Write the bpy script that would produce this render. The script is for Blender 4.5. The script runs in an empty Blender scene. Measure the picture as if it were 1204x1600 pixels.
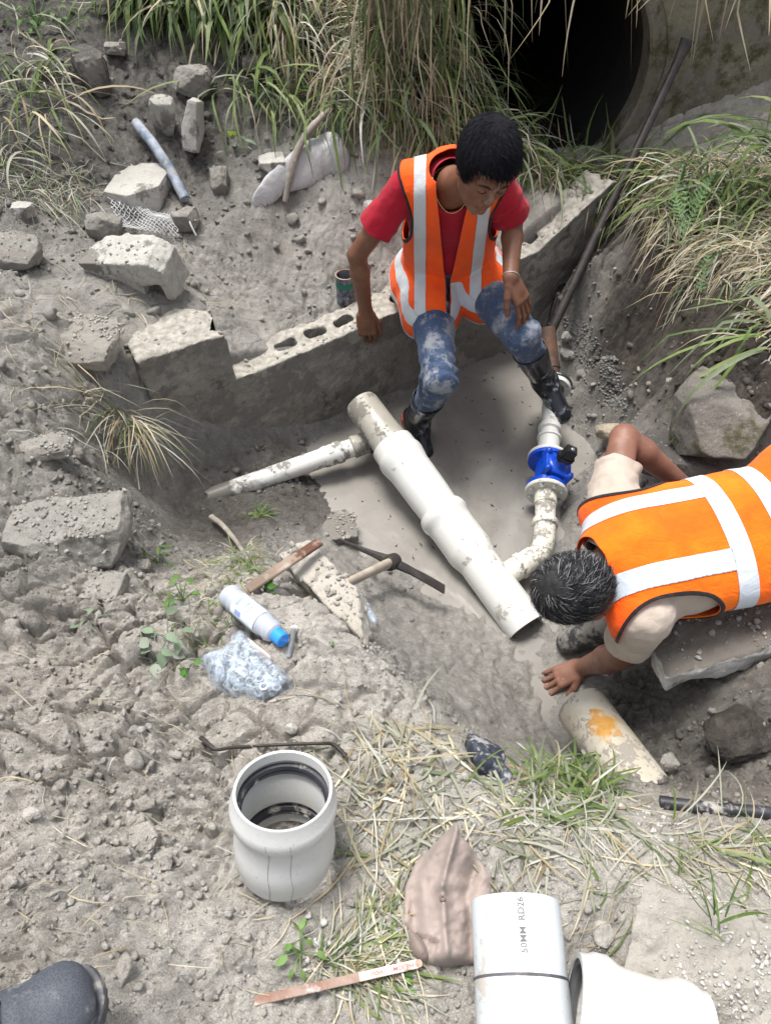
import bpy, bmesh, math, random
import numpy as np
from mathutils import Vector, Matrix, Euler, Quaternion
random.seed(7); RNG = np.random.default_rng(7)
R = math.radians
SC = bpy.context.scene; COL = SC.collection
# ---------------- camera ----------------
cam = bpy.data.cameras.new('camera'); cam_o = bpy.data.objects.new('camera', cam); COL.objects.link(cam_o)
cam_o.location = (0, 0, 1.5); cam_o.rotation_euler = (R(40), 0, 0)
cam.sensor_fit = 'VERTICAL'; cam.sensor_height = 36; cam.lens = 36*1100/1600
cam.clip_start = .02; cam.clip_end = 300
SC.camera = cam_o
# ---------------- world, sun, exposure ----------------
w = bpy.data.worlds.new('World'); SC.world = w; w.use_nodes = True
nt = w.node_tree; bg = nt.nodes['Background']
sky = nt.nodes.new('ShaderNodeTexSky'); sky.sky_type = 'NISHITA'; sky.sun_disc = False
sky.sun_elevation = R(72); sky.sun_rotation = R(-35); sky.air_density = 1.5; sky.dust_density = 4
hs = nt.nodes.new('ShaderNodeHueSaturation'); hs.inputs['Saturation'].default_value = .3
nt.links.new(sky.outputs[0], hs.inputs['Color']); nt.links.new(hs.outputs[0], bg.inputs[0])
bg.inputs[1].default_value = .115
sl = bpy.data.lights.new('sun', 'SUN'); sl.energy = 2.7; sl.angle = R(20); sl.color = (1, .96, .91)
so = bpy.data.objects.new('sun', sl); COL.objects.link(so)
# soft light from high above, a little from the far left
sd = Vector((math.sin(R(-35))*math.cos(R(72)), math.cos(R(-35))*math.cos(R(72)), math.sin(R(72))))
so.rotation_euler = (-sd).to_track_quat('-Z', 'Y').to_euler()
SC.view_settings.view_transform = 'Standard'; SC.view_settings.look = 'None'
SC.view_settings.exposure = .85; SC.view_settings.gamma = 1
SC.cycles.max_bounces = 6; SC.cycles.use_denoising = True
# ---------------- helpers: where a photo point lies in the world ----------------
TH = R(50); FOC = 1100.; CAM = np.array([0, 0, 1.5])
FW = np.array([0, math.cos(TH), -math.sin(TH)]); UP = np.array([0, math.sin(TH), math.cos(TH)])
def ray(px, py): return FW + np.array([(px-602)/FOC, 0, 0]) + (800-py)/FOC*UP
def Pz(px, py, z):
    d = ray(px, py); return CAM + d*((z-CAM[2])/d[2])
def PD(px, py, dep): return CAM + ray(px, py)*dep
def Py(px, py, y):
    d = ray(px, py); return CAM + d*(y/d[1])
def V3(a): return Vector((float(a[0]), float(a[1]), float(a[2])))
def nrm(v):
    v = np.asarray(v, float); return v/np.linalg.norm(v)
# ---------------- noise in numpy ----------------
def hsh(ix, iy, iz=0, s=0):
    h = (ix.astype(np.int64)*374761393 + iy.astype(np.int64)*668265263 + np.asarray(iz).astype(np.int64)*2147483647 + s*1274126177) & 0xffffffff
    h = ((h ^ (h >> 13))*1274126177) & 0xffffffff
    h = ((h ^ (h >> 16))*2246822519) & 0xffffffff
    return ((h ^ (h >> 15)) & 0xffffff)/float(0xffffff)
def vn2(x, y, s=0):
    ix = np.floor(x); iy = np.floor(y); fx = x-ix; fy = y-iy
    fx = fx*fx*(3-2*fx); fy = fy*fy*(3-2*fy)
    a = hsh(ix, iy, 0, s); b = hsh(ix+1, iy, 0, s); c = hsh(ix, iy+1, 0, s); d = hsh(ix+1, iy+1, 0, s)
    return (a*(1-fx)+b*fx)*(1-fy) + (c*(1-fx)+d*fx)*fy
def fbm2(x, y, o=4, s=0):
    r = 0; a = .5
    for k in range(o):
        r = r + a*(vn2(x, y, s+k)*2-1); x = x*2.03+5.1; y = y*2.01+3.7; a *= .5
    return r
def vn3(p, s=0):
    i = np.floor(p); f = p-i; f = f*f*(3-2*f)
    r = 0
    for dx in (0, 1):
        for dy in (0, 1):
            for dz in (0, 1):
                w_ = (f[:, 0] if dx else 1-f[:, 0])*(f[:, 1] if dy else 1-f[:, 1])*(f[:, 2] if dz else 1-f[:, 2])
                r = r + w_*hsh(i[:, 0]+dx, i[:, 1]+dy, i[:, 2]+dz, s)
    return r*2-1
def fbm3(p, o=3, s=0):
    r = 0; a = .5
    for k in range(o):
        r = r+a*vn3(p, s+k); p = p*2.03+3.3; a *= .5
    return r
def worley(x, y, s=0):
    ix = np.floor(x); iy = np.floor(y); f1 = np.full(x.shape, 9.); f2 = np.full(x.shape, 9.); idv = np.zeros(x.shape)
    for dx in (-1, 0, 1):
        for dy in (-1, 0, 1):
            cx = ix+dx; cy = iy+dy
            px = cx+hsh(cx, cy, 0, s); py = cy+hsh(cx, cy, 0, s+1)
            d = np.hypot(px-x, py-y); n = d < f1
            f2 = np.where(n, f1, np.minimum(f2, d)); idv = np.where(n, hsh(cx, cy, 0, s+2), idv); f1 = np.where(n, d, f1)
    return f1, f2, idv
def sstep(a, b, x):
    t = np.clip((x-a)/(b-a), 0, 1); return t*t*(3-2*t)
# ---------------- mesh helpers ----------------
def link(name, me, m=None, parent=None, smooth=False):
    o = bpy.data.objects.new(name, me); COL.objects.link(o)
    if m is not None:
        for q in (m if isinstance(m, (list, tuple)) else [m]): me.materials.append(q)
    if parent is not None: o.parent = parent
    if smooth:
        me.polygons.foreach_set('use_smooth', [True]*len(me.polygons))
    return o
def mesh(name, V, F, m=None, parent=None, smooth=True):
    me = bpy.data.meshes.new(name)
    V = np.asarray(V, np.float32)
    if isinstance(F, np.ndarray):
        n, k = F.shape
        me.vertices.add(len(V)); me.vertices.foreach_set('co', V.ravel())
        me.loops.add(n*k); me.loops.foreach_set('vertex_index', F.astype(np.int32).ravel())
        me.polygons.add(n); me.polygons.foreach_set('loop_start', np.arange(0, n*k, k, dtype=np.int32))
        me.polygons.foreach_set('loop_total', np.full(n, k, np.int32))
        me.update(calc_edges=True)
    else:
        me.from_pydata([tuple(map(float, v)) for v in V], [], F)
    me.validate()
    return link(name, me, m, parent, smooth)
def vattr(o, name, arr):
    a = o.data.attributes.new(name, 'FLOAT', 'POINT'); a.data.foreach_set('value', np.asarray(arr, np.float32).ravel())
def cattr(o, name, arr):
    arr = np.asarray(arr, np.float32)
    if arr.shape[1] == 3: arr = np.hstack([arr, np.ones((len(arr), 1), np.float32)])
    a = o.data.color_attributes.new(name, 'FLOAT_COLOR', 'POINT'); a.data.foreach_set('color', arr.ravel())
def bmo(name, bm, m=None, parent=None, smooth=False):
    me = bpy.data.meshes.new(name); bmesh.ops.recalc_face_normals(bm, faces=bm.faces); bm.to_mesh(me); bm.free()
    return link(name, me, m, parent, smooth)
def autos(o, ang=35):
    bm = bmesh.new(); bm.from_mesh(o.data)
    for f in bm.faces: f.smooth = True
    for e in bm.edges:
        if len(e.link_faces) == 2 and e.calc_face_angle(0) > R(ang): e.smooth = False
    bm.to_mesh(o.data); bm.free(); return o
def thing(name, label, cat, loc=(0, 0, 0), group=None):
    o = bpy.data.objects.new(name, None); COL.objects.link(o); o.empty_display_size = .05
    o.location = V3(loc); o['label'] = label; o['category'] = cat
    if group: o['group'] = group
    return o
def tag(o, label, cat, group=None):
    o['label'] = label; o['category'] = cat
    if group: o['group'] = group
    return o
def kind(o, k, label=None, cat=None):
    o['kind'] = k
    if label: o['label'] = label; o['category'] = cat
    return o
def under(root, o):          # parent keeping the world place (roots are unrotated)
    o.parent = root; me = o.data
    me.transform(Matrix.Translation(-root.location)); return o
def frames(P):
    P = [np.asarray(p, float) for p in P]; n = len(P); T = []
    for i in range(n): T.append(nrm(P[min(i+1, n-1)]-P[max(i-1, 0)]))
    r = np.cross(T[0], [0, 0, 1.]);
    if np.linalg.norm(r) < 1e-3: r = np.array([1., 0, 0])
    r = nrm(r); out = []
    for i in range(n):
        r = nrm(r-T[i]*np.dot(r, T[i])); out.append((P[i], T[i], r, np.cross(r, T[i])))
    return out
def tube_vf(P, rad, n=12, cap=True, sx=1., noise=0):
    fr = frames(P); V = []; F = []
    if np.isscalar(rad): rad = [rad]*len(P)
    for (p, t, a, b), r_ in zip(fr, rad):
        for k in range(n):
            an = 2*math.pi*k/n; q = r_*(1+noise*random.uniform(-1, 1))
            V.append(p+a*math.cos(an)*q*sx+b*math.sin(an)*q)
    m_ = len(P)
    for i in range(m_-1):
        for k in range(n):
            k2 = (k+1) % n; F.append([i*n+k, i*n+k2, (i+1)*n+k2, (i+1)*n+k])
    if cap: F.append(list(range(n))[::-1]); F.append([(m_-1)*n+k for k in range(n)])
    return V, F
def tube(name, P, rad, m, parent=None, n=12, cap=True, sx=1., noise=0, smooth=True):
    V, F = tube_vf(P, rad, n, cap, sx, noise); o = mesh(name, V, F, m, parent, smooth)
    return autos(o, 50)
def smooth_path(P, k=6):
    P = [np.asarray(p, float) for p in P]; out = []
    for i in range(len(P)-1):
        p0 = P[max(i-1, 0)]; p1 = P[i]; p2 = P[i+1]; p3 = P[min(i+2, len(P)-1)]
        for j in range(k):
            t = j/k; out.append(.5*((2*p1)+(-p0+p2)*t+(2*p0-5*p1+4*p2-p3)*t*t+(-p0+3*p1-3*p2+p3)*t**3))
    out.append(P[-1]); return out
def axis_m(a, b, upv=(0, 0, 1)):
    """matrix whose Z runs from a towards b and whose X is nearest to upv"""
    z = nrm(np.asarray(b, float)-a); x = np.asarray(upv, float); x = x-z*np.dot(x, z)
    if np.linalg.norm(x) < 1e-4: x = np.array([1., 0, 0])-z*z[0]
    x = nrm(x); y = np.cross(z, x)
    M_ = Matrix.Identity(4)
    for i in range(3): M_[i][0] = x[i]; M_[i][1] = y[i]; M_[i][2] = z[i]; M_[i][3] = float(a[i])
    return M_
def lathe(name, prof, m, parent=None, n=48, M=None, smooth=True, closed=False, ang=30):
    """prof: list of (r, z); revolved about Z then moved by M"""
    V = []; F = []; L = len(prof)
    for r_, z in prof:
        for k in range(n):
            a = 2*math.pi*k/n; V.append((r_*math.cos(a), r_*math.sin(a), z))
    for i in range(L if closed else L-1):
        j = (i+1) % L
        for k in range(n):
            k2 = (k+1) % n; F.append([i*n+k, i*n+k2, j*n+k2, j*n+k])
    o = mesh(name, V, F, m, None, smooth)
    if M is not None: o.data.transform(M)
    bm = bmesh.new(); bm.from_mesh(o.data); bmesh.ops.remove_doubles(bm, verts=bm.verts, dist=1e-5)
    bmesh.ops.recalc_face_normals(bm, faces=bm.faces); bm.to_mesh(o.data); bm.free()
    autos(o, ang)
    if parent is not None: o.parent = parent
    return o
def box_bm(bm, c, s, M=None, bev=0):
    r = bmesh.ops.create_cube(bm, size=1); vs = r['verts']
    for v in vs: v.co = Vector((v.co.x*s[0]+c[0], v.co.y*s[1]+c[1], v.co.z*s[2]+c[2]))
    if bev:
        es = list({e for v in vs for e in v.link_edges})
        rr = bmesh.ops.bevel(bm, geom=es, offset=bev, segments=2, affect='EDGES'); vs = list({v for f in rr['faces'] for v in f.verts} | {v for v in vs if v.is_valid})
    if M is not None:
        for v in vs: v.co = M @ v.co
    return vs
# ---------------- surfaces grown from a distance function ----------------
TETS = [(0, 1, 3, 7), (0, 3, 2, 7), (0, 2, 6, 7), (0, 6, 4, 7), (0, 4, 5, 7), (0, 5, 1, 7)]
def sdf_vf(f, lo, hi, h, relax=2, slack=1.7):
    lo = np.asarray(lo, float); hi = np.asarray(hi, float); B = 8
    nb = np.maximum(1, np.ceil((hi-lo)/(h*B)).astype(int))
    g = np.stack(np.meshgrid(*[np.arange(k) for k in nb], indexing='ij'), -1).reshape(-1, 3)
    c = lo+(g+.5)*h*B; d = f(c); g = g[np.abs(d) < h*B*.87*slack]
    N = nb*B+1
    o = np.stack(np.meshgrid(*[np.arange(B+1)]*3, indexing='ij'), -1).reshape(-1, 3)
    cell = np.stack(np.meshgrid(*[np.arange(B)]*3, indexing='ij'), -1).reshape(-1, 3)
    cor = np.array([(k & 1, (k >> 1) & 1, (k >> 2) & 1) for k in range(8)])
    cidx = ((cell[:, None, :]+cor[None])@np.array([(B+1)**2, B+1, 1]))
    A0 = []; A1 = []; T = []; base = 0; VA = []; VB = []
    keyA = []; keyB = []; tv = []
    for s0 in range(0, len(g), 400):
        gg = g[s0:s0+400]; nodes = gg[:, None, :]*B+o[None]
        P = lo+nodes*h; val = f(P.reshape(-1, 3)).reshape(len(gg), -1)
        nid = (nodes[..., 0]*N[1]+nodes[..., 1])*N[2]+nodes[..., 2]
        cv = val[:, cidx]; ci = nid[:, cidx]; m_ = (cv.min(-1) < 0) & (cv.max(-1) >= 0)
        cv = cv[m_]; ci = ci[m_]
        for t in TETS:
            v = cv[:, t]; i_ = ci[:, t]; ins = v < 0; cnt = ins.sum(1)
            for case in (1, 2, 3):
                q = cnt == case
                if not q.any(): continue
                vv = v[q]; ii = i_[q]; order = np.argsort(~ins[q], axis=1, kind='stable')
                vv = np.take_along_axis(vv, order, 1); ii = np.take_along_axis(ii, order, 1)
                if case == 1: tris = [((0, 1), (0, 2), (0, 3))]
                elif case == 3: tris = [((3, 0), (3, 1), (3, 2))]
                else: tris = [((0, 2), (0, 3), (1, 3)), ((0, 2), (1, 3), (1, 2))]
                inn = range(case); out = range(case, 4)
                for tr in tris:
                    tv.append(np.stack([np.stack([ii[:, a], ii[:, b]], 1) for a, b in tr], 1))
                    keyA.append(np.stack([np.stack([vv[:, a], vv[:, b]], 1) for a, b in tr], 1))
                    keyB.append(np.stack([ii[:, 0], ii[:, 3]], 1))
    E = np.concatenate(tv).reshape(-1, 2); W = np.concatenate(keyA).reshape(-1, 2); IO = np.concatenate(keyB)
    sw = E[:, 0] > E[:, 1]; E[sw] = E[sw][:, ::-1]; W[sw] = W[sw][:, ::-1]
    tot = int(N.prod()); key = E[:, 0]*tot+E[:, 1]
    uk, first, inv = np.unique(key, return_index=True, return_inverse=True)
    def pos(i): return lo+np.stack([i//(N[1]*N[2]), (i//N[2]) % N[1], i % N[2]], -1)*h
    e = E[first]; w_ = W[first]; t = w_[:, 0]/(w_[:, 0]-w_[:, 1]+1e-12)
    V = pos(e[:, 0])*(1-t[:, None])+pos(e[:, 1])*t[:, None]
    F = inv.reshape(-1, 3)
    nn = np.cross(V[F[:, 1]]-V[F[:, 0]], V[F[:, 2]]-V[F[:, 0]]); dr = pos(IO[:, 1])-pos(IO[:, 0])
    fl = (nn*dr).sum(1) < 0; F[fl] = F[fl][:, ::-1]
    F = F[(F[:, 0] != F[:, 1]) & (F[:, 1] != F[:, 2]) & (F[:, 0] != F[:, 2])]
    for _ in range(relax): V = lap(V, F, .5)
    return V, F
def lap(V, F, k=.5):
    S = np.zeros_like(V); n = np.zeros(len(V))
    for a, b in ((0, 1), (1, 2), (2, 0)):
        for i in range(3): S[:, i] += np.bincount(F[:, a], V[F[:, b], i], len(V))+np.bincount(F[:, b], V[F[:, a], i], len(V))
        n += np.bincount(F[:, a], minlength=len(V))+np.bincount(F[:, b], minlength=len(V))
    n = np.maximum(n, 1)[:, None]; return V+(S/n-V)*k
def clip(V, F, g, flip=False):
    """keep the part of the surface where g > 0, cutting triangles on the g = 0 line"""
    if flip: g = -g
    ins = g[F] > 0; c = ins.sum(1); out = [F[c == 3]]; E0 = []; nv = [V]; n = len(V); gl = [g]
    for case in (1, 2):
        q = c == case
        if not q.any(): continue
        Fq = F[q]; I = ins[q]
        k = np.argmax(I if case == 1 else ~I, axis=1)
        A = Fq[np.arange(len(Fq)), k]; Bv = Fq[np.arange(len(Fq)), (k+1) % 3]; Cv = Fq[np.arange(len(Fq)), (k+2) % 3]
        def cut(a, b):
            nonlocal n
            lo_ = np.minimum(a, b); hi_ = np.maximum(a, b); key = lo_.astype(np.int64)*len(V)+hi_
            t = g[lo_]/(g[lo_]-g[hi_]); P = V[lo_]*(1-t[:, None])+V[hi_]*t[:, None]
            nv.append(P); r_ = np.arange(n, n+len(P)); n += len(P); gl.append(np.zeros(len(P))); return r_
        ab = cut(A, Bv); ac = cut(A, Cv)
        if case == 1: out.append(np.stack([A, ab, ac], 1))
        else: out.append(np.stack([ab, Bv, Cv], 1)); out.append(np.stack([ab, Cv, ac], 1))
    Vn = np.concatenate(nv); Fn = np.concatenate(out)
    key = np.round(Vn/2e-5).astype(np.int64); key = (key[:, 0]*73856093) ^ (key[:, 1]*19349663) ^ (key[:, 2]*83492791)
    uk, first, inv = np.unique(key, return_index=True, return_inverse=True)
    Fn = inv[Fn]; Vn = Vn[first]
    Fn = Fn[(Fn[:, 0] != Fn[:, 1]) & (Fn[:, 1] != Fn[:, 2]) & (Fn[:, 0] != Fn[:, 2])]
    us, inv = np.unique(Fn, return_inverse=True)
    return Vn[us], inv.reshape(-1, 3)
def normals(V, F):
    n = np.cross(V[F[:, 1]]-V[F[:, 0]], V[F[:, 2]]-V[F[:, 0]]); N = np.zeros_like(V)
    for k in range(3):
        for i in range(3): N[:, i] += np.bincount(F[:, k], n[:, i], len(V))
    return N/np.maximum(np.linalg.norm(N, axis=1), 1e-12)[:, None]
def solid(o, t, off=0):
    md = o.modifiers.new('thickness', 'SOLIDIFY'); md.thickness = t; md.offset = off; return o
def smin(a, b, k):
    h = np.clip(.5+.5*(b-a)/k, 0, 1); return b*(1-h)+a*h-k*h*(1-h)
def cap(p, a, b, ra, rb, flat=None, s=1.):
    a = np.asarray(a, float); b = np.asarray(b, float); q = p-a
    if flat is not None:
        w_ = nrm(flat); q = q+np.outer((q@w_)*(1/s-1), w_)
    ab = b-a; L = ab@ab
    t = np.clip(q@ab/L, 0, 1) if L > 1e-12 else np.zeros(len(p))
    return np.linalg.norm(q-np.outer(t, ab), axis=1)-(ra+(rb-ra)*t)
def ell(p, c, r_, Rm=None):
    q = p-np.asarray(c, float)
    if Rm is not None: q = q@Rm      # columns of Rm are the ellipsoid's axes
    r_ = np.asarray(r_, float); k0 = np.linalg.norm(q/r_, axis=1); k1 = np.linalg.norm(q/r_**2, axis=1)
    return k0*(k0-1)/np.maximum(k1, 1e-9)
def sbox(p, c, hs, Rm=None, rad=0.):
    q = p-np.asarray(c, float)
    if Rm is not None: q = q@Rm
    q = np.abs(q)-np.asarray(hs, float)+rad
    return np.linalg.norm(np.maximum(q, 0), axis=1)+np.minimum(q.max(1), 0)-rad
def sdf_obj(name, f, lo, hi, h, m=None, parent=None, relax=2):
    V, F = sdf_vf(f, lo, hi, h, relax); return mesh(name, V, F, m, parent, True)
# ---------------- materials ----------------
def mk(name):
    m = bpy.data.materials.new(name); m.use_nodes = True; n = m.node_tree
    return m, n, n.nodes['Principled BSDF']
class NT:
    def __init__(s, name): s.m, s.t, s.b = mk(name); s.tc = s.t.nodes.new('ShaderNodeTexCoord').outputs['Object']
    def n(s, ty, **k):
        x = s.t.nodes.new(ty)
        for a, v in k.items(): setattr(x, a, v)
        return x
    def L(s, a, b): s.t.links.new(a, b)
    def noise(s, sc, det=6, rough=.6, vec=None, dist=0):
        x = s.n('ShaderNodeTexNoise'); x.inputs['Scale'].default_value = sc; x.inputs['Detail'].default_value = det
        x.inputs['Roughness'].default_value = rough; x.inputs['Distortion'].default_value = dist; s.L(vec or s.tc, x.inputs['Vector']); return x.outputs['Fac']
    def ramp(s, f, a, b, inv=False):
        x = s.n('ShaderNodeMapRange'); x.clamp = True; x.interpolation_type = 'SMOOTHSTEP'
        for i, v in ((1, a), (2, b), (3, 1. if inv else 0.), (4, 0. if inv else 1.)): x.inputs[i].default_value = v
        s.L(f, x.inputs[0]); return x.outputs[0]
    def mix(s, f, a, b, mode='MIX'):
        x = s.n('ShaderNodeMix', data_type='RGBA', blend_type=mode)
        for i, v in ((0, f), (6, a), (7, b)):
            if isinstance(v, bpy.types.NodeSocket): s.L(v, x.inputs[i])
            elif isinstance(v, (int, float)): x.inputs[i].default_value = v
            else: x.inputs[i].default_value = (*v, 1) if len(v) == 3 else v
        return x.outputs[2]
    def math(s, op, a, b=0.):
        x = s.n('ShaderNodeMath', operation=op)
        for i, v in ((0, a), (1, b)):
            if isinstance(v, bpy.types.NodeSocket): s.L(v, x.inputs[i])
            else: x.inputs[i].default_value = v
        return x.outputs[0]
    def attr(s, name, out='Fac'):
        x = s.n('ShaderNodeAttribute', attribute_name=name); return x.outputs[out]
    def set(s, k, v):
        i = s.b.inputs[k]
        if isinstance(v, bpy.types.NodeSocket): s.L(v, i)
        else: i.default_value = (*v, 1) if isinstance(v, tuple) and len(v) == 3 else v
        return s
    def bump(s, h, st=.3, d=.01, prev=None):
        x = s.n('ShaderNodeBump'); x.inputs['Strength'].default_value = st; x.inputs['Distance'].default_value = d
        s.L(h, x.inputs['Height'])
        if prev is not None: s.L(prev, x.inputs['Normal'])
        s.L(x.outputs[0], s.b.inputs['Normal']); return x.outputs[0]
MUD = (.21, .195, .175); MUDL = (.36, .34, .31)
def simple(name, c1, c2=None, rough=.7, sc=8, bump=.2, bd=.003, bs=60, mud=0, mudsc=6, metal=0, mudcol=MUDL, spec=.4, fine=0):
    t = NT(name); c2 = c2 or tuple(x*.75 for x in c1)
    col = t.mix(t.ramp(t.noise(sc), .3, .7), c1, c2)
    if fine: col = t.mix(t.math('MULTIPLY', t.ramp(t.noise(bs*2, 3), .55, .7), fine), col, tuple(x*.45 for x in c1))
    rg = rough
    if mud:
        mk_ = t.ramp(t.math('ADD', t.math('MULTIPLY', t.noise(mudsc, 8, .65), .75), t.math('MULTIPLY', t.noise(mudsc*6, 4, .6), .25)), .62-mud*.3, .66-mud*.3+.04)
        col = t.mix(mk_, col, mudcol); x = t.n('ShaderNodeMix', data_type='FLOAT'); t.L(mk_, x.inputs[0]); x.inputs[2].default_value = rough; x.inputs[3].default_value = .85; rg = x.outputs[0]
        t.set('Metallic', t.math('MULTIPLY', t.math('SUBTRACT', 1., mk_), metal)) if metal else None
    elif metal: t.set('Metallic', metal)
    t.set('Base Color', col).set('Roughness', rg).set('Specular IOR Level', spec)
    if bump: t.bump(t.noise(bs, 5), bump, bd)
    return t.m
# ---------------- ground: heights sampled at places seen in the photo ----------------
WX0, WX1 = -.86, .97
def wall_y(x): return 2.485+.609*x
WATER = -.65
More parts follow.
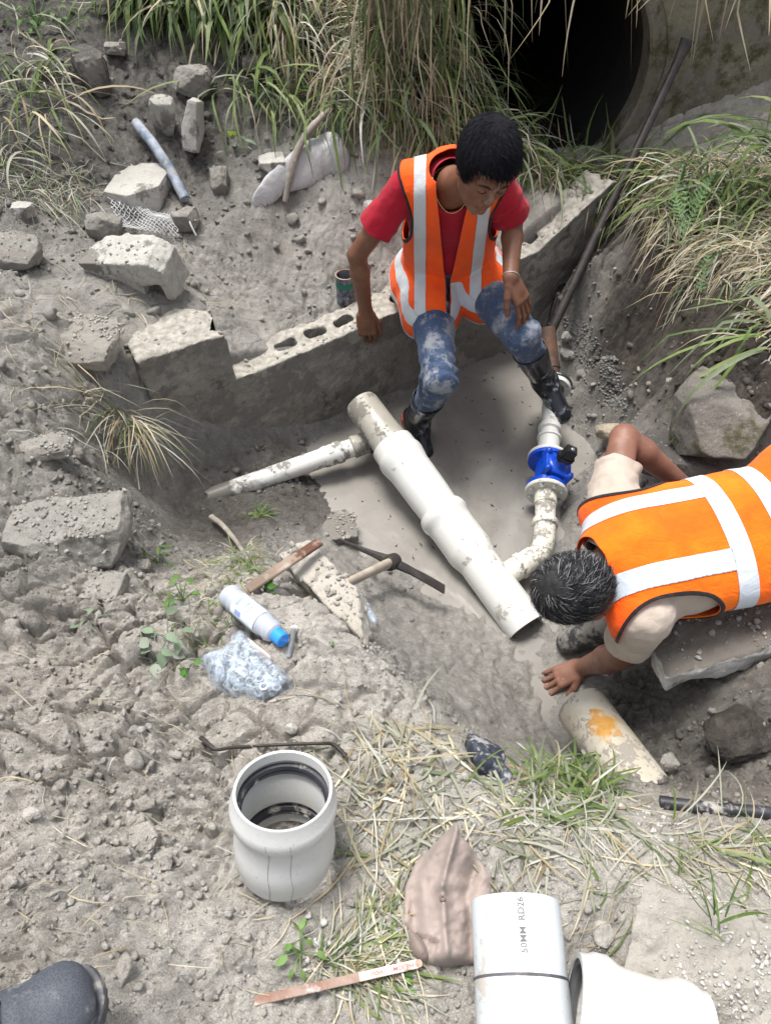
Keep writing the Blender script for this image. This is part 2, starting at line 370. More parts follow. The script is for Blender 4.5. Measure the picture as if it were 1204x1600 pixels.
# (px, py, z, side, clod, wet, brown)   side: F before the block wall, B behind it, A both
G = [
 (447,1335,0,'F',.5,0,.3),(690,1430,0,'F',.3,0,.3),(900,1400,0,'F',.4,0,.2),(1100,1400,.02,'F',.3,0,.3),(600,1590,0,'F',.3,0,.1),(380,1560,.02,'F',.5,0,.2),
 (1000,1590,0,'F',.4,0,.2),(1204,1560,.03,'F',.4,0,.3),(300,1300,.02,'F',.9,0,.4),(500,1120,-.02,'F',.4,0,.5),(400,1080,-.03,'F',.6,0,.5),(420,1030,-.04,'F',.5,0,.5),(370,930,-.12,'F',.5,.1,.5),
 (480,960,-.06,'F',.3,0,.2),(560,1010,-.08,'F',.3,0,.2),(605,1060,-.09,'F',.3,0,.4),(680,1140,-.10,'F',.3,.1,.4),(780,1240,-.06,'F',.3,0,.4),(900,1250,-.1,'F',.3,.1,.4),(1010,1290,-.08,'F',.4,.1,.4),
 (1100,1290,-.06,'F',.4,.2,.4),(1204,1310,-.05,'F',.4,.2,.5),(640,1250,-.02,'F',.3,0,.3),(780,1330,0,'F',.3,0,.3),(1050,1350,0,'F',.3,0,.3),
 (200,1450,.12,'F',.9,0,.4),(90,1520,.26,'F',1,0,.4),(0,1590,.34,'F',1,0,.4),(0,1400,.22,'F',1,0,.5),(0,1250,.16,'F',1,0,.5),(100,1300,.08,'F',1,0,.5),(200,1250,.06,'F',1,0,.5),(100,1150,.1,'F',1,.1,.5),
 (250,1150,.03,'F',.8,0,.5),(200,1050,.03,'F',.9,.1,.5),(60,1050,.08,'F',1,.2,.6),(300,1000,-.05,'F',.6,.1,.5),(260,940,-.1,'F',.7,.2,.6),(100,950,.0,'F',1,.3,.6),(0,950,.04,'F',1,.4,.5),(0,850,0,'F',1,.5,.4),
 (150,880,-.05,'F',.8,.4,.5),(230,870,-.22,'F',.6,.6,.4),(300,880,-.26,'F',.5,.6,.4),(390,870,-.3,'F',.4,.6,.4),
 (100,760,.02,'F',.8,.5,.2),(0,760,.05,'F',.8,.5,.2),(180,790,-.1,'F',.7,.6,.2),(195,830,-.14,'F',.6,.6,.2),(100,830,-.0,'F',.6,.6,.2),
 (230,780,-.45,'F',.3,.9,.2),(260,830,-.42,'F',.4,.9,.2),(320,850,-.42,'F',.4,.9,.2),(400,820,-.48,'F',.4,.9,.2),
 (272,800,-.535,'F',.3,1,.2),(300,790,-.545,'F',.3,1,.2),(332,780,-.565,'F',.3,1,.2),(300,760,-.56,'F',.2,1,.2),(370,745,-.6,'F',.25,1,.2),(450,700,-.625,'F',.2,1,.1),(400,780,-.57,'F',.3,1,.2),(545,668,-.668,'F',.25,1,.1),(600,620,-.62,'F',.4,1,.1),(480,800,-.6,'F',.3,.9,.1),(520,830,-.6,'F',.3,.9,.1),
 (445,740,-.6,'F',.3,1,.1),(555,770,-.70,'F',.1,1,.1),(530,690,-.668,'F',.1,1,.1),(490,675,-.655,'F',.15,1,.1),(508,770,-.655,'F',.2,1,.1),
 (565,860,-.66,'F',.2,1,.1),(510,880,-.52,'F',.3,.9,.1),(560,930,-.45,'F',.3,1,.1),(600,990,-.42,'F',.3,1,.15),(650,960,-.56,'F',.25,1,.1),(700,960,-.635,'F',.2,1,.1),(700,1040,-.47,'F',.35,1,.1),(655,1062,-.37,'F',.4,1,.15),
 (770,1030,-.62,'F',.2,1,.1),(760,1110,-.46,'F',.35,1,.15),(705,1118,-.34,'F',.35,.9,.2),(800,1160,-.47,'F',.4,.9,.2),(775,1172,-.33,'F',.3,.7,.3),(850,1060,-.67,'F',.1,1,.1),(850,1120,-.655,'F',.1,1,.1),(880,1170,-.66,'F',.1,1,.1),(860,1205,-.5,'F',.2,.9,.2),(900,1225,-.3,'F',.2,.5,.3),
 (800,1060,-.615,'F',.3,1,.1),
 (620,800,-.73,'F',.1,1,.1),(700,720,-.8,'F',.1,1,.1),(800,650,-.8,'F',.1,1,.1),(760,590,-.76,'F',.1,1,.1),(880,620,-.76,'F',.1,1,.1),(700,870,-.74,'F',.1,1,.1),(800,800,-.78,'F',.1,1,.1),(850,850,-.72,'F',.1,1,.1),(920,740,-.74,'F',.1,1,.1),
 (860,900,-.66,'F',.2,1,.1),(890,940,-.63,'F',.3,1,.1),(870,870,-.63,'F',.4,.8,.1),(930,880,-.6,'F',.4,.9,.1),(830,560,-.7,'F',.1,1,.1),(700,650,-.75,'F',.1,1,.1),
 (960,660,-.6,'F',.5,.5,.4),(945,590,-.58,'F',.3,.5,0),(900,535,-.57,'F',.3,.5,0),(930,530,-.45,'F',.5,.5,.1),(970,600,-.5,'F',.4,.5,.1),(1000,660,-.42,'F',.6,.5,.6),
 (920,460,-.3,'F',.5,.6,.9),(960,520,-.25,'F',.5,.5,.9),(880,480,-.52,'F',.5,.8,.6),(900,420,-.2,'F',.5,.6,.8),(935,350,.0,'F',.4,.4,.9),(1000,420,'y2.68','F',.5,.4,1),(1020,520,-.1,'F',.5,.4,1),(1010,580,-.3,'F',.6,.5,.9),
 (1050,560,'y2.0','F',.5,.3,.8),(1060,480,'y2.3','F',.5,.3,.9),(1030,380,'y2.75','F',.5,.3,.9),(1000,300,'y3.1','F',.4,.3,.8),(1110,600,.02,'F',.4,.3,.6),(1070,640,-.18,'F',.5,.4,.4),(1150,660,-.02,'F',.5,.4,.6),(1204,640,.04,'F',.4,.2,.7),
 (1204,500,'y2.0','F',.4,.1,.7),(1150,400,'y2.45','F',.4,.1,.7),(1204,300,'y2.85','F',.4,.1,.7),(1080,300,'y2.95','F',.4,.1,.7),
 (960,980,-.58,'F',.5,.9,.2),(920,1050,-.6,'F',.2,1,.15),(1000,1060,-.5,'F',.7,.8,.5),(960,1110,-.5,'F',.6,.9,.2),(1080,1120,-.34,'F',.9,.6,.6),(1030,1190,-.36,'F',.6,.8,.25),(1120,1190,-.36,'F',.7,.7,.5),(1204,1160,-.25,'F',.8,.5,.6),(1100,1240,-.26,'F',.5,.5,.5),(1204,1230,-.2,'F',.5,.4,.5),
 (1150,1090,-.25,'F',.8,.5,.5),(1204,1050,-.12,'F',.8,.3,.3),(1204,960,-.3,'F',.7,.5,.4),(1100,960,-.48,'F',.8,.7,.4),(1030,990,-.5,'F',.8,.8,.4),
 (370,480,-.2,'B',.7,.4,.1),(450,500,-.24,'B',.6,.5,.1),(560,440,-.2,'B',.6,.5,.1),(640,400,-.18,'B',.6,.4,.1),(780,350,-.1,'B',.6,.4,.1),(860,310,.0,'B',.5,.4,.2),(300,470,-.06,'B',.6,.5,.1),(200,520,-.02,'A',.6,.5,.1),(100,500,.1,'A',.8,.5,.1),
 (450,400,-.14,'B',.7,.5,.15),(300,400,.0,'B',.8,.5,.1),(380,350,.02,'B',.8,.6,.2),(500,330,'y2.95','B',.8,.5,.2),(570,300,'y3.0','B',.7,.5,.2),(200,350,'y2.7','B',.8,.5,.2),(100,380,'y2.45','B',.8,.6,.2),(0,400,'y2.3','B',.9,.6,.2),(0,550,.12,'A',.8,.5,.1),(50,620,.06,'A',.8,.5,.1),(150,650,-.08,'A',.8,.5,.1),(185,590,-.09,'A',.6,.5,.1),(165,720,-.12,'F',.6,.5,.2),(205,680,-.24,'A',.5,.6,.3),
 (300,270,'y3.05','B',.8,.8,.3),(200,220,'y3.1','B',.9,.9,.4),(400,220,'y3.2','B',.7,.6,.3),(500,200,'y3.3','B',.6,.6,.3),(100,200,'y3.05','B',.8,1,.5),(0,250,'y2.8','B',.8,.9,.4),(300,120,'y3.4','B',.7,1,.5),(150,90,'y3.4','B',.7,1,.5),(0,80,'y3.3','B',.6,1,.5),
 (650,200,'y3.3','B',.5,.6,.4),(600,100,'y3.5','B',.4,.6,.5),(700,120,'y3.5','B',.4,.6,.5),(450,60,'y3.6','B',.4,.8,.5),(700,30,'y3.8','B',.4,.6,.5),(800,220,'y3.35','B',.4,.6,.4),(860,270,'y3.35','B',.4,.6,.4),(300,0,'y3.8','B',.4,1,.5),(0,0,'y3.7','B',.4,1,.5),(600,0,'y3.9','B',.4,.8,.5),
]
XG, YG, ZG, SG, AG = [], [], [], [], []
for px, py, z, s, c_, w_, b_ in G:
    if isinstance(z, str): p = Py(px, py, float(z[1:])); z = p[2]
    else: p = Pz(px, py, z)
    XG.append(p[0]); YG.append(p[1]); ZG.append(z); SG.append(s); AG.append((c_, w_, b_))
for x, y, z, s, a in [(1.0,1.5,-.62,'F',(.3,1,.3)),(1.15,1.25,-.6,'F',(.5,.9,.3)),(1.35,1.5,-.55,'F',(.5,.7,.4)),(1.7,1.3,-.3,'F',(.6,.5,.5)),(1.7,1.7,-.1,'F',(.5,.4,.6)),(2.3,1.2,0,'F',(.5,.3,.6)),(2.5,2,.3,'F',(.4,.2,.7)),(2.4,.3,.1,'F',(.5,0,.4)),
    (-2,0,.4,'F',(1,0,.5)),(-2,1,.3,'F',(1,.2,.5)),(0,-.4,.3,'F',(.8,0,.4)),(-.4,-.3,.36,'F',(.9,0,.4)),(1.2,-.5,.1,'F',(.5,0,.3)),(0,-2,.3,'F',(.8,0,.4)),(3,-2,.2,'F',(.5,0,.4)),(-3,-2,.5,'F',(.8,0,.4)),
    (1.3,3.4,.12,'F',(.4,.2,.6)),(1.9,3.4,.3,'F',(.4,.2,.6)),(2.6,3.2,.55,'F',(.4,.2,.6)),(4,2,.8,'F',(.4,.2,.7)),(4.5,0,.4,'F',(.4,.2,.7)),(.65,3.5,-.1,'A',(.3,.8,.4)),(1.0,3.45,-.05,'A',(.3,.8,.4)),(.3,3.45,.25,'B',(.3,.8,.4)),
    (-2.2,2,.4,'B',(.8,.6,.3)),(-2.4,3.2,.75,'B',(.6,.8,.4)),(-4,2,.7,'A',(.8,.6,.3)),(-4,4,1.3,'B',(.6,.8,.4)),(-1,4.4,1.1,'B',(.5,.8,.4)),(0,4.4,1.1,'B',(.5,.8,.4)),(-2.5,5.5,2.6,'B',(.5,.8,.4)),(0,5.5,2.6,'B',(.5,.8,.4)),(2.5,4.6,1.3,'A',(.5,.4,.4)),(4,5.5,2.4,'A',(.5,.4,.4)),(1,5.6,2.5,'A',(.5,.8,.4))]:  # rear points rise out of view to cut skylight over the far bank
    XG.append(x); YG.append(y); ZG.append(z); SG.append(s); AG.append(a)
AG = [(a[0], a[1], .9) if (s_ == 'B' and a[1] >= .8) else a for a, s_ in zip(AG, SG)]  # wet far bank soil toned darker, painting in the shade over it
for i_, (px, py, z, s_, c_, w_, b_) in enumerate(G):
    if s_ == 'F' and 250 < px < 560 and 690 <= py <= 860 and w_ > .8: AG[i_] = (c_, w_, .62)       # dark wet silt along the wall
    if s_ == 'F' and px >= 915 and 400 <= py <= 665: AG[i_] = (c_, w_, .80)
    if s_ == 'F' and px > 925 and 1030 < py < 1250: AG[i_] = (c_, w_, max(b_, .68))
XG, YG, ZG, AG, SG = map(np.array, (XG, YG, ZG, AG, SG))
def rbf(sel, vals, c=.04, lam=.04):
    x, y = XG[sel], YG[sel]; K = np.sqrt((x[:, None]-x)**2+(y[:, None]-y)**2+c*c); n = len(x)
    A = np.zeros((n+1, n+1)); A[:n, :n] = -K+np.eye(n)*lam; A[:n, n] = 1; A[n, :n] = 1
    vals = np.asarray(vals); b = np.zeros((n+1,)+vals.shape[1:]); b[:n] = vals
    wt = np.linalg.solve(A, b)
    def ev(X, Y):
        out = []
        for i in range(0, len(X), 40000):
            K = -np.sqrt((X[i:i+40000, None]-x)**2+(Y[i:i+40000, None]-y)**2+c*c); out.append(K@wt[:n]+wt[n])
        return np.concatenate(out)
    return ev
selF = (SG == 'F') | (SG == 'A'); selB = (SG == 'B') | (SG == 'A')
zF = rbf(selF, ZG[selF]); zB = rbf(selB, ZG[selB]); aA = rbf(np.ones(len(XG), bool), AG, lam=.05)
def side(X, Y):
    s = (Y-wall_y(X))*.854-.07; w_ = .015+np.clip(WX0-.02-X, 0, 1)*.9+np.clip(X-WX1, 0, 1)*.9
    return sstep(-1, 1, s/w_*.8+np.clip(WX0-X, 0, .4)*1.2)
def base_z(X, Y):
    t = side(X, Y); a = zF(X, Y); b = zB(X, Y); return a*(1-t)+b*t
def ground(X, Y, full=True):
    X = np.atleast_1d(np.asarray(X, float)); Y = np.atleast_1d(np.asarray(Y, float))
    xw = X+.02*fbm2(X*6, Y*6, 3, 91); yw = Y+.02*fbm2(X*6, Y*6, 3, 97)
    z = base_z(xw, yw); A = np.clip(aA(X, Y), 0, 1); cl, wet, br = A.T
    cl = np.clip(cl+.25*fbm2(X*5, Y*5, 3, 11), 0, 1)
    zone = sstep(-.15, .25, fbm2(X*3.1, Y*3.1, 3, 23))
    lump = fbm2(X*5, Y*5, 4, 3)*.06+fbm2(X*2.6, Y*2.6, 2, 19)*.05+(.35-np.abs(fbm2(X*9, Y*9, 3, 21)))*.02; zone2 = .25+.75*sstep(-.2, .2, fbm2(X*4.3+9, Y*4.3, 3, 24))
    f1, f2, i1 = worley(X*11+fbm2(X*9, Y*9, 2, 5)*.7, Y*11+fbm2(X*9, Y*9, 2, 6)*.7, 31); c1 = (sstep(0, .16, f2-f1)-.8)*(.35+i1)*.024
    g1, g2, i2 = worley(X*27+fbm2(X*20, Y*20, 2, 7)*.6, Y*27+fbm2(X*20, Y*20, 2, 8)*.6, 41); c2 = (sstep(0, .25, g2-g1)-.7)*(.3+i2)*.012
    h1, h2, i3 = worley(X*62, Y*62, 51); c3 = (sstep(0, .5, h2-h1)-.6)*i3*.007
    fine = fbm2(X*40, Y*40, 4, 61)*.015+(.4-np.abs(fbm2(X*70, Y*70, 3, 62)))*.010
    # wet mud: slumped folds
    fold = 1-np.abs(fbm2(X*9+2*fbm2(X*4, Y*4, 2, 71), Y*15, 4, 72))*3; mudh = fold*.006+fbm2(X*20, Y*18, 4, 73)*.018+(.3-np.abs(fbm2(X*13+3*fbm2(X*5, Y*5, 2, 79), Y*13, 3, 78)))*.018+fbm2(X*6, Y*6, 3, 74)*.022+np.maximum(fbm2(X*45, Y*45, 3, 75), 0)*.010
    crack = -.014*np.exp(-(f2-f1)/.045)*sstep(-.05, .2, fbm2(X*2.3+4, Y*2.3, 3, 27))-.006*np.exp(-(g2-g1)/.07)*sstep(-.1, .2, fbm2(X*3, Y*3, 3, 29)); ridge = (.5-np.abs(fbm2(X*17, Y*17, 4, 33)))*.011
    rough = crack+ridge+lump+(c1*zone*1.3+c2*zone2+c3*zone2)*1.15+fine
    wm = sstep(.75, .98, wet)*(1-sstep(.4, .6, cl)); k = (.35+cl*.85)*(1-.45*side(X, Y))
    d = rough*k*1.15*(1-wm)+(mudh+fine*.5)*wm
    d = d*np.where(z < -.68, .4, 1)
    return z+d, cl, wet, br
def axis_pts(lo, a, b, hi, hf, hc):
    return np.concatenate([np.arange(lo, a, hc), np.arange(a, b, hf), np.arange(b, hi+hc, hc)])
gx = axis_pts(-9, -1.75, 2.1, 9, .0066, .12); gy = np.concatenate([np.arange(-6, -.1, .15), np.arange(-.1, 1.2, .0055), np.arange(1.2, 3.5, .0075), np.arange(3.5, 9, .05)])
GX, GY = np.meshgrid(gx, gy); X, Y = GX.ravel(), GY.ravel()
Zt, cl, wet, br = ground(X, Y); ZT = Zt.reshape(GX.shape)
Vt = np.stack([X, Y, Zt], 1); nx, ny = len(gx), len(gy)
idx = (np.arange(ny-1)[:, None]*nx+np.arange(nx-1)[None]).ravel()
Ft = np.stack([idx, idx+1, idx+nx+1, idx+nx], 1)
cx, cy = X[idx], Y[idx]; keep = ~((cy > 3.5) & (cx > .0) & (cx < 9))      # the culvert headwall and its bank take over here
def zat(x, y):
    x = np.atleast_1d(x); y = np.atleast_1d(y); i = np.clip(np.searchsorted(gx, x)-1, 0, nx-2); j = np.clip(np.searchsorted(gy, y)-1, 0, ny-2)
    u = (x-gx[i])/(gx[i+1]-gx[i]); v = (y-gy[j])/(gy[j+1]-gy[j])
    return (ZT[j, i]*(1-u)+ZT[j, i+1]*u)*(1-v)+(ZT[j+1, i]*(1-u)+ZT[j+1, i+1]*u)*v
def hit(px, py):
    """where the line of sight through a photo point meets the ground"""
    d = ray(px, py); t = np.linspace(.5, 7, 1200); P = CAM+t[:, None]*d; b = P[:, 2]-zat(P[:, 0], P[:, 1])
    k = np.argmax(b < 0); k = max(k, 1); a = b[k-1]/(b[k-1]-b[k]+1e-9); return P[k-1]*(1-a)+P[k]*a
# soil material: colours follow wetness and soil kind, plus shade painted into the far bank
t = NT('soil'); wa = t.attr('wet'); ba = t.attr('brown'); ca = t.attr('clod')
n1 = t.noise(4, 6, .6); n2 = t.noise(28, 8, .7); n3 = t.noise(140, 4, .7)
dry = t.mix(t.ramp(n2, .3, .72), (.40, .375, .335), (.63, .60, .555)); dry = t.mix(t.math('MULTIPLY', t.ramp(t.noise(95, 3, .6), .60, .68), .5), dry, (.62, .60, .56))
brn = t.mix(t.ramp(n2, .3, .7), (.29, .26, .225), (.56, .52, .465))
brn = t.mix(t.math('MULTIPLY', t.ramp(t.noise(110, 3, .5), .60, .66), .5), brn, (.55, .52, .47))
brn = t.mix(t.ramp(ba, .55, .80), brn, t.mix(t.ramp(n2, .3, .7), (.026, .020, .016), (.095, .075, .060)))
dm = t.math('MULTIPLY', t.ramp(t.math('ADD', t.noise(2.1, 5, .6), t.math('MULTIPLY', t.noise(16, 5, .7), .25)),   .58, .74), .6); dm = t.math('MULTIPLY', dm, t.ramp(wa, .45, .15)); dry = t.mix(dm, dry, (.68, .65, .60)); brn = t.mix(t.math('MULTIPLY', dm, t.ramp(ba, .7, .5)), brn, (.62, .585, .53))
col = t.mix(t.ramp(t.math('ADD', ba, t.math('MULTIPLY', t.math('SUBTRACT', n1, .5), .9)), .25, .8), dry, brn)
wetc = t.mix(t.ramp(n2, .25, .75), (.26, .247, .225), (.41, .395, .365)); wetb = t.mix(t.ramp(n2, .3, .7), (.022, .018, .015), (.085, .074, .063))
wc = t.mix(t.ramp(ba, .35, .75), wetc, wetb)
wc = t.mix(t.math('MULTIPLY', t.ramp(ca, .42, .66), .75), wc, t.mix(t.ramp(n2, .3, .7), (.07, .065, .058), (.21, .198, .18)))
wf = t.ramp(t.math('ADD', wa, t.math('MULTIPLY', t.math('SUBTRACT', t.noise(7, 5, .65), .5), .9)), .10, .85)
col = t.mix(wf, col, wc)
gr = t.n('ShaderNodeMapRange'); t.L(t.noise(330, 5, .8), gr.inputs[0]); gr.inputs[1].default_value = .32; gr.inputs[2].default_value = .68; gr.inputs[3].default_value = .55; gr.inputs[4].default_value = 1.35
vs_ = t.n('ShaderNodeVectorMath', operation='SCALE'); t.L(col, vs_.inputs[0]); t.L(gr.outputs[0], vs_.inputs['Scale']); col = vs_.outputs[0]
t.set('Base Color', col); rr = t.n('ShaderNodeMapRange'); t.L(wf, rr.inputs[0]); rr.inputs[3].default_value = .95; rr.inputs[4].default_value = .17
t.set('Roughness', rr.outputs[0]).set('Specular IOR Level', .5)
b1 = t.bump(t.noise(60, 9, .8), 1.0, .016); t.bump(t.noise(260, 4, .7), .7, .004, b1)
SOIL = t.m
g_o = mesh('ground', Vt, Ft[keep], SOIL); g_o['kind'] = 'structure'
vattr(g_o, 'wet', wet); vattr(g_o, 'brown', br); vattr(g_o, 'clod', cl)
# ---------------- muddy water ----------------
t = NT('muddy_water'); c = t.mix(t.ramp(t.noise(2.4, 6, .6, dist=1.6), .3, .7), (.205, .194, .177), (.265, .252, .231))
c = t.mix(t.ramp(t.noise(90, 2, .5), .735, .76), c, (.07, .06, .05))
t.set('Base Color', c).set('Roughness', .09).set('Specular IOR Level', .5); t.bump(t.noise(7, 5, .6, dist=1.), .22, .012); WM = t.m
wx = np.linspace(-.6, 1.35, 90); wy = np.linspace(.6, 3.15, 110); A, B_ = np.meshgrid(wx, wy)
Vw = np.stack([A.ravel(), B_.ravel(), np.full(A.size, WATER)+.0008*fbm2(A.ravel()*8, B_.ravel()*8, 2, 5)], 1)
i_ = (np.arange(109)[:, None]*90+np.arange(89)[None]).ravel(); Fw = np.stack([i_, i_+1, i_+91, i_+90], 1)
cc = Vw[Fw].mean(1); gz = zat(cc[:, 0], cc[:, 1]); kp = (gz < WATER+.05) & (cc[:, 1] < wall_y(cc[:, 0])+.05)
w_o = mesh('water', Vw, Fw[kp], WM); w_o['kind'] = 'structure'
# ---------------- shared materials ----------------
def pvc(name, base=(.74, .75, .74), mud=.35, sc=7, streak=True, mudcol=(.30, .285, .26)):
    t = NT(name); n = t.noise(sc, 9, .7); n2 = t.noise(sc*7, 5, .7)
    f = t.ramp(t.math('ADD', t.math('MULTIPLY', n, .7), t.math('MULTIPLY', n2, .3)), .70-mud*.4, .74-mud*.4)
    film = t.ramp(t.noise(sc*.6, 5, .6), .35, .75)
    c = t.mix(t.math('MULTIPLY', film, .45), base, (.60, .585, .54)); c = t.mix(t.math('MULTIPLY', t.ramp(t.noise(160, 3, .6), .63, .70), .6), c, (.33, .31, .28))
    c = t.mix(f, c, mudcol)
    t.set('Base Color', c); r = t.n('ShaderNodeMix', data_type='FLOAT'); t.L(f, r.inputs[0]); r.inputs[2].default_value = .38; r.inputs[3].default_value = .85
    t.set('Roughness', r.outputs[0]).set('Specular IOR Level', .4)
    t.bump(t.math('ADD', t.math('MULTIPLY', f, .6), t.math('MULTIPLY', n2, .25)), .5, .004); return t.m
PVC = pvc('white_pvc', (.57, .575, .555), mud=.31, mudcol=(.36, .34, .31)); PVC_OLD = pvc('cream_stained_pvc', (.62, .60, .52), .42, 9, mudcol=(.26, .24, .21)); PVC_MUD = pvc('muddy_pvc', (.62, .62, .60), .46, 9, mudcol=(.20, .19, .172))
PVC_GREY = pvc('grey_stained_pipe', (.29, .275, .235), .5, 8, mudcol=(.17, .16, .14)); PVC_NEW = pvc('clean_pvc', (.58, .63, .67), .14, 5, mudcol=(.42, .395, .37))
RUBBER = simple('black_rubber', (.02, .022, .028), (.045, .045, .055), .45, 20, .3, .002, 90, mud=.28, mudsc=14)
STEEL = simple('dark_rusty_steel', (.022, .02, .02), (.05, .04, .036), .5, 25, .4, .002, 120, mud=.03, mudsc=12, mudcol=(.25, .23, .2))
RUST = simple('rust', (.13, .06, .03), (.05, .035, .028), .75, 18, .6, .004, 90, mud=.1)
ZINC = simple('zinc_plated_steel', (.62, .65, .67), (.45, .48, .5), .32, 30, .1, .001, 200, metal=.8)
def concrete(name, c1, c2, mud=.2, stain=.3, moss=0):
    t = NT(name); n = t.noise(3.5, 8, .65); n2 = t.noise(30, 7, .75)
    c = t.mix(t.ramp(n, .3, .7), c1, c2); c = t.mix(t.math('MULTIPLY', t.ramp(n2, .5, .7), .6), c, tuple(x*.55 for x in c1))
    c = t.mix(t.math('MULTIPLY', t.ramp(t.noise(85, 3, .6), .6, .70), .3), c, (.55, .53, .49)); c = t.mix(t.math('MULTIPLY', t.ramp(t.noise(240, 4, .8), .5, .7), .4), c, tuple(x*.5 for x in c1))
    c = t.mix(t.ramp(t.noise(6, 9, .7), .62-mud*.3, .68-mud*.3), c, (.19, .178, .16))
    if moss: c = t.mix(t.ramp(t.noise(5, 8, .75), .62-moss*.3, .74-moss*.3), c, (.075, .07, .038))
    t.set('Base Color', c).set('Roughness', .9).set('Specular IOR Level', .25)
    b = t.bump(n2, .8, .012); t.bump(t.noise(130, 4, .7), .5, .003, b); return t.m
CONC = concrete('weathered_concrete', (.30, .29, .26), (.42, .41, .38), .3); CONC_L = concrete('pale_broken_concrete', (.35, .34, .31), (.48, .465, .435), .22)
CONC_M = concrete('mud_coated_concrete', (.22, .21, .19), (.31, .295, .27), .5); CONC_W = concrete('wall_plaster', (.20, .188, .165), (.35, .33, .295), .45, moss=.15)
CONC_HD = concrete('mossy_headwall', (.13, .12, .085), (.26, .245, .19), .3, moss=.4)
STONE_D = concrete('dark_wet_stone', (.06, .055, .052), (.13, .122, .115), .3)
def mudtop(m, colr=(.24, .225, .20), a=.55, b=.8, amt=1.):
    nt_ = m.node_tree; bs_ = nt_.nodes['Principled BSDF']; old = bs_.inputs['Base Color'].links[0].from_socket
    g_ = nt_.nodes.new('ShaderNodeNewGeometry'); sx = nt_.nodes.new('ShaderNodeSeparateXYZ'); nt_.links.new(g_.outputs['Normal'], sx.inputs[0])
    nz = nt_.nodes.new('ShaderNodeTexNoise'); nz.inputs['Scale'].default_value = 14; nz.inputs['Detail'].default_value = 7
    ad = nt_.nodes.new('ShaderNodeMath'); ad.operation = 'MULTIPLY_ADD'; ad.inputs[1].default_value = .7; nt_.links.new(nz.outputs['Fac'], ad.inputs[0]); nt_.links.new(sx.outputs[2], ad.inputs[2])
    mr = nt_.nodes.new('ShaderNodeMapRange'); mr.inputs[1].default_value = a+.3; mr.inputs[2].default_value = b+.4; mr.inputs[4].default_value = amt; nt_.links.new(ad.outputs[0], mr.inputs[0])
    mx = nt_.nodes.new('ShaderNodeMix'); mx.data_type = 'RGBA'; nt_.links.new(mr.outputs[0], mx.inputs[0]); nt_.links.new(old, mx.inputs[6]); mx.inputs[7].default_value = (*colr, 1); nt_.links.new(mx.outputs[2], bs_.inputs['Base Color']); return m
# ---------------- block wall ----------------
WD = nrm((1, .609, 0)); WN = np.array([-WD[1], WD[0], 0])       # along, and away from the camera
W0 = np.array([WX0, wall_y(WX0), 0]); WL = (WX1-WX0)/WD[0]
_us = np.array([0, .29, .33, .335, .6, 1.0, 1.5, 1.8, 1.95, WL+.02]); _zs = np.array([-.03, -.035, -.04, -.245, -.235, -.20, -.175, -.14, -.06, .06])
CORES = []
for px, py in ((455, 541), (498, 521), (541, 504), (630, 474), (840, 378)):
    q = Pz(px, py, -.21 if px < 700 else -.13)-W0; CORES.append((q@WD, .075))
def wall_sdf(p):
    q = p-W0; u = q@WD; v = q@WN; z = p[:, 2]
    top = np.interp(u, _us, _zs)+.012*fbm3(np.stack([u*9, v*9, u*0], 1), 3, 5)+.02*sstep(1.7, 2.1, u)*fbm3(np.stack([u*20, v*14, z*12], 1), 3, 6)
    back = .155+.07*(1-sstep(.25, .34, u))
    n = .010*fbm3(p*12, 4, 8)+.005*fbm3(p*50, 2, 9); end = .02*fbm3(p*12, 3, 12)
    d = np.max([-v+n-.005*sstep(-.35, -.2, z), v-back+n*2, z-top+n, -.95-z, -u+end, u-WL-.02+end*3], axis=0)
    d = np.maximum(d, -(u+z*.0-.0)-0) if False else d
    for k, (cu, cv) in enumerate(CORES):
        e = np.maximum(sbox(np.stack([u, v, z*0], 1), (cu, cv+.005, 0), (.044 if k < 4 else .03, .026, 1), None, .02), -(z-top+.16))
        d = np.maximum(d, -(e+n))
    return np.where(d > .2, .2, d)
V, F = sdf_vf(wall_sdf, W0+(-.05, -.15, -.75), W0+(2.05, 1.45, .16), .0085, 1)
bw = mesh('block_wall', V, F, CONC_W)
tag(bw, 'low grey block wall with hollow cores along its top, the younger worker sits on it', 'wall')
_q = V-W0; bl = (normals(V, F)[:, 2] > .45)|(_q@WN > .14); vattr(bw, 'top', bl.astype(float))
# the broken top edge shows bare pale block
t = bw.data.materials[0]; nt_ = t.node_tree; at = nt_.nodes.new('ShaderNodeAttribute'); at.attribute_name = 'top'
bs_ = nt_.nodes['Principled BSDF']; old = bs_.inputs['Base Color'].links[0].from_socket; mx = nt_.nodes.new('ShaderNodeMix'); mx.data_type = 'RGBA'
nt_.links.new(at.outputs['Fac'], mx.inputs[0]); nt_.links.new(old, mx.inputs[6]); nz = nt_.nodes.new('ShaderNodeTexNoise'); nz.inputs['Scale'].default_value = 40; nz.inputs['Detail'].default_value = 6
cr = nt_.nodes.new('ShaderNodeValToRGB'); cr.color_ramp.elements[0].color = (.25, .235, .205, 1); cr.color_ramp.elements[1].color = (.42, .40, .355, 1); cr.color_ramp.elements[0].position = .35; cr.color_ramp.elements[1].position = .65
tc_ = nt_.nodes.new('ShaderNodeTexCoord'); nt_.links.new(tc_.outputs['Object'], nz.inputs[0]); nt_.links.new(nz.outputs['Fac'], cr.inputs[0]); nt_.links.new(cr.outputs[0], mx.inputs[7]); nt_.links.new(mx.outputs[2], bs_.inputs['Base Color'])
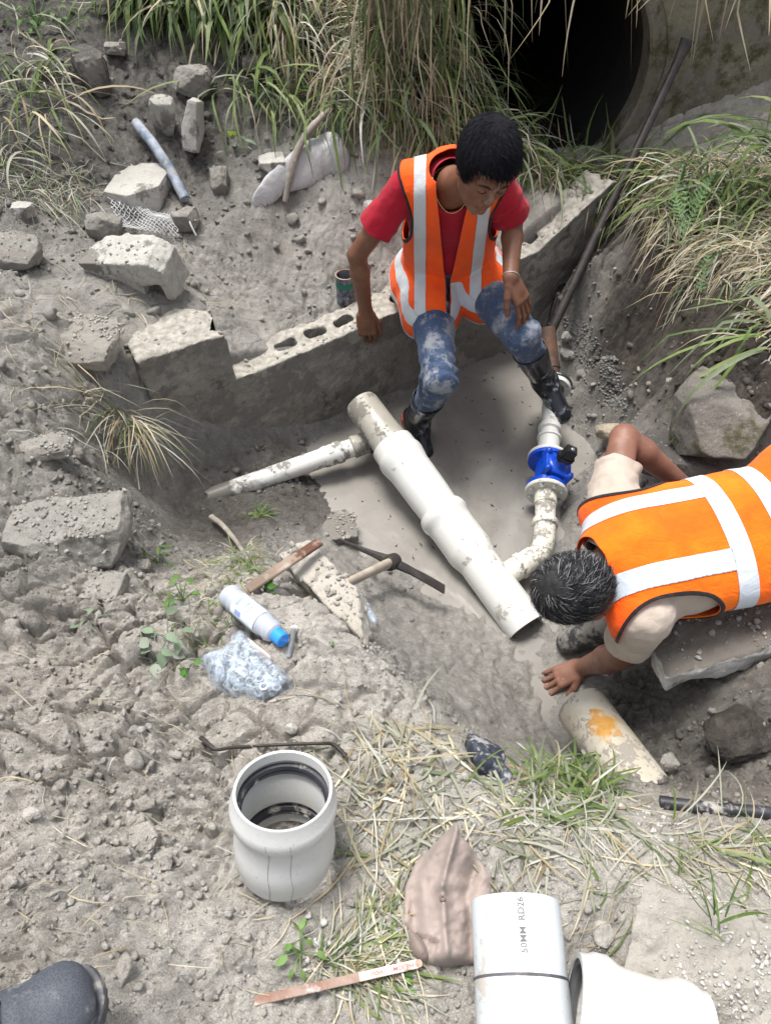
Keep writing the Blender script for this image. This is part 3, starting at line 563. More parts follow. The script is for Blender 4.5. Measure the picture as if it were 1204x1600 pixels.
# ---------------- culvert: headwall with a round opening and its barrel ----------------
HY = 3.5; HC = (.66, .34); HR = .50
cul = thing('culvert', 'concrete culvert with a round dark opening and mossy headwall behind the grass', 'culvert', (HC[0], HY, -.1))
bm = bmesh.new(); ring = []; N_ = 72
def hw(x, z): return HY+.012*math.sin(x*7)+.01*math.sin(z*9+x*3)
xs0, xs1, zs0, zs1 = -.1, 3.6, -.6, 1.25
inn = []; mid = []; outr = []
for k in range(N_):
    a = 2*math.pi*k/N_; c_, s_ = math.cos(a), math.sin(a)
    jag = .004*math.sin(a*7)+.002*math.sin(a*19)
    inn.append(bm.verts.new((HC[0]+c_*(HR+jag), HY+.05, HC[1]+s_*(HR*.98+jag)))); mid.append(bm.verts.new((HC[0]+c_*(HR+.07+jag), HY, HC[1]+s_*(HR*.98+.07+jag))))
    tx = (xs1-HC[0])/c_ if c_ > 1e-6 else ((xs0-HC[0])/c_ if c_ < -1e-6 else 1e9); tz = (zs1-HC[1])/s_ if s_ > 1e-6 else ((zs0-HC[1])/s_ if s_ < -1e-6 else 1e9); T_ = min(tx, tz)
    outr.append([bm.verts.new((HC[0]+c_*((HR+.07)*(1-f)+T_*f), HY, HC[1]+s_*((HR+.07)*(1-f)+T_*f))) for f in (.08, .16, .25, .35, .5, .65, .8, 1)])
for k in range(N_):
    j = (k+1) % N_; bm.faces.new([mid[k], mid[j], outr[j][0], outr[k][0]])
    for q in range(7): bm.faces.new([outr[k][q], outr[j][q], outr[j][q+1], outr[k][q+1]])
hwo = bmo('headwall', bm, CONC_HD, None, True); under(cul, hwo)
rim = lathe('rim', [(HR-.004, .12), (HR-.002, -.004), (HR+.008, -.010), (HR+.024, -.008), (HR+.04, .003), (HR+.075, .006), (HR+.075, .05)], mudtop(concrete('worn_rim_concrete', (.13, .12, .09), (.24, .225, .18), .35, moss=.4), (.12, .11, .08), .5, .8, .4), None, 64, Matrix.Translation((HC[0], HY, HC[1])) @ Matrix.Rotation(-math.pi/2, 4, 'X')); under(cul, rim)
barrel = lathe('barrel', [(HR, 0), (HR, 3.2), (0.001, 3.2)], simple('shade_toned_barrel_concrete', (.018, .018, .018), (.03, .03, .026), .95, 5, .5, .01, 30), None, 56, Matrix.Translation((HC[0], HY+.05, HC[1])) @ Matrix.Rotation(-math.pi/2, 4, 'X'))  # near-black barrel colour stands in for the shade inside
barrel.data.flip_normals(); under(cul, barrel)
# dirt inside the culvert mouth, its colour darkened for the shade in there
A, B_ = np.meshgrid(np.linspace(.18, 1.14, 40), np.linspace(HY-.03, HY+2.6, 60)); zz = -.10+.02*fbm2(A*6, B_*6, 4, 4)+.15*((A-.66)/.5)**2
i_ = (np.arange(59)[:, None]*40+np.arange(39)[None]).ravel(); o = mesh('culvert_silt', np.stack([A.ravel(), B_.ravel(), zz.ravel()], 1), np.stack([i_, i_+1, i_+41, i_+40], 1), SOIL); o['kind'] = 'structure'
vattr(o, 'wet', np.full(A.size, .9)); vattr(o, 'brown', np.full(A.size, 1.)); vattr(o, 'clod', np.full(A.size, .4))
# unseen bank above and behind the headwall, raised to block sky light
A, B_ = np.meshgrid(np.linspace(-.1, 9, 120), np.linspace(HY+.002, 9, 80)); zz = 1.2+.45*(B_-HY)+.05*fbm2(A*3, B_*3, 4, 14); zz[0] = 1.2
i_ = (np.arange(79)[:, None]*120+np.arange(119)[None]).ravel(); o = mesh('unseen_upper_bank', np.stack([A.ravel(), B_.ravel(), zz.ravel()], 1), np.stack([i_, i_+1, i_+121, i_+120], 1), SOIL); o['kind'] = 'structure'
vattr(o, 'wet', np.full(A.size, .5)); vattr(o, 'brown', np.full(A.size, .6)); vattr(o, 'clod', np.full(A.size, .4))
PLASTER = concrete('mud_plaster', (.235, .225, .205), (.32, .305, .28), .25)
# ---------------- stones and broken concrete ----------------
def rock_vf(h, seed, boxy=.6, cuts=5, amp=.12, res=14):
    rs = np.random.default_rng(seed); g = np.linspace(-1, 1, res); V = []; F = []; n = 0
    for ax in range(3):
        for sg in (-1, 1):
            a, b = np.meshgrid(g, g, indexing='ij'); P = np.zeros((res*res, 3)); P[:, ax] = sg; P[:, (ax+1) % 3] = a.ravel(); P[:, (ax+2) % 3] = b.ravel()
            i = (np.arange(res-1)[:, None]*res+np.arange(res-1)[None]).ravel(); f = np.stack([i, i+res, i+res+1, i+1], 1)+n
            if sg < 0: f = f[:, ::-1]
            V.append(P); F.append(f); n += len(P)
    V = np.concatenate(V); F = np.concatenate(F)
    key = np.round(V*1e4).astype(np.int64); _, first, inv = np.unique(key, axis=0, return_index=True, return_inverse=True); inv = inv.ravel(); V = V[first]; F = inv[F]
    sph = V/np.linalg.norm(V, axis=1)[:, None]; V = sph*(1-boxy)*1.15+V*boxy*.9
    for _ in range(cuts):
        nn = nrm(rs.normal(size=3)); d = rs.uniform(.62, .95); e = V@nn-d; V = V-np.outer(np.maximum(e, 0), nn)*.95
    hh = np.asarray(h, float); q = V*hh; s = hh.mean()
    off = rs.uniform(0, 50, 3); N = nrm_rows(V)
    V = q+N*(fbm3(q/s*1.1+off, 4, seed % 17)*amp*s*1.3+fbm3(q/s*5+off, 3, 3)*amp*s*.45)[:, None]
    return V, F
def nrm_rows(a): return a/np.maximum(np.linalg.norm(a, axis=1), 1e-9)[:, None]
ROCKS = []
def rock(name, px, py, wpx, hpx, m, rot=0, k=.6, seed=1, sink=.25, boxy=.6, tilt=(0, 0), amp=.15, cuts=5, res=26, label=None, cat=None, group=None, at=None):
    p = hit(px, py+hpx*.2) if at is None else np.array(at); dep = (p-CAM)@FW; el = math.asin(-(p-CAM)[2]/np.linalg.norm(p-CAM))
    hx = wpx*dep/FOC/2; hy = hpx*dep/FOC/2/(math.sin(el)+k*math.cos(el)); hz = hy*k
    if abs(rot) > 45 and abs(rot) < 135: hx, hy = hy, hx
    V, F = rock_vf((hx, hy, hz), seed, boxy, cuts, amp, res)
    M_ = Euler((R(tilt[0]), R(tilt[1]), R(rot))).to_matrix(); V = V@np.array(M_).T
    o = mesh(name, V, F, m); o.location = V3(p+(0, 0, hz*(1-2*sink)))
    if label: tag(o, label, cat or 'rock', group)
    if not (900 < px < 1204 and py < 1300): ROCKS.append((o, wpx))
    if m is SOIL:
        n_ = len(V); far = px > 900; vattr(o, 'wet', np.full(n_, .6 if far else .1)); vattr(o, 'brown', np.full(n_, .9 if far else .45)); vattr(o, 'clod', np.full(n_, .5))
    return o
rock('concrete_chunk', 222, 285, 84, 76, CONC_L, -12, .35, 3, .3, .85, (8, 4), .08, 4, 34, 'flat pale slab of broken concrete under the blue and white stick', 'concrete')
rock('stone', 262, 188, 40, 72, CONC, 8, 1.3, 5, .2, .5, (0, 0), .1, 5, 16, 'upright pointed grey stone above the flat pale slab', 'rock')
rock('concrete_chunk', 309, 208, 26, 92, CONC_L, -8, 1.5, 6, .15, .8, (-20, 5), .08, 3, 16, 'narrow upright strip of broken concrete near the two stones below the grass', 'concrete')
rock('stone', 303, 127, 56, 52, CONC_M, 0, .8, 7, .25, .4, label='rounded grey boulder at the foot of the green grass', cat='rock')
rock('stone', 148, 112, 46, 82, STONE_D, 20, .8, 8, .25, .5, label='dark wet upright stone at the top left near the grass', cat='rock')
rock('stone', 182, 78, 34, 26, CONC_M, 0, .7, 9, label='small grey stone above the dark wet stone at the top', cat='rock')
rock('stone', 427, 258, 44, 44, CONC_L, 10, .7, 10, boxy=.75, label='pale squarish stone beside the left end of the white sack', cat='rock')
rock('stone', 345, 278, 30, 58, CONC_M, 12, .9, 11, label='slim muddy stone between the narrow concrete strip and the sack', cat='rock')
rock('stone', 42, 328, 34, 38, CONC_L, 0, .8, 12, label='small cream stone at the far left edge above the mud', cat='rock')
rock('stone', 165, 347, 50, 56, CONC_M, 0, .7, 13, label='grey mud covered stone left of the wire netting', cat='rock')
rock('stone', 28, 392, 76, 76, CONC_M, 0, .6, 14, label='large mud covered stone at the left edge below the cream stone', cat='rock')
rock('stone', 583, 325, 50, 36, CONC_L, -10, .6, 15, label='pale stone behind the red sleeve of the seated worker', cat='rock')
rock('stone', 290, 340, 44, 50, CONC_M, 0, .7, 16, label='muddy stone at the lower end of the blue and white stick', cat='rock')
rock('stone', 400, 100, 42, 34, CONC_M, 0, .7, 17, label='grey stone half hidden in the tall grass', cat='rock')
rock('concrete_chunk', 115, 508, 160, 84, mudtop(concrete('tan_buried_slab', (.27, .245, .205), (.37, .345, .30), .3), (.25, .235, .21)), -10, .34, 18, .74, .85, (5, 0), .12, 3, 34, 'buried slab of tan concrete left of the wall corner', 'concrete')
rock('concrete_chunk', 112, 790, 190, 150, PLASTER, -6, .5, 19, .45, .6, (6, 0), .12, 4, 44, 'big smooth mud plastered block at the left below the wall corner', 'concrete')
rock('concrete_chunk', 145, 905, 110, 70, PLASTER, -4, .55, 20, .55, .85, (0, 0), .08, 3, 30, 'square edged muddy block below the big plastered block', 'concrete')
rock('stone', 60, 690, 110, 60, CONC_M, 8, .5, 21, .5, .5, label='low muddy boulder left of the grass tuft at the wall corner', cat='rock')
rock('stone', 437, 885-0, 30, 28, CONC_M, 0, .8, 122, label='small clod like stone by the weeds left of the wooden batten', cat='rock', at=hit(222, 888))
rock('pebble', 455, 1137, 19, 20, CONC_L, 0, .9, 22, .1, .2, label='small round beige pebble above the white coupling', cat='pebble', amp=.05)
rock('pebble', 52, 1267, 28, 24, CONC_L, 20, .6, 23, .2, .5, label='white angular pebble on the bare soil at the left', cat='pebble')
rock('pebble', 938, 1453, 29, 44, CONC_L, 0, .8, 24, .1, .2, label='smooth egg shaped pale stone right of the large loose pipe', cat='pebble', amp=.05)
rock('pebble', 930, 1495, 44, 36, STONE_D, 20, .7, 25, .2, .5, label='dark speckled stone just below the egg shaped stone', cat='pebble')
rock('clod', 232, 1305, 52, 66, SOIL, 10, .8, 26, .3, .5, label='large grey clod of earth left of the white coupling', cat='clod', amp=.16)
rock('clod', 262, 1345, 22, 30, SOIL, 10, .8, 27, .2, .5, label='small brown clod just below the large grey clod', cat='clod', amp=.16)
rock('concrete_chunk', 1110, 1480, 320, 230, mudtop(concrete('dusty_rough_concrete', (.29, .27, .235), (.40, .375, .335), .1), (.36, .34, .305), .4, .8, .5), -18, .24, 28, .45, .65, (4, -3), .24, 4, 110, 'wide pale slab of rough concrete at the lower right corner', 'concrete')
rock('stone', 1105, 640, 150, 150, concrete('mossy_rock', (.13, .122, .108), (.22, .208, .185), .4, moss=.35), -38, .75, 29, .38, .7, (10, 12), .07, 5, 30, label='large angular grey rock with brown moss below the dry grass on the right', cat='rock')
rock('stone', 1060, 700, 130, 90, STONE_D, -20, .6, 30, .45, .5, label='dark wet rock between the big mossy rock and the bent elbow', cat='rock')
rock('stone', 962, 668, 66, 40, simple('tan_stone', (.36, .31, .24), (.2, .17, .13), .9, 30, .8, .006, 60), -20, .5, 31, .3, .5, label='crumbling tan stone at the edge of the water near the bent elbow', cat='rock')
rock('stone', 258-0, 0, 22, 22, CONC_L, 0, .7, 32, label='white pebble at the water edge left of the rusty pipe', cat='rock', at=hit(885, 556))
rock('stone', 880, 540, 16, 22, CONC_L, 0, .7, 33, label='small pale stone beside the foot of the rusty pipe', cat='rock', at=hit(884, 528))
rock('concrete_chunk', 1175, 1120, 150, 90, SOIL, 20, .6, 34, .5, .4, (0, 0), .16, 4, 36, label='muddy lump under the tilted broken slab at the right edge', cat='concrete')
rock('stone', 1040, 1188, 36, 30, CONC_M, 20, .6, 35, label='small brown stone in the dark hollow right of the old pipe piece', cat='rock')
# the big broken slab on the right, tilted, with a bright broken face
def slab(name, a, b, depth, thick, m, label, cat, seed, tilt=0, back=(0, 1, 0), h=.009, amp=.012):
    a = np.asarray(a, float); b = np.asarray(b, float); ux = nrm(b-a); uy = np.asarray(back, float); uy = nrm(uy-ux*(uy@ux)); uz = np.cross(ux, uy)
    L = np.linalg.norm(b-a); c = a+ux*L/2+uy*depth/2-uz*thick/2; Rm = np.stack([ux, uy, uz], 1)
    def f(p):
        q = (p-c)@Rm; n = amp*fbm3(p*11+seed, 4, seed)+amp*.4*fbm3(p*45, 2, seed+1)
        d = np.max(np.abs(q)-np.array([L/2, depth/2, thick/2]), axis=1)
        k1 = q[:, 0]*.5+q[:, 1]*.87-depth*.52; k2 = -q[:, 0]*.8+q[:, 1]*.6-L*.42
        return smin(-np.max([d, k1, k2], axis=0), 1e3, .001)*-1+n
    ext = np.abs(Rm)@np.array([L/2, depth/2, thick/2])+.04
    o = sdf_obj(name, f, c-ext, c+ext, h, m, None, 1); return tag(o, label, cat)
sl_a = Pz(1038, 1060, -.20); sl_b = Pz(1290, 985, -.06)
slab('broken_slab', sl_a, sl_b, .26, .075, mudtop(concrete('chalky_broken_slab', (.44, .43, .41), (.60, .59, .57), .10), (.15, .135, .12), .45, .65), 'thick tilted slab of broken concrete on the mud at the right edge', 'concrete', 41, back=(-.25, 1, -.1), amp=.022)
# pale slab at the pit's edge that carries the batten and the pick handle
pa = Pz(432, 866, -.17); pb = Pz(602, 1042, -.06)
slab('edge_slab', pa, pb, .10, .08, mudtop(concrete('tan_edge_concrete', (.40, .37, .32), (.55, .53, .48), .2), (.34, .31, .27), .3, .9, .6), 'long pale concrete piece along the edge of the pit under the rusty batten', 'concrete', 43, back=(.55, .8, .1), h=.007, amp=.016)
slab('thin_slab', Pz(505, 845, -.575), Pz(560, 838, -.575), .14, .035, CONC_M, 'thin flat grey paving piece at the water edge above the pick', 'concrete', 44, back=(.15, 1, 0), h=.008, amp=.006)
# broken hollow block
bc = hit(218, 432)+(0, 0, .035)
def blk(p):
    q = (p-bc)@np.array(Euler((R(12), R(-6), R(-12))).to_matrix()); n = .014*fbm3(p*10, 4, 7)+.006*fbm3(p*40, 2, 8)
    d = np.max(np.abs(q)-np.array([.155, .075, .085]), axis=1)
    for x in (-.07, .075): d = np.maximum(d, -sbox(q, (x, -.02, -.06), (.038, .2 if x > 0 else .03, .05), None, .015))
    d = np.maximum(d, q[:, 0]*.6+q[:, 2]*.8-.13+.0*n); d = np.maximum(d, -q[:, 0]*.8+q[:, 1]*.6-.14); return d+n
tag(sdf_obj('broken_block', blk, bc-.24, bc+.24, .008, CONC_L, None, 1), 'broken pale hollow concrete block on the mud above the wall corner', 'concrete')
# gravelly cement spill on the right shore
# ---------------- the pipe run in the pit (one glued assembly) ----------------
pipe = thing('pipe_assembly', 'white plastic pipe run with tee, side branches and blue valve lying in the muddy water', 'pipe', Pz(700, 830, -.6))
def pl(name, prof, a, b, m, n=40, parent=pipe, tagit=None, ang=30):
    o = lathe(name, prof, m, None, n, axis_m(a, b), ang=ang); under(parent, o); return o
mA = Pz(612, 696, -.46); mB = Pz(822, 981, -.635); ML = np.linalg.norm(mB-mA); md = (mB-mA)/ML
def at_t(s): return mA+md*s
def tpx(px, py):      # distance along the main pipe nearest to a photo point
    best = min(np.linspace(-.3, ML+.1, 400), key=lambda s: np.hypot(*(np.array([602+FOC*(at_t(s)-CAM)[0]/((at_t(s)-CAM)@FW), 800-FOC*((at_t(s)-CAM)@UP)/((at_t(s)-CAM)@FW)])-(px, py)))); return best
s1 = tpx(690, 806); s2 = tpx(738, 868)
r0 = .0735
pl('coupling', [(.078, -.002), (.086, 0), (.0875, .012), (.0875, .045), (.0925, .055), (.094, .075), (.090, .10), (.0855, .125), (.084, .18), (.0825, .26), (.078, s1-.02), (.078, s1+.03)], mA, mB, PVC)
pl('tee_bell', [(.078, s1-.022), (.088, s1-.018), (.0935, s1-.004), (.095, s1+.012), (.093, s1+.024), (.087, s1+.036), (.0855, s1+.06), (.086, s2-.03), (.085, s2-.01), (.0765, s2+.02), (r0, s2+.035)], mA, mB, PVC)
pl('tee_pipe', [(r0, s2+.02), (r0, ML), (r0-.006, ML+.001), (r0-.008, ML-.06), (r0-.008, s2+.1)], mA, mB, PVC)
pl('grey_pipe_stub', [(.066, -.235), (.070, -.22), (.071, -.1), (.073, -.05), (.076, .0), (.076, .006)], mA, mB, PVC_GREY)
# small branch with the valve
B0 = at_t(tpx(770, 912))
P = [B0, Pz(797, 893, -.575), Pz(812, 883, -.572), Pz(828, 874, -.57)]
bdir = nrm(P[3]-P[1])
rb = .040
pl('branch_socket', [(rb+.004, 0), (rb+.004, .10), (rb+.004, .11), (rb+.009, .112), (rb+.009, .132), (rb+.003, .136), (rb+.003, .18)], B0, P[3], PVC_OLD, 32)
E0 = Pz(812, 884, -.572); E1 = Pz(838, 868, -.57); E2 = Pz(848, 849, -.565); E3 = Pz(851, 822, -.558)
tb = tube('elbow', smooth_path([E0, E1, E2, E3], 8), rb, PVC_OLD, None, 28); under(pipe, tb)
V0 = Pz(852, 771, -.545); pl('elbow_ring', [(rb, -.004), (rb+.007, 0), (rb+.009, .006), (rb+.009, .018), (rb+.006, .026), (rb, .028)], E3, V0, PVC_OLD, 32)
LV = np.linalg.norm(V0-E3); pl('branch_pipe', [(rb-.001, 0), (rb-.001, LV*.62), (rb+.003, LV*.64), (rb+.003, LV+.01)], E3, V0, PVC_OLD, 32)
vd = nrm(Pz(857, 690, -.525)-V0)
fl = pl('flange', [(rb+.003, -.004), (.078, -.004), (.081, 0), (.081, .010), (.078, .013), (rb, .013)], V0, V0+vd, PVC_OLD, 48)
def bolt_at(p, ax, r_=.009, h_=.008, parent=pipe):
    o = lathe('bolt', [(.0005, 0), (r_*1.5, 0), (r_*1.5, .0016), (r_, .0018), (r_, h_), (r_*.8, h_+.0015), (.0005, h_+.0015)], ZINC, None, 6, axis_m(p, np.asarray(p)+ax)); o.parent = parent; o.data.transform(Matrix.Translation(-pipe.location)); return o
side_ = nrm(np.cross(vd, (0, 0, 1))); upv_ = np.cross(side_, vd)
for k in range(8):
    a = math.pi/8+k*math.pi/4; bolt_at(V0+(side_*math.cos(a)+upv_*math.sin(a))*.062-vd*.004, -vd)
# valve body: cast iron shape grown from one distance function
vc = V0+vd*.088; VE = V0+vd*.172; st = nrm(upv_*.93+side_*.36); sr = nrm(np.cross(st, vd))
if sr[0] < 0: sr = -sr
RmV = np.stack([sr, vd, st], 1)
def valve(p):
    d = cap(p, V0+vd*.012, VE-vd*.0, .044, .044)
    d = smin(d, sbox(p, vc+st*.03, (.040, .040, .055), RmV, .02), .02)
    for c in (V0+vd*.0215, VE-vd*.008):
        q = p-c; h_ = np.abs(q@vd)-.0085; r_ = np.linalg.norm(q-np.outer(q@vd, vd), axis=1)-.079; d = smin(d, np.maximum(h_, r_), .006)
    d = smin(d, sbox(p, vc+st*.068, (.057, .053, .0075), RmV, .004), .006)
    d = smin(d, sbox(p, vc+st*.083, (.055, .051, .0075), RmV, .005), .004)
    d = smin(d, cap(p, vc+st*.085, vc+st*.118, .038, .024), .014)
    for s in (-1, 1):
        for u in (-1, 1): d = smin(d, cap(p, vc+sr*s*.047+vd*u*.043+st*.062, vc+sr*s*.047+vd*u*.043+st*.092, .0145, .0145), .004)
    d = smin(d, sbox(p, vc-vd*.053+st*.03, (.004, .02, .035), RmV, .002), .006)
    return d
blue = simple('blue_enamel', (.003, .05, .42), (.004, .065, .5), .3, 6, .12, .0015, 60, mud=.03, spec=.5)
vb = sdf_obj('valve_body', valve, vc-.2, vc+.2, .0032, blue, None, 2); under(pipe, vb)
for s in (-1, 1):
    for u in (-1, 1): bolt_at(vc+sr*s*.047+vd*u*.043+st*.0915, st, .0075, .005)
def boxes(name, lst, m, parent, bev=.003):
    bm = bmesh.new()
    for c, s in lst: box_bm(bm, c, s, None, bev)
    o = bmo(name, bm, m); autos(o, 30); return o
capM = Matrix.Identity(4)
for i in range(3):
    capM[i][0] = sr[i]; capM[i][1] = vd[i]; capM[i][2] = st[i]; capM[i][3] = (vc+st*.118)[i]
cp = boxes('operating_cap', [((0, 0, .012), (.05, .046, .03)), ((0, 0, .045), (.043, .041, .045)), ((-.027, -.002, .018), (.012, .034, .028)), ((.027, -.002, .018), (.012, .034, .028))], simple('black_plastic', (.012, .012, .014), (.02, .02, .022), .35, 10, .1), None, .004)
cp.data.transform(capM); under(pipe, cp)
bolt_at(vc+st*(.118+.0675), st, .0055, .003)
fl2 = pl('flange', [(rb+.003, .013), (.078, .013), (.081, .01), (.081, 0), (.078, -.004), (rb, -.004)], VE+vd*.002, VE+vd*1, PVC, 48)
X1 = Pz(860, 636, -.505); X2 = Pz(869, 604, -.50); L2 = np.linalg.norm(X1-VE)
pl('branch_pipe', [(rb+.002, 0), (rb+.002, .045), (rb+.003, .055), (rb+.003, .105), (rb+.009, .108), (rb+.009, .120), (rb+.002, .126), (rb-.002, .14), (rb-.002, .15), (rb+.007, .155), (rb+.0075, .175), (rb+.004, .183), (rb-.003, .188), (rb-.003, L2+.05)], VE, X1, PVC, 36)
XE = X2; u2 = nrm(X2-X1)
pl('end_ring', [(rb-.004, -.02), (rb+.02, -.018), (rb+.024, -.006), (rb+.02, .004), (.01, .006)], X2, X2+u2, PVC, 40)
pl('rubber_seal', [(rb+.018, .0045), (rb+.026, .006), (rb+.026, .017), (rb+.018, .019), (.01, .019)], X2, X2+u2, RUBBER, 40)
# long side pipe that runs left along the wall
S0 = Pz(576, 690, -.53); S1 = Pz(548, 704, -.545); S2 = Pz(330, 778, -.565); S3 = Pz(262, 801, -.625)
sd_ = nrm(S2-S0); LS = np.linalg.norm(S3-S0)
def spot(ntree, old, centre, rad, colr, sc=30):
    gp = ntree.nodes.new('ShaderNodeTexCoord'); vm = ntree.nodes.new('ShaderNodeVectorMath'); vm.operation = 'DISTANCE'; vm.inputs[1].default_value = V3(centre); ntree.links.new(gp.outputs['Object'], vm.inputs[0])
    nz = ntree.nodes.new('ShaderNodeTexNoise'); nz.inputs['Scale'].default_value = sc; nz.inputs['Detail'].default_value = 6; ntree.links.new(gp.outputs['Object'], nz.inputs[0])
    ml = ntree.nodes.new('ShaderNodeMath'); ml.operation = 'MULTIPLY_ADD'; ml.inputs[1].default_value = -rad*2.4; ntree.links.new(nz.outputs['Fac'], ml.inputs[0]); ntree.links.new(vm.outputs['Value'], ml.inputs[2])
    mr = ntree.nodes.new('ShaderNodeMapRange'); mr.inputs[1].default_value = -.2*rad; mr.inputs[2].default_value = -.6*rad; ntree.links.new(ml.outputs[0], mr.inputs[0])
    mx = ntree.nodes.new('ShaderNodeMix'); mx.data_type = 'RGBA'; ntree.links.new(mr.outputs[0], mx.inputs[0]); ntree.links.new(old, mx.inputs[6]); mx.inputs[7].default_value = (*colr, 1); return mx.outputs[2]
pl('side_pipe', [(.039, .05), (.039, .115), (.0455, .12), (.0465, .13), (.0465, .142), (.044, .15), (.0445, .19), (.0395, .205), (.0395, LS)], S0, S3, PVC_MUD, 36)
o_ = bpy.data.objects['side_pipe']; sm_ = PVC_MUD.copy(); o_.data.materials[0] = sm_; n__ = sm_.node_tree; b__ = n__.nodes['Principled BSDF']; off_ = np.array(pipe.location)
n__.links.new(spot(n__, b__.inputs['Base Color'].links[0].from_socket, S3-off_, .42, (.15, .14, .125), 14), b__.inputs['Base Color'])
pl('side_socket', [(.03, -.03), (.043, -.03), (.0455, .0), (.0455, .055), (.047, .06), (.047, .07), (.040, .075)], S0, S3, PVC_GREY, 36)
pl('rubber_seal', [(.0475, -.012), (.0525, -.010), (.0535, 0), (.0525, .008), (.0475, .010), (.04, .01)], S0, S3, RUBBER, 36)
# ---------------- rusty iron stand pipe and the long digging bar ----------------
i0 = Pz(863, 594, -.50); i1 = Pz(857, 532, -.41)
ip = lathe('iron_pipe', [(.01, 0), (.034, 0), (.034, .07), (.038, .072), (.038, .10), (.034, .104), (.034, .26), (.028, .262), (.026, .2)], RUST, None, 28, axis_m(i0-nrm(i1-i0)*.02, i1)); tag(ip, 'short rusty iron pipe rising behind the right boot of the seated worker', 'pipe')
b0 = Pz(848, 545, -.47); b1 = Py(1074, 62, HY-.045); bd = nrm(b1-b0)
V, F = tube_vf([b0, b0+bd*.5, b1-bd*.16, b1-bd*.10], [.0165, .016, .014, .014], 14)
bar = tube('digging_bar', [b0-bd*.05, b0+bd*.4, b0+bd*.8, b1-bd*.14, b1-bd*.07, b1], [.021, .0205, .0195, .019, .022, .031], STEEL, None, 14); tag(bar, 'long black steel digging bar leaning from the pit against the headwall', 'bar')
# flatten the chisel end
n_w = nrm(np.cross(bd, (1, 0, .3)))
for v in bar.data.vertices:
    q = np.array(v.co)-b1; s = q@bd
    if s > -.15:
        k = sstep(-.15, 0, s)*.8; v.co = V3(np.array(v.co)-n_w*(q@n_w)*k)
# black muddy hose beside the bar
hp = [hit(846, 545), hit(858, 510)+(0, 0, .01), hit(868, 470)+(0, 0, .015), hit(888, 425)+(0, 0, .012), hit(912, 375)+(0, 0, .01), hit(940, 325)+(0, 0, .0)]
tag(tube('hose', smooth_path(hp, 8), .015, simple('black_wet_hose', (.012, .011, .01), (.035, .03, .026), .4, 20, .6, .004, 70, mud=.15), None, 14, noise=.06), 'thick black muddy hose along the broken end of the wall', 'hose')
# old pipe piece half buried, and black pipe
oa = Pz(906, 1103, -.455); ob = Pz(1042, 1288, -.365)
LO = np.linalg.norm(ob-oa)
op = lathe('old_pipe_piece', [(.064, .14), (.068, .0), (.074, .0005), (.075, .01), (.075, LO)], pvc('yellowed_pipe', (.37, .335, .265), .46, 15, mudcol=(.25, .23, .20)), None, 48, axis_m(oa, ob))
tag(op, 'cut piece of cream stained pipe half buried in mud below the older man\'s hand', 'pipe')
nt_ = op.data.materials[0].node_tree      # a rust coloured stain near its cut end
bs_ = nt_.nodes['Principled BSDF']; old = bs_.inputs['Base Color'].links[0].from_socket
sp = oa+nrm(ob-oa)*.09+np.array([0, -.02, .072]); nt_.links.new(spot(nt_, old, sp, .05, (.42, .22, .05)), bs_.inputs['Base Color'])
tag(tube('black_pipe', smooth_path([Pz(1030, 1253, -.155), Pz(1100, 1262, -.14), Pz(1204, 1271, -.12), Pz(1330, 1285, -.12)], 5), .0145, RUBBER, None, 14), 'thin black pipe lying on the soil at the right edge', 'pipe')
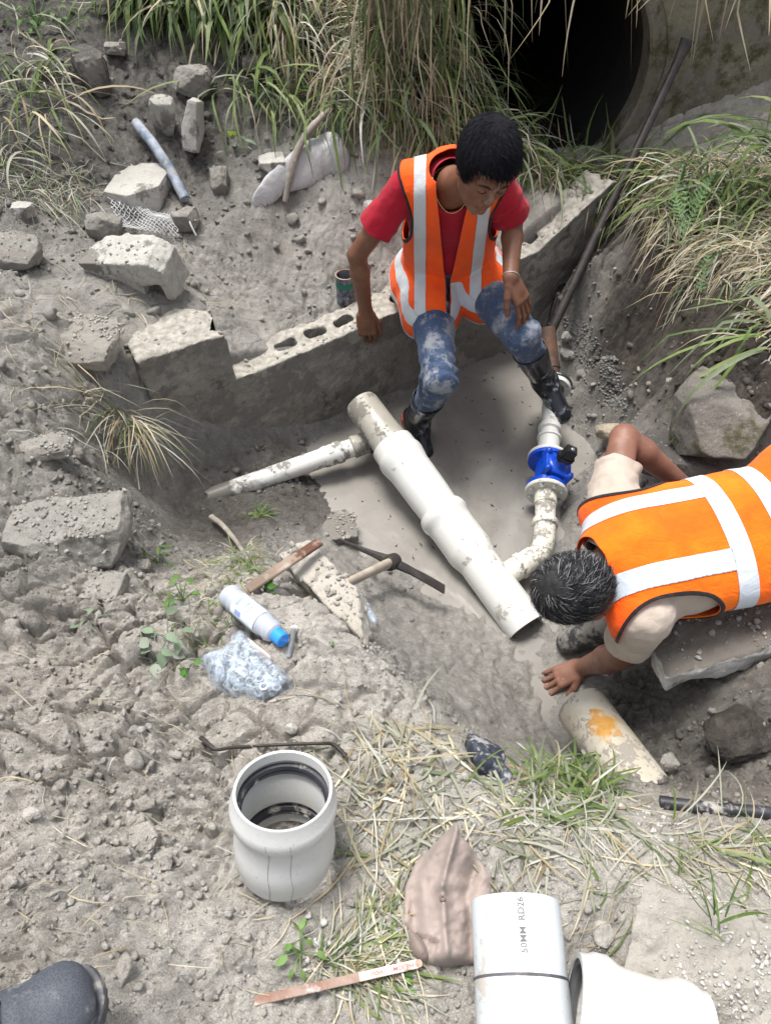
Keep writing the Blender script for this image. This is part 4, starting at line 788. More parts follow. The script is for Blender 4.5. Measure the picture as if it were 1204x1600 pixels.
# ---------------- people ----------------
class Human:
    def __init__(s, J, s_=1., girth=1.):
        s.J = {k: np.asarray(v, float) for k, v in J.items()}; s.g = girth; j = s.J
        s.O = (j['hipR']+j['hipL'])/2; S = (j['shR']+j['shL'])/2; s.S = S
        s.uz = nrm(S-s.O); ux = nrm((j['shR']-j['shL'])*.8+(j['hipR']-j['hipL'])*.4); s.ux = nrm(ux-s.uz*(ux@s.uz)); s.uy = np.cross(s.uz, s.ux)
        s.T = np.linalg.norm(S-s.O); s.Rm = np.stack([s.ux, s.uy, s.uz], 1)
        f = nrm(j['face']); u = j['crown']-f*(j['crown']@f); u = nrm(u); s.Rh = np.stack([np.cross(f, u), f, u], 1)
        s.belly = 0.
    def loc(s, p): return (p-s.O)@s.Rm
    def torso(s, p, e=0., k=.05):
        q = s.loc(p); T = s.T; g = s.g; y = np.array([0, 1., 0])
        d = cap(q, (0, 0, .0), (0, .0, .20), (.150*g+e), (.142*g+e), y, .68+.25*e)
        d = smin(d, cap(q, (0, s.belly, .20), (0, .0, T-.13), (.142*g+e), (.165*g+e), y, .66+.25*e), k)
        shr = s.loc(s.J['shR'][None])[0]; shl = s.loc(s.J['shL'][None])[0]
        c = np.array([0, -.015, T-.02])
        d = smin(d, cap(q, shr*.86+c*.14, c, .056*g+e, .075*g+e), k); d = smin(d, cap(q, shl*.86+c*.14, c, .056*g+e, .075*g+e), k)
        d = smin(d, cap(q, (0, -.01, T-.03), s.loc(s.J['neck'][None])[0], .085*g+e, .062+e*.8), k)
        a = s.loc(s.J['hipR'][None])[0]; b = s.loc(s.J['hipL'][None])[0]
        return smin(d, cap(q, a*1.05, b*1.05, .105*g+e, .105*g+e), k)
    def arm(s, p, S, e=0., e2=None, part='all'):
        j = s.J; g = s.g; a, b, c = j['sh'+S], j['el'+S], j['wr'+S]; e2 = e if e2 is None else e2
        m1 = a+(b-a)*.45
        d = smin(cap(p, a, m1, .054*g+e, .049*g+e), cap(p, m1, b, .049*g+e, .040*g+e2), .02)
        if part == 'upper': return d
        fm = b+(c-b)*.3
        d2 = smin(cap(p, b, fm, .039*g+e, .042*g+e), cap(p, fm, c, .042*g+e, .0265+e), .015)
        return smin(d, d2, .015)
    def leg(s, p, S, e=0., part='all'):
        j = s.J; g = s.g; a, b, c = j['hip'+S], j['kn'+S], j['an'+S]
        d = cap(p, a, b, .088*g+e, .056*g+e)
        if part == 'thigh': return d
        m = b+(c-b)*.3
        return smin(d, smin(cap(p, b, m, .054*g+e, .056*g+e), cap(p, m, c, .056*g+e, .040+e), .02), .02)
    def head(s, p):
        q = (p-s.J['head'])@s.Rh; x = np.abs(q[:, 0]); qq = np.stack([x, q[:, 1], q[:, 2]], 1)
        d = ell(q, (0, -.012, .035), (.073, .092, .088))
        d = smin(d, ell(q, (0, .022, -.03), (.062, .066, .080)), .03)
        d = smin(d, cap(qq, (.044, .01, -.065), (.012, .070, -.098), .020, .016), .025)      # jaw line
        d = smin(d, ell(qq, (.043, .052, -.022), (.022, .022, .022)), .02)                   # cheek bones
        d = smin(d, cap(qq, (.012, .083, .022), (.045, .066, .022), .009, .009), .014)         # brow
        d = -smin(-d, ell(qq, (.031, .098, .002), (.020, .021, .014)), .012)                 # eye sockets
        d = smin(d, ell(qq, (.031, .072, .001), (.0145, .0145, .0115)), .004)                # lids
        d = smin(d, cap(q, (0, .080, .012), (0, .100, -.022), .008, .0105), .010)            # nose
        d = smin(d, ell(qq, (.010, .094, -.028), (.0095, .011, .0075)), .006)
        d = smin(d, ell(q, (0, .078, -.052), (.028, .014, .018)), .012)
        d = smin(d, ell(q, (0, .0895, -.0475), (.024, .0075, .0052)), .004)                   # lips
        d = smin(d, ell(q, (0, .0885, -.0575), (.020, .008, .0062)), .004)
        d = np.maximum(d, -ell(q, (0, .099, -.0522), (.022, .008, .0013)))
        ear = np.maximum(ell(qq, (.076, -.008, -.004), (.011, .019, .031)), -ell(qq, (.088, -.004, -.002), (.008, .011, .019)))
        return smin(d, ear, .006)
    def hairshell(s, p, e=.014, front=.062, side=.0, nape=-.05, seed=1):
        q = (p-s.J['head'])@s.Rh
        n = .0035*fbm3(q*np.array([60, 60, 30.]), 3, seed)+.004*fbm3(q*22, 2, seed+4)
        d = ell(q, (0, -.014, .038), (.075+e, .094+e, .089+e))+n
        x = np.abs(q[:, 0])
        line = np.where(q[:, 1] > .02, front-.35*(.075-x)*0+(.01-x*.25), np.where(q[:, 1] > -.03, side+(q[:, 1]+.03)*1.0, nape+(q[:, 1]+.03+.06)*.6))
        line = np.interp(q[:, 1], [-.12, -.06, -.03, .015, .03, .055, .12], [nape, nape+.01, nape+.035, side-.01, side+.02, front-.002, front+.002])
        line = line+.006*fbm3(q*30, 2, seed+9)
        return np.maximum(d, line-q[:, 2])
def rotv(v, ax, a):
    return v*math.cos(a)+np.cross(ax, v)*math.sin(a)+ax*(ax@v)*(1-math.cos(a))
def hand_caps(W, dr, back, side=1, curl=(.3, .4, .3), spread=.12, s=1., thumb=(.6, .3), curls=None):
    dr = nrm(dr); back = nrm(back-dr*(back@dr)); ac = np.cross(dr, back); C = []
    for i in range(4):
        o = (-.0285, -.0095, .0095, .0275)[i]; cu = curls[i] if curls else curl
        if side < 0: o = -o
        L = np.array([.044, .027, .021])*(1., 1.08, 1.02, .82)[i]*s
        b = W+dr*(.086, .09, .088, .080)[i]*s-ac*o*s; d = nrm(dr-ac*o/abs(.0285)*spread); axx = nrm(np.cross(back, d)); bk = back
        C.append((W+dr*.02*s-ac*o*.6*s, b, .0125*s, .0102*s))
        r = .0092*s*(1, 1, .97, .86)[i]
        for k in range(3):
            d = rotv(d, axx, cu[k]); e = b+d*L[k]; C.append((b, e, r, r*.92)); r *= .92; b = e
    tb = W+dr*.022*s+ac*side*.026*s; td = nrm(dr*(1-thumb[0]*.5)+ac*side*thumb[0]*1.2-back*.25)
    t1 = tb+td*.036*s; td2 = nrm(td*(1-thumb[1])+dr*thumb[1]-back*.1); t2 = t1+td2*.03*s; t3 = t2+nrm(td2+dr*.1)*.023*s
    C += [(W+dr*.01*s+ac*side*.012*s, t1, .0155*s, .0125*s), (t1, t2, .0115*s, .0105*s), (t2, t3, .0105*s, .0085*s)]
    return C, (W+dr*.05*s, np.stack([ac, dr, back], 1), np.array([.036, .044, .0125])*s)
def hand_sdf(p, H, W, fr):
    C, (pc, Rm, hs) = H; d = sbox(p, pc, hs, Rm, .012)
    d = smin(d, cap(p, W-(fr-W)*.0, pc, .0265, .022, Rm[:, 2], .72), .015)
    f = None
    for a, b, ra, rb_ in C: f = cap(p, a, b, ra, rb_) if f is None else smin(f, cap(p, a, b, ra, rb_), .0028)
    return smin(d, f, .006)
def skin_mat(name, c, c2):
    t = NT(name); col = t.mix(t.ramp(t.noise(14, 5), .3, .7), c, c2); col = t.mix(t.math('MULTIPLY', t.ramp(t.noise(9, 8, .7), .55, .7), .45), col, (.30, .25, .21))
    t.set('Base Color', col).set('Roughness', .5).set('Specular IOR Level', .4); t.set('Subsurface Weight', .08); t.b.inputs['Subsurface Radius'].default_value = (.01, .004, .002)
    col2 = t.mix(t.math('MULTIPLY', t.ramp(t.noise(38, 8, .75), .60, .72), .55), col, (.34, .30, .26)); t.set('Base Color', col2); t.bump(t.noise(160, 6, .7), .35, .0016); return t.m
def build_body(name, root, H, hands, skin, hi=.0045, fine=.0024):
    """one skin mesh: torso and limbs, with finer sampling for the head and the hands"""
    j = H.J
    def full(p):
        d = H.torso(p, -.012)
        for S in 'RL': d = smin(d, H.arm(p, S), .03); d = smin(d, H.leg(p, S, -.012), .03)
        hc = j['head']-H.Rh[:, 2]*.05-H.Rh[:, 1]*.02
        d = smin(d, cap(p, j['neck']-H.uz*.04, hc, .058, .052), .02)
        return d
    pts = np.array([j[k] for k in j if k not in ('face', 'crown')]); lo = pts.min(0)-.2; hi_ = pts.max(0)+.2
    Vs = []; Fs = []; n = 0
    V, F = sdf_vf(full, lo, hi_, hi*1.6, 2)
    for S in 'RL':
        w_ = j['wr'+S]; ax = nrm(w_-j['el'+S]); q = V-w_; near = np.maximum(np.linalg.norm(q, axis=1)/.1, np.linalg.norm(q-np.outer(q@ax, ax), axis=1)/.055)
        V, F = clip(V, F, np.where(near < 1, -.0342-(V-w_)@ax, 1.))
    hcut = j['head']-H.Rh[:, 2]*.06-H.Rh[:, 1]*.03; hx = nrm(hcut-j['neck'])
    q = V-hcut; near = np.maximum(np.linalg.norm(q, axis=1)/.14, np.linalg.norm(q-np.outer(q@hx, hx), axis=1)/.085); V, F = clip(V, F, np.where(near < 1, -.0002-(V-hcut)@hx, 1.))
    Vs.append(V); Fs.append(F); n += len(V)
    def hd(p): return smin(H.head(p), cap(p, j['neck']-H.uz*.04, hcut+hx*.02, .058, .052), .02)
    V, F = sdf_vf(hd, j['head']-.2, j['head']+.2, fine*1.15, 1); V, F = clip(V, F, (V-hcut)@hx+.0)
    Vs.append(V); Fs.append(F+n); n += len(V)
    for S in 'RL':
        hc, W = hands[S], j['wr'+S]
        def hf(p): return smin(hand_sdf(p, hc, W, j['el'+S]), cap(p, j['el'+S]+(W-j['el'+S])*.3, W, .042*H.g, .0265), .012)
        V, F = sdf_vf(hf, W-.2, W+.2, fine, 1); V, F = clip(V, F, (V-W)@nrm(W-j['el'+S])+.034)
        Vs.append(V); Fs.append(F+n); n += len(V)
    o = mesh(name, np.concatenate(Vs), np.concatenate(Fs), skin); under(root, o); return o
def strands(name, root, H, n, L, rad, cols, seed, e=.016, front=.06, side=-.01, nape=-.05, whorl=(0, -.05, .1), wid=.0016, lift=.35, m=None, swirl=.7):
    rs = np.random.default_rng(seed); V = []; F = []; Cc = []; k = 0
    hd = H.J['head']; Rh = H.Rh; wh = np.array(whorl)
    c0 = np.array([0, -.014, .038]); rr = np.array([.075+e, .094+e, .089+e])
    while k < n:
        d = nrm(rs.normal(size=3)); q = c0+d*rr*.985
        line = np.interp(q[1], [-.12, -.06, -.03, .015, .03, .055, .12], [nape, nape+.01, nape+.035, side-.01, side+.02, front, front+.002])
        if q[2] < line+.003: continue
        nn = nrm(d/rr); tg = q-wh; tg = tg-nn*(tg@nn); tg = nrm(nrm(tg)+np.cross(nn, nrm(tg))*swirl+rs.normal(size=3)*.33); tg = tg-nn*(tg@nn); tg = nrm(tg)
        sd = np.cross(nn, tg); l = L*rs.uniform(.6, 1.2); up_ = lift*rs.uniform(.2, 1.1); bend = rs.normal()*.3
        b = len(V); w_ = wid*rs.uniform(.6, 1.4)
        for i, f in enumerate((0, .35, .7, 1.)):
            p = q-nn*.006+tg*l*f+nn*(up_*l*f*(1-f*.75))+sd*bend*l*f*f
            p = c0+(p-c0) if True else p; ww = w_*(1-f*.85)
            V.append(hd+Rh@(p-sd*ww)); V.append(hd+Rh@(p+sd*ww))
        for i in range(3): F.append([b+2*i, b+2*i+1, b+2*i+3, b+2*i+2])
        c_ = cols[rs.choice(len(cols), p=rad)]; Cc += [c_]*8; k += 1
    o = mesh(name, V, np.array(F), m); cattr(o, 'tint', np.array(Cc)); under(root, o); return o
def hair_mat(name):
    t = NT(name); t.set('Base Color', t.attr('tint', 'Color')).set('Roughness', .85).set('Specular IOR Level', .12); return t.m
def cloth(name, c1, c2, mud=.2, sc=5, rough=.85, weave=700, mudcol=(.33, .31, .28), fold=.5):
    t = NT(name); c = t.mix(t.ramp(t.noise(sc, 6), .3, .7), c1, c2)
    f = t.ramp(t.math('ADD', t.math('MULTIPLY', t.noise(sc*2.2, 9, .7), .8), t.math('MULTIPLY', t.noise(sc*12, 4, .6), .2)), .68-mud*.35, .80-mud*.35)
    c = t.mix(t.math('MULTIPLY', f, .85), c, mudcol); c = t.mix(t.math('MULTIPLY', t.ramp(t.noise(sc*9, 8, .8), .52, .72), min(.5, mud)), c, mudcol); t.set('Base Color', c).set('Roughness', rough).set('Specular IOR Level', .2)
    t.set('Sheen Weight', .1)
    b = t.bump(t.noise(weave, 2), .25, .0008); t.bump(t.noise(22, 5, .6, dist=.8), fold, .008, b); return t.m
ORANGE = cloth('hi_vis_orange', (.95, .115, .008), (.90, .10, .006), 0, weave=900); ORANGE_D = cloth('soiled_hi_vis_orange', (.90, .10, .008), (.72, .08, .01), .26, mudcol=(.45, .22, .13)); YORANGE = cloth('bright_yellow_orange', (.98, .21, .006), (.94, .09, .005), 0, sc=3.2, weave=900, fold=.9)
REFL = cloth('reflective_tape', (.52, .55, .58), (.44, .47, .50), .20, rough=.5, weave=500, mudcol=(.42, .40, .38)); REFL2 = cloth('clean_reflective_tape', (.60, .655, .73), (.50, .55, .62), 0, sc=6, rough=.45, weave=500)
RED = cloth('red_cotton', (.40, .010, .030), (.28, .007, .020), .05, mudcol=(.3, .08, .08)); BEIGE = cloth('beige_cotton', (.46, .39, .335), (.39, .33, .28), .22, mudcol=(.33, .28, .24))
DENIM = cloth('muddy_denim', (.028, .05, .105), (.06, .092, .165), .58, 4.5, weave=400, mudcol=(.27, .285, .31), fold=1.); DENIM_D = cloth('dark_denim', (.02, .035, .07), (.035, .06, .11), .4, 5, mudcol=(.2, .2, .2))
BLACKT = cloth('black_binding', (.015, .012, .014), (.02, .018, .02), .1); SOLE = simple('orange_rubber_sole', (.55, .09, .03), (.4, .07, .03), .6, 20, .2, mud=.2)
BOOT = simple('wet_black_rubber_boot', (.008, .009, .013), (.016, .018, .026), .28, 8, .25, .003, 25, mud=.30, mudsc=8, mudcol=(.24, .25, .27))
def vest(root, H, e, zb=(.06, .115), zb2=(-.035, .02), zlow=-.09, zhigh=None, front=True, wv=None, strip=(.075, .125), orange=ORANGE, refl=REFL, seed=3, arm_c=(.205, -.06), arm_r=(.10, .17), amp=.006, stopz=None, vw=(.004, .004, .032, .075, .09), lap_=False):
    T = H.T; low = H
    def f(p):
        q = H.loc(p); n = amp*fbm3(q*np.array([9, 9, 5.])+seed, 3, seed)+amp*.5*fbm3(q*np.array([26, 26, 12.]), 2, seed+1)
        r = 1+.0*q[:, 2]; flare = np.clip(.14-q[:, 2], 0, .25)*.12
        d = H.torso(p, e, .06)
        for S in 'RL':
            a, b = H.J['sh'+S], H.J['el'+S]; d = smin(d, cap(p, a, a+(b-a)*.12, .056*H.g+.022, .056*H.g+.020), .03)
        if lap_:      # the hem lies over the lap
            for S in 'RL':
                a, b = H.J['hip'+S], H.J['kn'+S]; d = smin(d, cap(p, a, a+(b-a)*.34, .098*H.g+.030, .088*H.g+.030), .03)
        return d+n-flare
    c = H.O+H.uz*T*.5; V, F = sdf_vf(f, c-.48, c+.48, .0062, 2)
    def lc(V): return H.loc(V)
    q = lc(V); V, F = clip(V, F, (q[:, 2]-zlow if not lap_ else q[:, 2]*.80-q[:, 1]*.62+.205-.03*sstep(-.02, .12, q[:, 0]))-.012*np.sin(q[:, 0]*22+1)); q = lc(V)
    nk = H.loc(H.J['neck'][None])[0]
    V, F = clip(V, F, np.hypot((q[:, 0]-nk[0])*1.0, (q[:, 1]-nk[1]+.01)*1.0)-.078+np.where(q[:, 2] > T-.14, 0, 9)); q = lc(V)
    # arm holes
    for sg, S in ((1, 'R'), (-1, 'L')):
        x = q[:, 0]*sg; g_ = ((x-arm_c[0])/arm_r[0])**2+((q[:, 2]-(T+arm_c[1]))/arm_r[1])**2-1
        g_ = np.where(x > 0, g_, 1.); V, F = clip(V, F, g_); q = lc(V)
    if front:   # open V neck and the front opening
        w_ = np.interp(q[:, 2], [-.2, .10, .20, T-.02, T+.1], vw); g_ = np.abs(q[:, 0]-.0)-w_; g_ = np.where(q[:, 1] > 0, g_, 1.)
        V, F = clip(V, F, g_); q = lc(V)
    N = normals(V, F); Vb = V
    o = mesh('vest', V, F, orange); under(root, o); solid(o, .003, 1)
    def piece(nm, conds, off, m):
        V, F = Vb, None; F = F0
        for cf in conds: V, F = clip(V, F, cf(lc(V)))
        if len(F) == 0: return
        NN = normals(V, F); p = mesh(nm, V+NN*off, F, m); under(root, p); p.parent = o; p.matrix_parent_inverse = Matrix.Identity(4); p.location = (0, 0, 0); solid(p, .0012, 1)
    F0 = F
    sz = stopz if stopz is not None else zb[1]
    for sg in (1, -1):
        piece('reflective_strip', [lambda q, sg=sg: q[:, 0]*sg-strip[0]-.0*q[:, 2], lambda q, sg=sg: strip[1]-q[:, 0]*sg, lambda q: q[:, 2]-sz+.004], .0042, refl)
    piece('reflective_band', [lambda q: q[:, 2]-zb[0], lambda q: zb[1]-q[:, 2]], .0042, refl)
    piece('reflective_band', [lambda q: q[:, 2]-zb2[0], lambda q: zb2[1]-q[:, 2]], .0042, refl)
    # dark binding round the arm holes
    for sg in (1, -1):
        piece('armhole_binding', [lambda q, sg=sg: q[:, 0]*sg, lambda q, sg=sg: 1.0-(((q[:, 0]*sg-arm_c[0])/(arm_r[0]+.009))**2+((q[:, 2]-(T+arm_c[1]))/(arm_r[1]+.009))**2)], .0044, BLACKT)
    return o
def garment(name, root, f, lo, hi, h, m, clips=(), th=.002, relax=2):
    V, F = sdf_vf(f, lo, hi, h, relax)
    for c in clips: V, F = clip(V, F, c(V))
    o = mesh(name, V, F, m); under(root, o)
    if th: solid(o, th, -1)
    return o
def shirt(root, H, m, e=.012, sleeve=.62, sleeveL=None, sr=.072, seed=5, zlow=-.04, amp=.005, neckr=.062, kk=.03):
    j = H.J
    def f(p):
        q = H.loc(p); n = amp*fbm3(q*11+seed, 3, seed)+amp*.6*fbm3(q*30, 2, seed+2)
        d = H.torso(p, e, .05)
        for S in 'RL':
            a, b = j['sh'+S], j['el'+S]; c = a+(b-a)*((sleeveL or sleeve) if S == 'L' else sleeve)
            ff = ((p-a)@nrm(b-a))*75+fbm3(p*14, 2, 6)*9; d = smin(d, .0028*np.sin(ff)*sstep(.0, .1, (p-a)@nrm(b-a))+np.maximum(cap(p, a, b, .060*H.g+e*.5, sr+(sr-.06)*.3), (p-c)@nrm(b-a)-.004), kk)
        return d+n
    cl = [lambda V: H.loc(V)[:, 2]-zlow]
    for S in 'RL':
        a, b = j['sh'+S], j['el'+S]; c = a+(b-a)*((sleeveL or sleeve) if S == 'L' else sleeve); ax = nrm(b-a)
        cl.append(lambda V, c=c, ax=ax: np.where(np.linalg.norm(V-c, axis=1) < .105, -(V-c)@ax-.004+.003*np.sin(V[:, 0]*80), 1.))
    nk = j['neck']; nx = nrm(j['head']-nk)
    nb = nk-nx*.01
    cl.append(lambda V: np.where(np.linalg.norm(V-nk, axis=1) < .16, np.maximum(-(V-nb)@nrm(nx+H.uy*.35), np.linalg.norm((V-nb)-np.outer((V-nb)@nx, nx), axis=1)-neckr*1.4), 1.))
    pts = np.array([H.O, j['shR'], j['shL'], j['elR'], j['elL'], nk])
    return garment('tshirt', root, f, pts.min(0)-.2, pts.max(0)+.2, .0055, m, cl)
def trousers(root, H, m, e=.014, stop=(.45, .45), seed=9, wid=.016, amp=.006, ztop=.12):
    j = H.J
    def f(p):
        d = H.torso(p, e*.7)
        d = np.maximum(d, H.loc(p)[:, 2]-ztop-.02)
        for S, st in zip('RL', stop):
            a, b, c = j['hip'+S], j['kn'+S], j['an'+S]; m_ = b+(c-b)*st
            l = smin(cap(p, a, b, .102*H.g+e, .058*H.g+e), np.maximum(cap(p, b, c, .058*H.g+e, .047+e), (p-m_)@nrm(c-b)), .025); d = smin(d, l, .03)
            bend = np.exp(-(np.linalg.norm(p-b, axis=1)/.13)**2); t = (p-a)@nrm(b-a); d = d+bend*.0045*np.sin(t*95+fbm3(p*8, 2, 3)*5)+.003*np.sin(t*60+fbm3(p*10, 2, 5)*8)
        return d+amp*fbm3(p*np.array([9, 9, 14.])+seed, 3, seed)+amp*.5*fbm3(p*32, 2, seed)
    cl = []
    for S, st in zip('RL', stop):
        b, c = j['kn'+S], j['an'+S]; m_ = b+(c-b)*st; ax = nrm(c-b)
        cl.append(lambda V, m_=m_, ax=ax: np.where(np.linalg.norm(V-m_, axis=1) < .11, -(V-m_)@ax-.004, 1.))
    pts = np.array([H.O, j['hipR'], j['hipL'], j['knR'], j['knL'], j['anR'], j['anL']])
    return garment('jeans', root, f, pts.min(0)-.2, pts.max(0)+.2, .006, m, cl)
def boot(root, H, S, toe, m, top=.35, sole=True, r0=.062, seed=2, L=1.):
    j = H.J; a, b = j['an'+S], j['kn'+S]; tp = a+(b-a)*(1-top); td = nrm(np.asarray(toe)-a); dn = -nrm(nrm(b-a)-td*(nrm(b-a)@td)); sx = np.cross(td, dn)
    base = a+dn*.055; heel = base-td*.045; tt = base+td*.165*L; Rf = np.stack([td, sx, dn], 1)
    def f(p):
        d = cap(p, a+dn*.01, tp+nrm(b-a)*.03, .050, r0); d = smin(d, cap(p, heel+dn*-.015, a+td*.03, .040, .046), .03)
        d = smin(d, cap(p, a+td*.02+dn*.012, tt-dn*.012, .047, .034), .03); d = smin(d, cap(p, base+td*.06, tt-dn*.004, .043, .040, dn, .75), .02)
        d = np.maximum(d, (p-base)@dn-.028)
        return d+.003*fbm3(p*16+seed, 3, seed)+.0016*np.sin((p-a)@nrm(b-a)*110)*np.clip(1-np.abs((p-a)@nrm(b-a)-.05)/.08, 0, 1)
    c = (tp+tt)/2; ext = .28
    V, F = sdf_vf(f, c-ext, c+ext, .0048, 2); ax = nrm(b-a); V, F = clip(V, F, -(V-tp)@ax+.006*np.sin((V@sx)*30))
    o = mesh('boot', V, F, m); under(root, o); solid(o, .004, -1)
    if sole:
        def fs(p):
            q = (p-base)@Rf
            w_ = np.interp(q[:, 0], [-.09, -.05, .0, .08, .14, .2*L], [.03, .039, .036, .046, .042, .02])
            return np.max([np.abs(q[:, 1])-w_, np.abs(q[:, 2]-.026)-.009, np.abs(q[:, 0]-.055*L)-.142*L, np.hypot(q[:, 0]-.055*L, q[:, 1]*1.2)-.146*L], axis=0)-.002
        s_ = sdf_obj('sole', fs, base-.24, base+.24, .005, SOLE, None, 1); under(root, s_); s_.parent = o; s_.location = (0, 0, 0)
    return o
# ----- the younger worker, seated on the wall -----
J1 = dict(hipR=(.165, 2.585, -.085), hipL=(.335, 2.62, -.08), knR=PD(688, 592, 2.63), knL=PD(814, 523, 2.60), anR=PD(650, 655, 3.04), anL=PD(848, 590, 2.96),
    shR=PD(634, 292, 2.42), shL=PD(778, 290, 2.38), elR=PD(558, 398, 2.63), elL=(.455, 2.42, .24), wrR=PD(571, 486, 2.83), wrL=PD(797, 434, 2.46), neck=(.222, 2.335, .415), head=PD(757, 263, 2.13),
    face=(.22, -.85, -.46), crown=(.25, -.3, .9))
w1 = thing('person', 'young man with black hair in red shirt and orange vest seated on the block wall', 'person', (.25, 2.6, -.18))
H1 = Human(J1, girth=.88)
hR = hand_caps(J1['wrR'], nrm(PD(573, 524, 2.90)-J1['wrR']), CAM-J1['wrR'], -1, (.5, .95, .5), .02, 1.12, (.35, .6))
hL = hand_caps(J1['wrL'], nrm(PD(818, 476, 2.50)-J1['wrL']), nrm((.25, -.35, .9)), 1, (.25, .35, .25), .14, 1.05, (.45, .35), None)
SK1 = skin_mat('brown_skin', (.19, .085, .050), (.14, .060, .035))
build_body('body', w1, H1, {'R': hR, 'L': hL}, SK1)
HM = hair_mat('hair_strands'); BLK = np.array([(.004, .004, .006), (.008, .008, .012), (.015, .015, .022)])
def hs1(p): return H1.hairshell(p, .020, .072, -.012, -.055)
hb = sdf_obj('hair', hs1, J1['head']-.17, J1['head']+.17, .004, simple('black_hair', (.004, .004, .006), (.009, .009, .013), .8, 40, .8, .004, 120, spec=.1), None, 1); under(w1, hb)
st1 = strands('hair_strands', w1, H1, 9000, .036, (.6, .3, .1), BLK, 3, .021, .074, -.012, -.055, (0, -.03, .13), .0020, .42, HM); st1.parent = hb; st1.location = (0, 0, 0)
shirt(w1, H1, RED, .013, .60, .86, .070)
trousers(w1, H1, DENIM, .010, (.58, .44))
vest(w1, H1, .034, (.075, .120), (-.035, .012), -.105, strip=(.085, .127), orange=ORANGE_D, arm_c=(.222, -.09), arm_r=(.085, .18), vw=(.012, .006, .018, .042, .055), amp=.011, lap_=True)
boot(w1, H1, 'R', PD(662, 690, 3.0), BOOT, .45, True, .068, L=.92); boot(w1, H1, 'L', PD(872, 640, 2.90), BOOT, .32, False, .068, 5)
# necklace, eyebrows, eyes, bracelet
def on_head(H, pts): return [H.J['head']+H.Rh@np.array(q) for q in pts]
BROW = simple('dark_brow_hair', (.01, .008, .008), None, .7, 20, .2)
for s in (-1, 1):
    o = tube('eyebrow', on_head(H1, [(s*.013, .0905, .021), (s*.03, .088, .026), (s*.05, .074, .020)]), [.002, .0028, .0015], BROW, None, 8); under(w1, o)
    o = tube('eyelashes', on_head(H1, [(s*.018, .0835, -.002), (s*.031, .0868, -.0045), (s*.045, .0800, -.001)]), [.0010, .0016, .0010], BROW, None, 6); under(w1, o)
GOLD = simple('thin_gold_chain', (.55, .42, .2), (.4, .3, .14), .35, 60, .1, metal=.8)
nk = J1['neck']; P = []
for k in range(40):
    a = math.pi*2*k/40; P.append(nk+H1.ux*math.cos(a)*.068+H1.uy*(math.sin(a)*.064+.012)+H1.uz*(.03-.075*max(0, math.sin(a))**2+.01)-H1.uz*.02)
o = tube('necklace', P+[P[0]], .0015, GOLD, None, 6, False); under(w1, o)
w_ = J1['wrL']; ax = nrm(w_-J1['elL']); a1 = nrm(np.cross(ax, (0, 0, 1))); a2 = np.cross(ax, a1)
o = tube('bracelet', [w_-ax*.006+(a1*math.cos(t_)+a2*math.sin(t_))*.0285 for t_ in np.linspace(0, 2*math.pi, 30)], .002, simple('silver_chain', (.7, .7, .7), None, .3, 50, .1, metal=.7), None, 6, False); under(w1, o)
# ----- the older worker, bent over the trench -----
J2 = dict(shL=(.66, .955, -.055), shR=(.625, 1.265, .0), elL=PD(966, 1024, 2.05), wrL=PD(908, 1043, 2.27), elR=PD(974, 684, 2.08), wrR=PD(1066, 757, 2.20), hipL=(1.15, 1.10, .045), hipR=(1.15, 1.28, .065),
    neck=(.585, 1.08, .0), head=PD(906, 922, 1.82), face=(-.42, .12, -.9), crown=(-.8, -.22, .3), knR=(.82, 1.23, -.22), anR=PD(952, 968, 2.27), knL=(1.02, 1.28, -.27), anL=(1.36, 1.26, -.5))
w2 = thing('person', 'grey haired man in orange vest bent over with one hand in the mud', 'person', (.8, 1.2, -.6))
H2 = Human(J2, girth=.98); H2.belly = .0
hL2 = hand_caps(J2['wrL'], nrm(PD(868, 1060, 2.30)-J2['wrL']), nrm((-.15, -.25, 1)), -1, (.3, .45, .35), .16, 1.0, (.5, .4))
hR2 = hand_caps(J2['wrR'], nrm((.2, -.3, -.6)), (.6, 0, .3), 1, (.4, .5, .3), .1)
SK2 = skin_mat('tanned_skin', (.235, .115, .080), (.18, .085, .058))
build_body('body', w2, H2, {'R': hR2, 'L': hL2}, SK2)
GRY = np.array([(.012, .012, .014), (.03, .03, .033), (.09, .09, .095), (.24, .24, .25)])
def hs2(p): return H2.hairshell(p, .014, .05, -.02, -.065, 7)
hb2 = sdf_obj('hair', hs2, J2['head']-.17, J2['head']+.17, .004, simple('greying_hair', (.008, .008, .009), (.025, .025, .027), .8, 40, .8, .004, 120), None, 1); under(w2, hb2)
st2 = strands('hair_strands', w2, H2, 9000, .042, (.44, .27, .17, .12), GRY, 5, .012, .05, -.02, -.065, (0.0, -.035, .13), .0020, .55, HM, swirl=1.1); st2.parent = hb2; st2.location = (0, 0, 0)
shirt(w2, H2, BEIGE, .017, .58, None, .064, 8, -.06, .011, kk=.05)
trousers(w2, H2, DENIM_D, .014, (.62, .5), ztop=.08)
vest(w2, H2, .032, (.255, .305), (.135, .185), -.07, strip=(.075, .125), orange=YORANGE, refl=REFL2, seed=11, arm_c=(.228, -.05), arm_r=(.075, .145), amp=.005, front=True)
boot(w2, H2, 'R', PD(862, 990, 2.37), simple('muddy_rubber_boot', (.03, .031, .034), (.05, .05, .053), .5, 8, .4, .004, 30, mud=.55, mudsc=9, mudcol=(.19, .18, .165)), .5, False, .064, 4); boot(w2, H2, 'L', (1.5, 1.26, -.56), BOOT, .5, False, .064, 6)
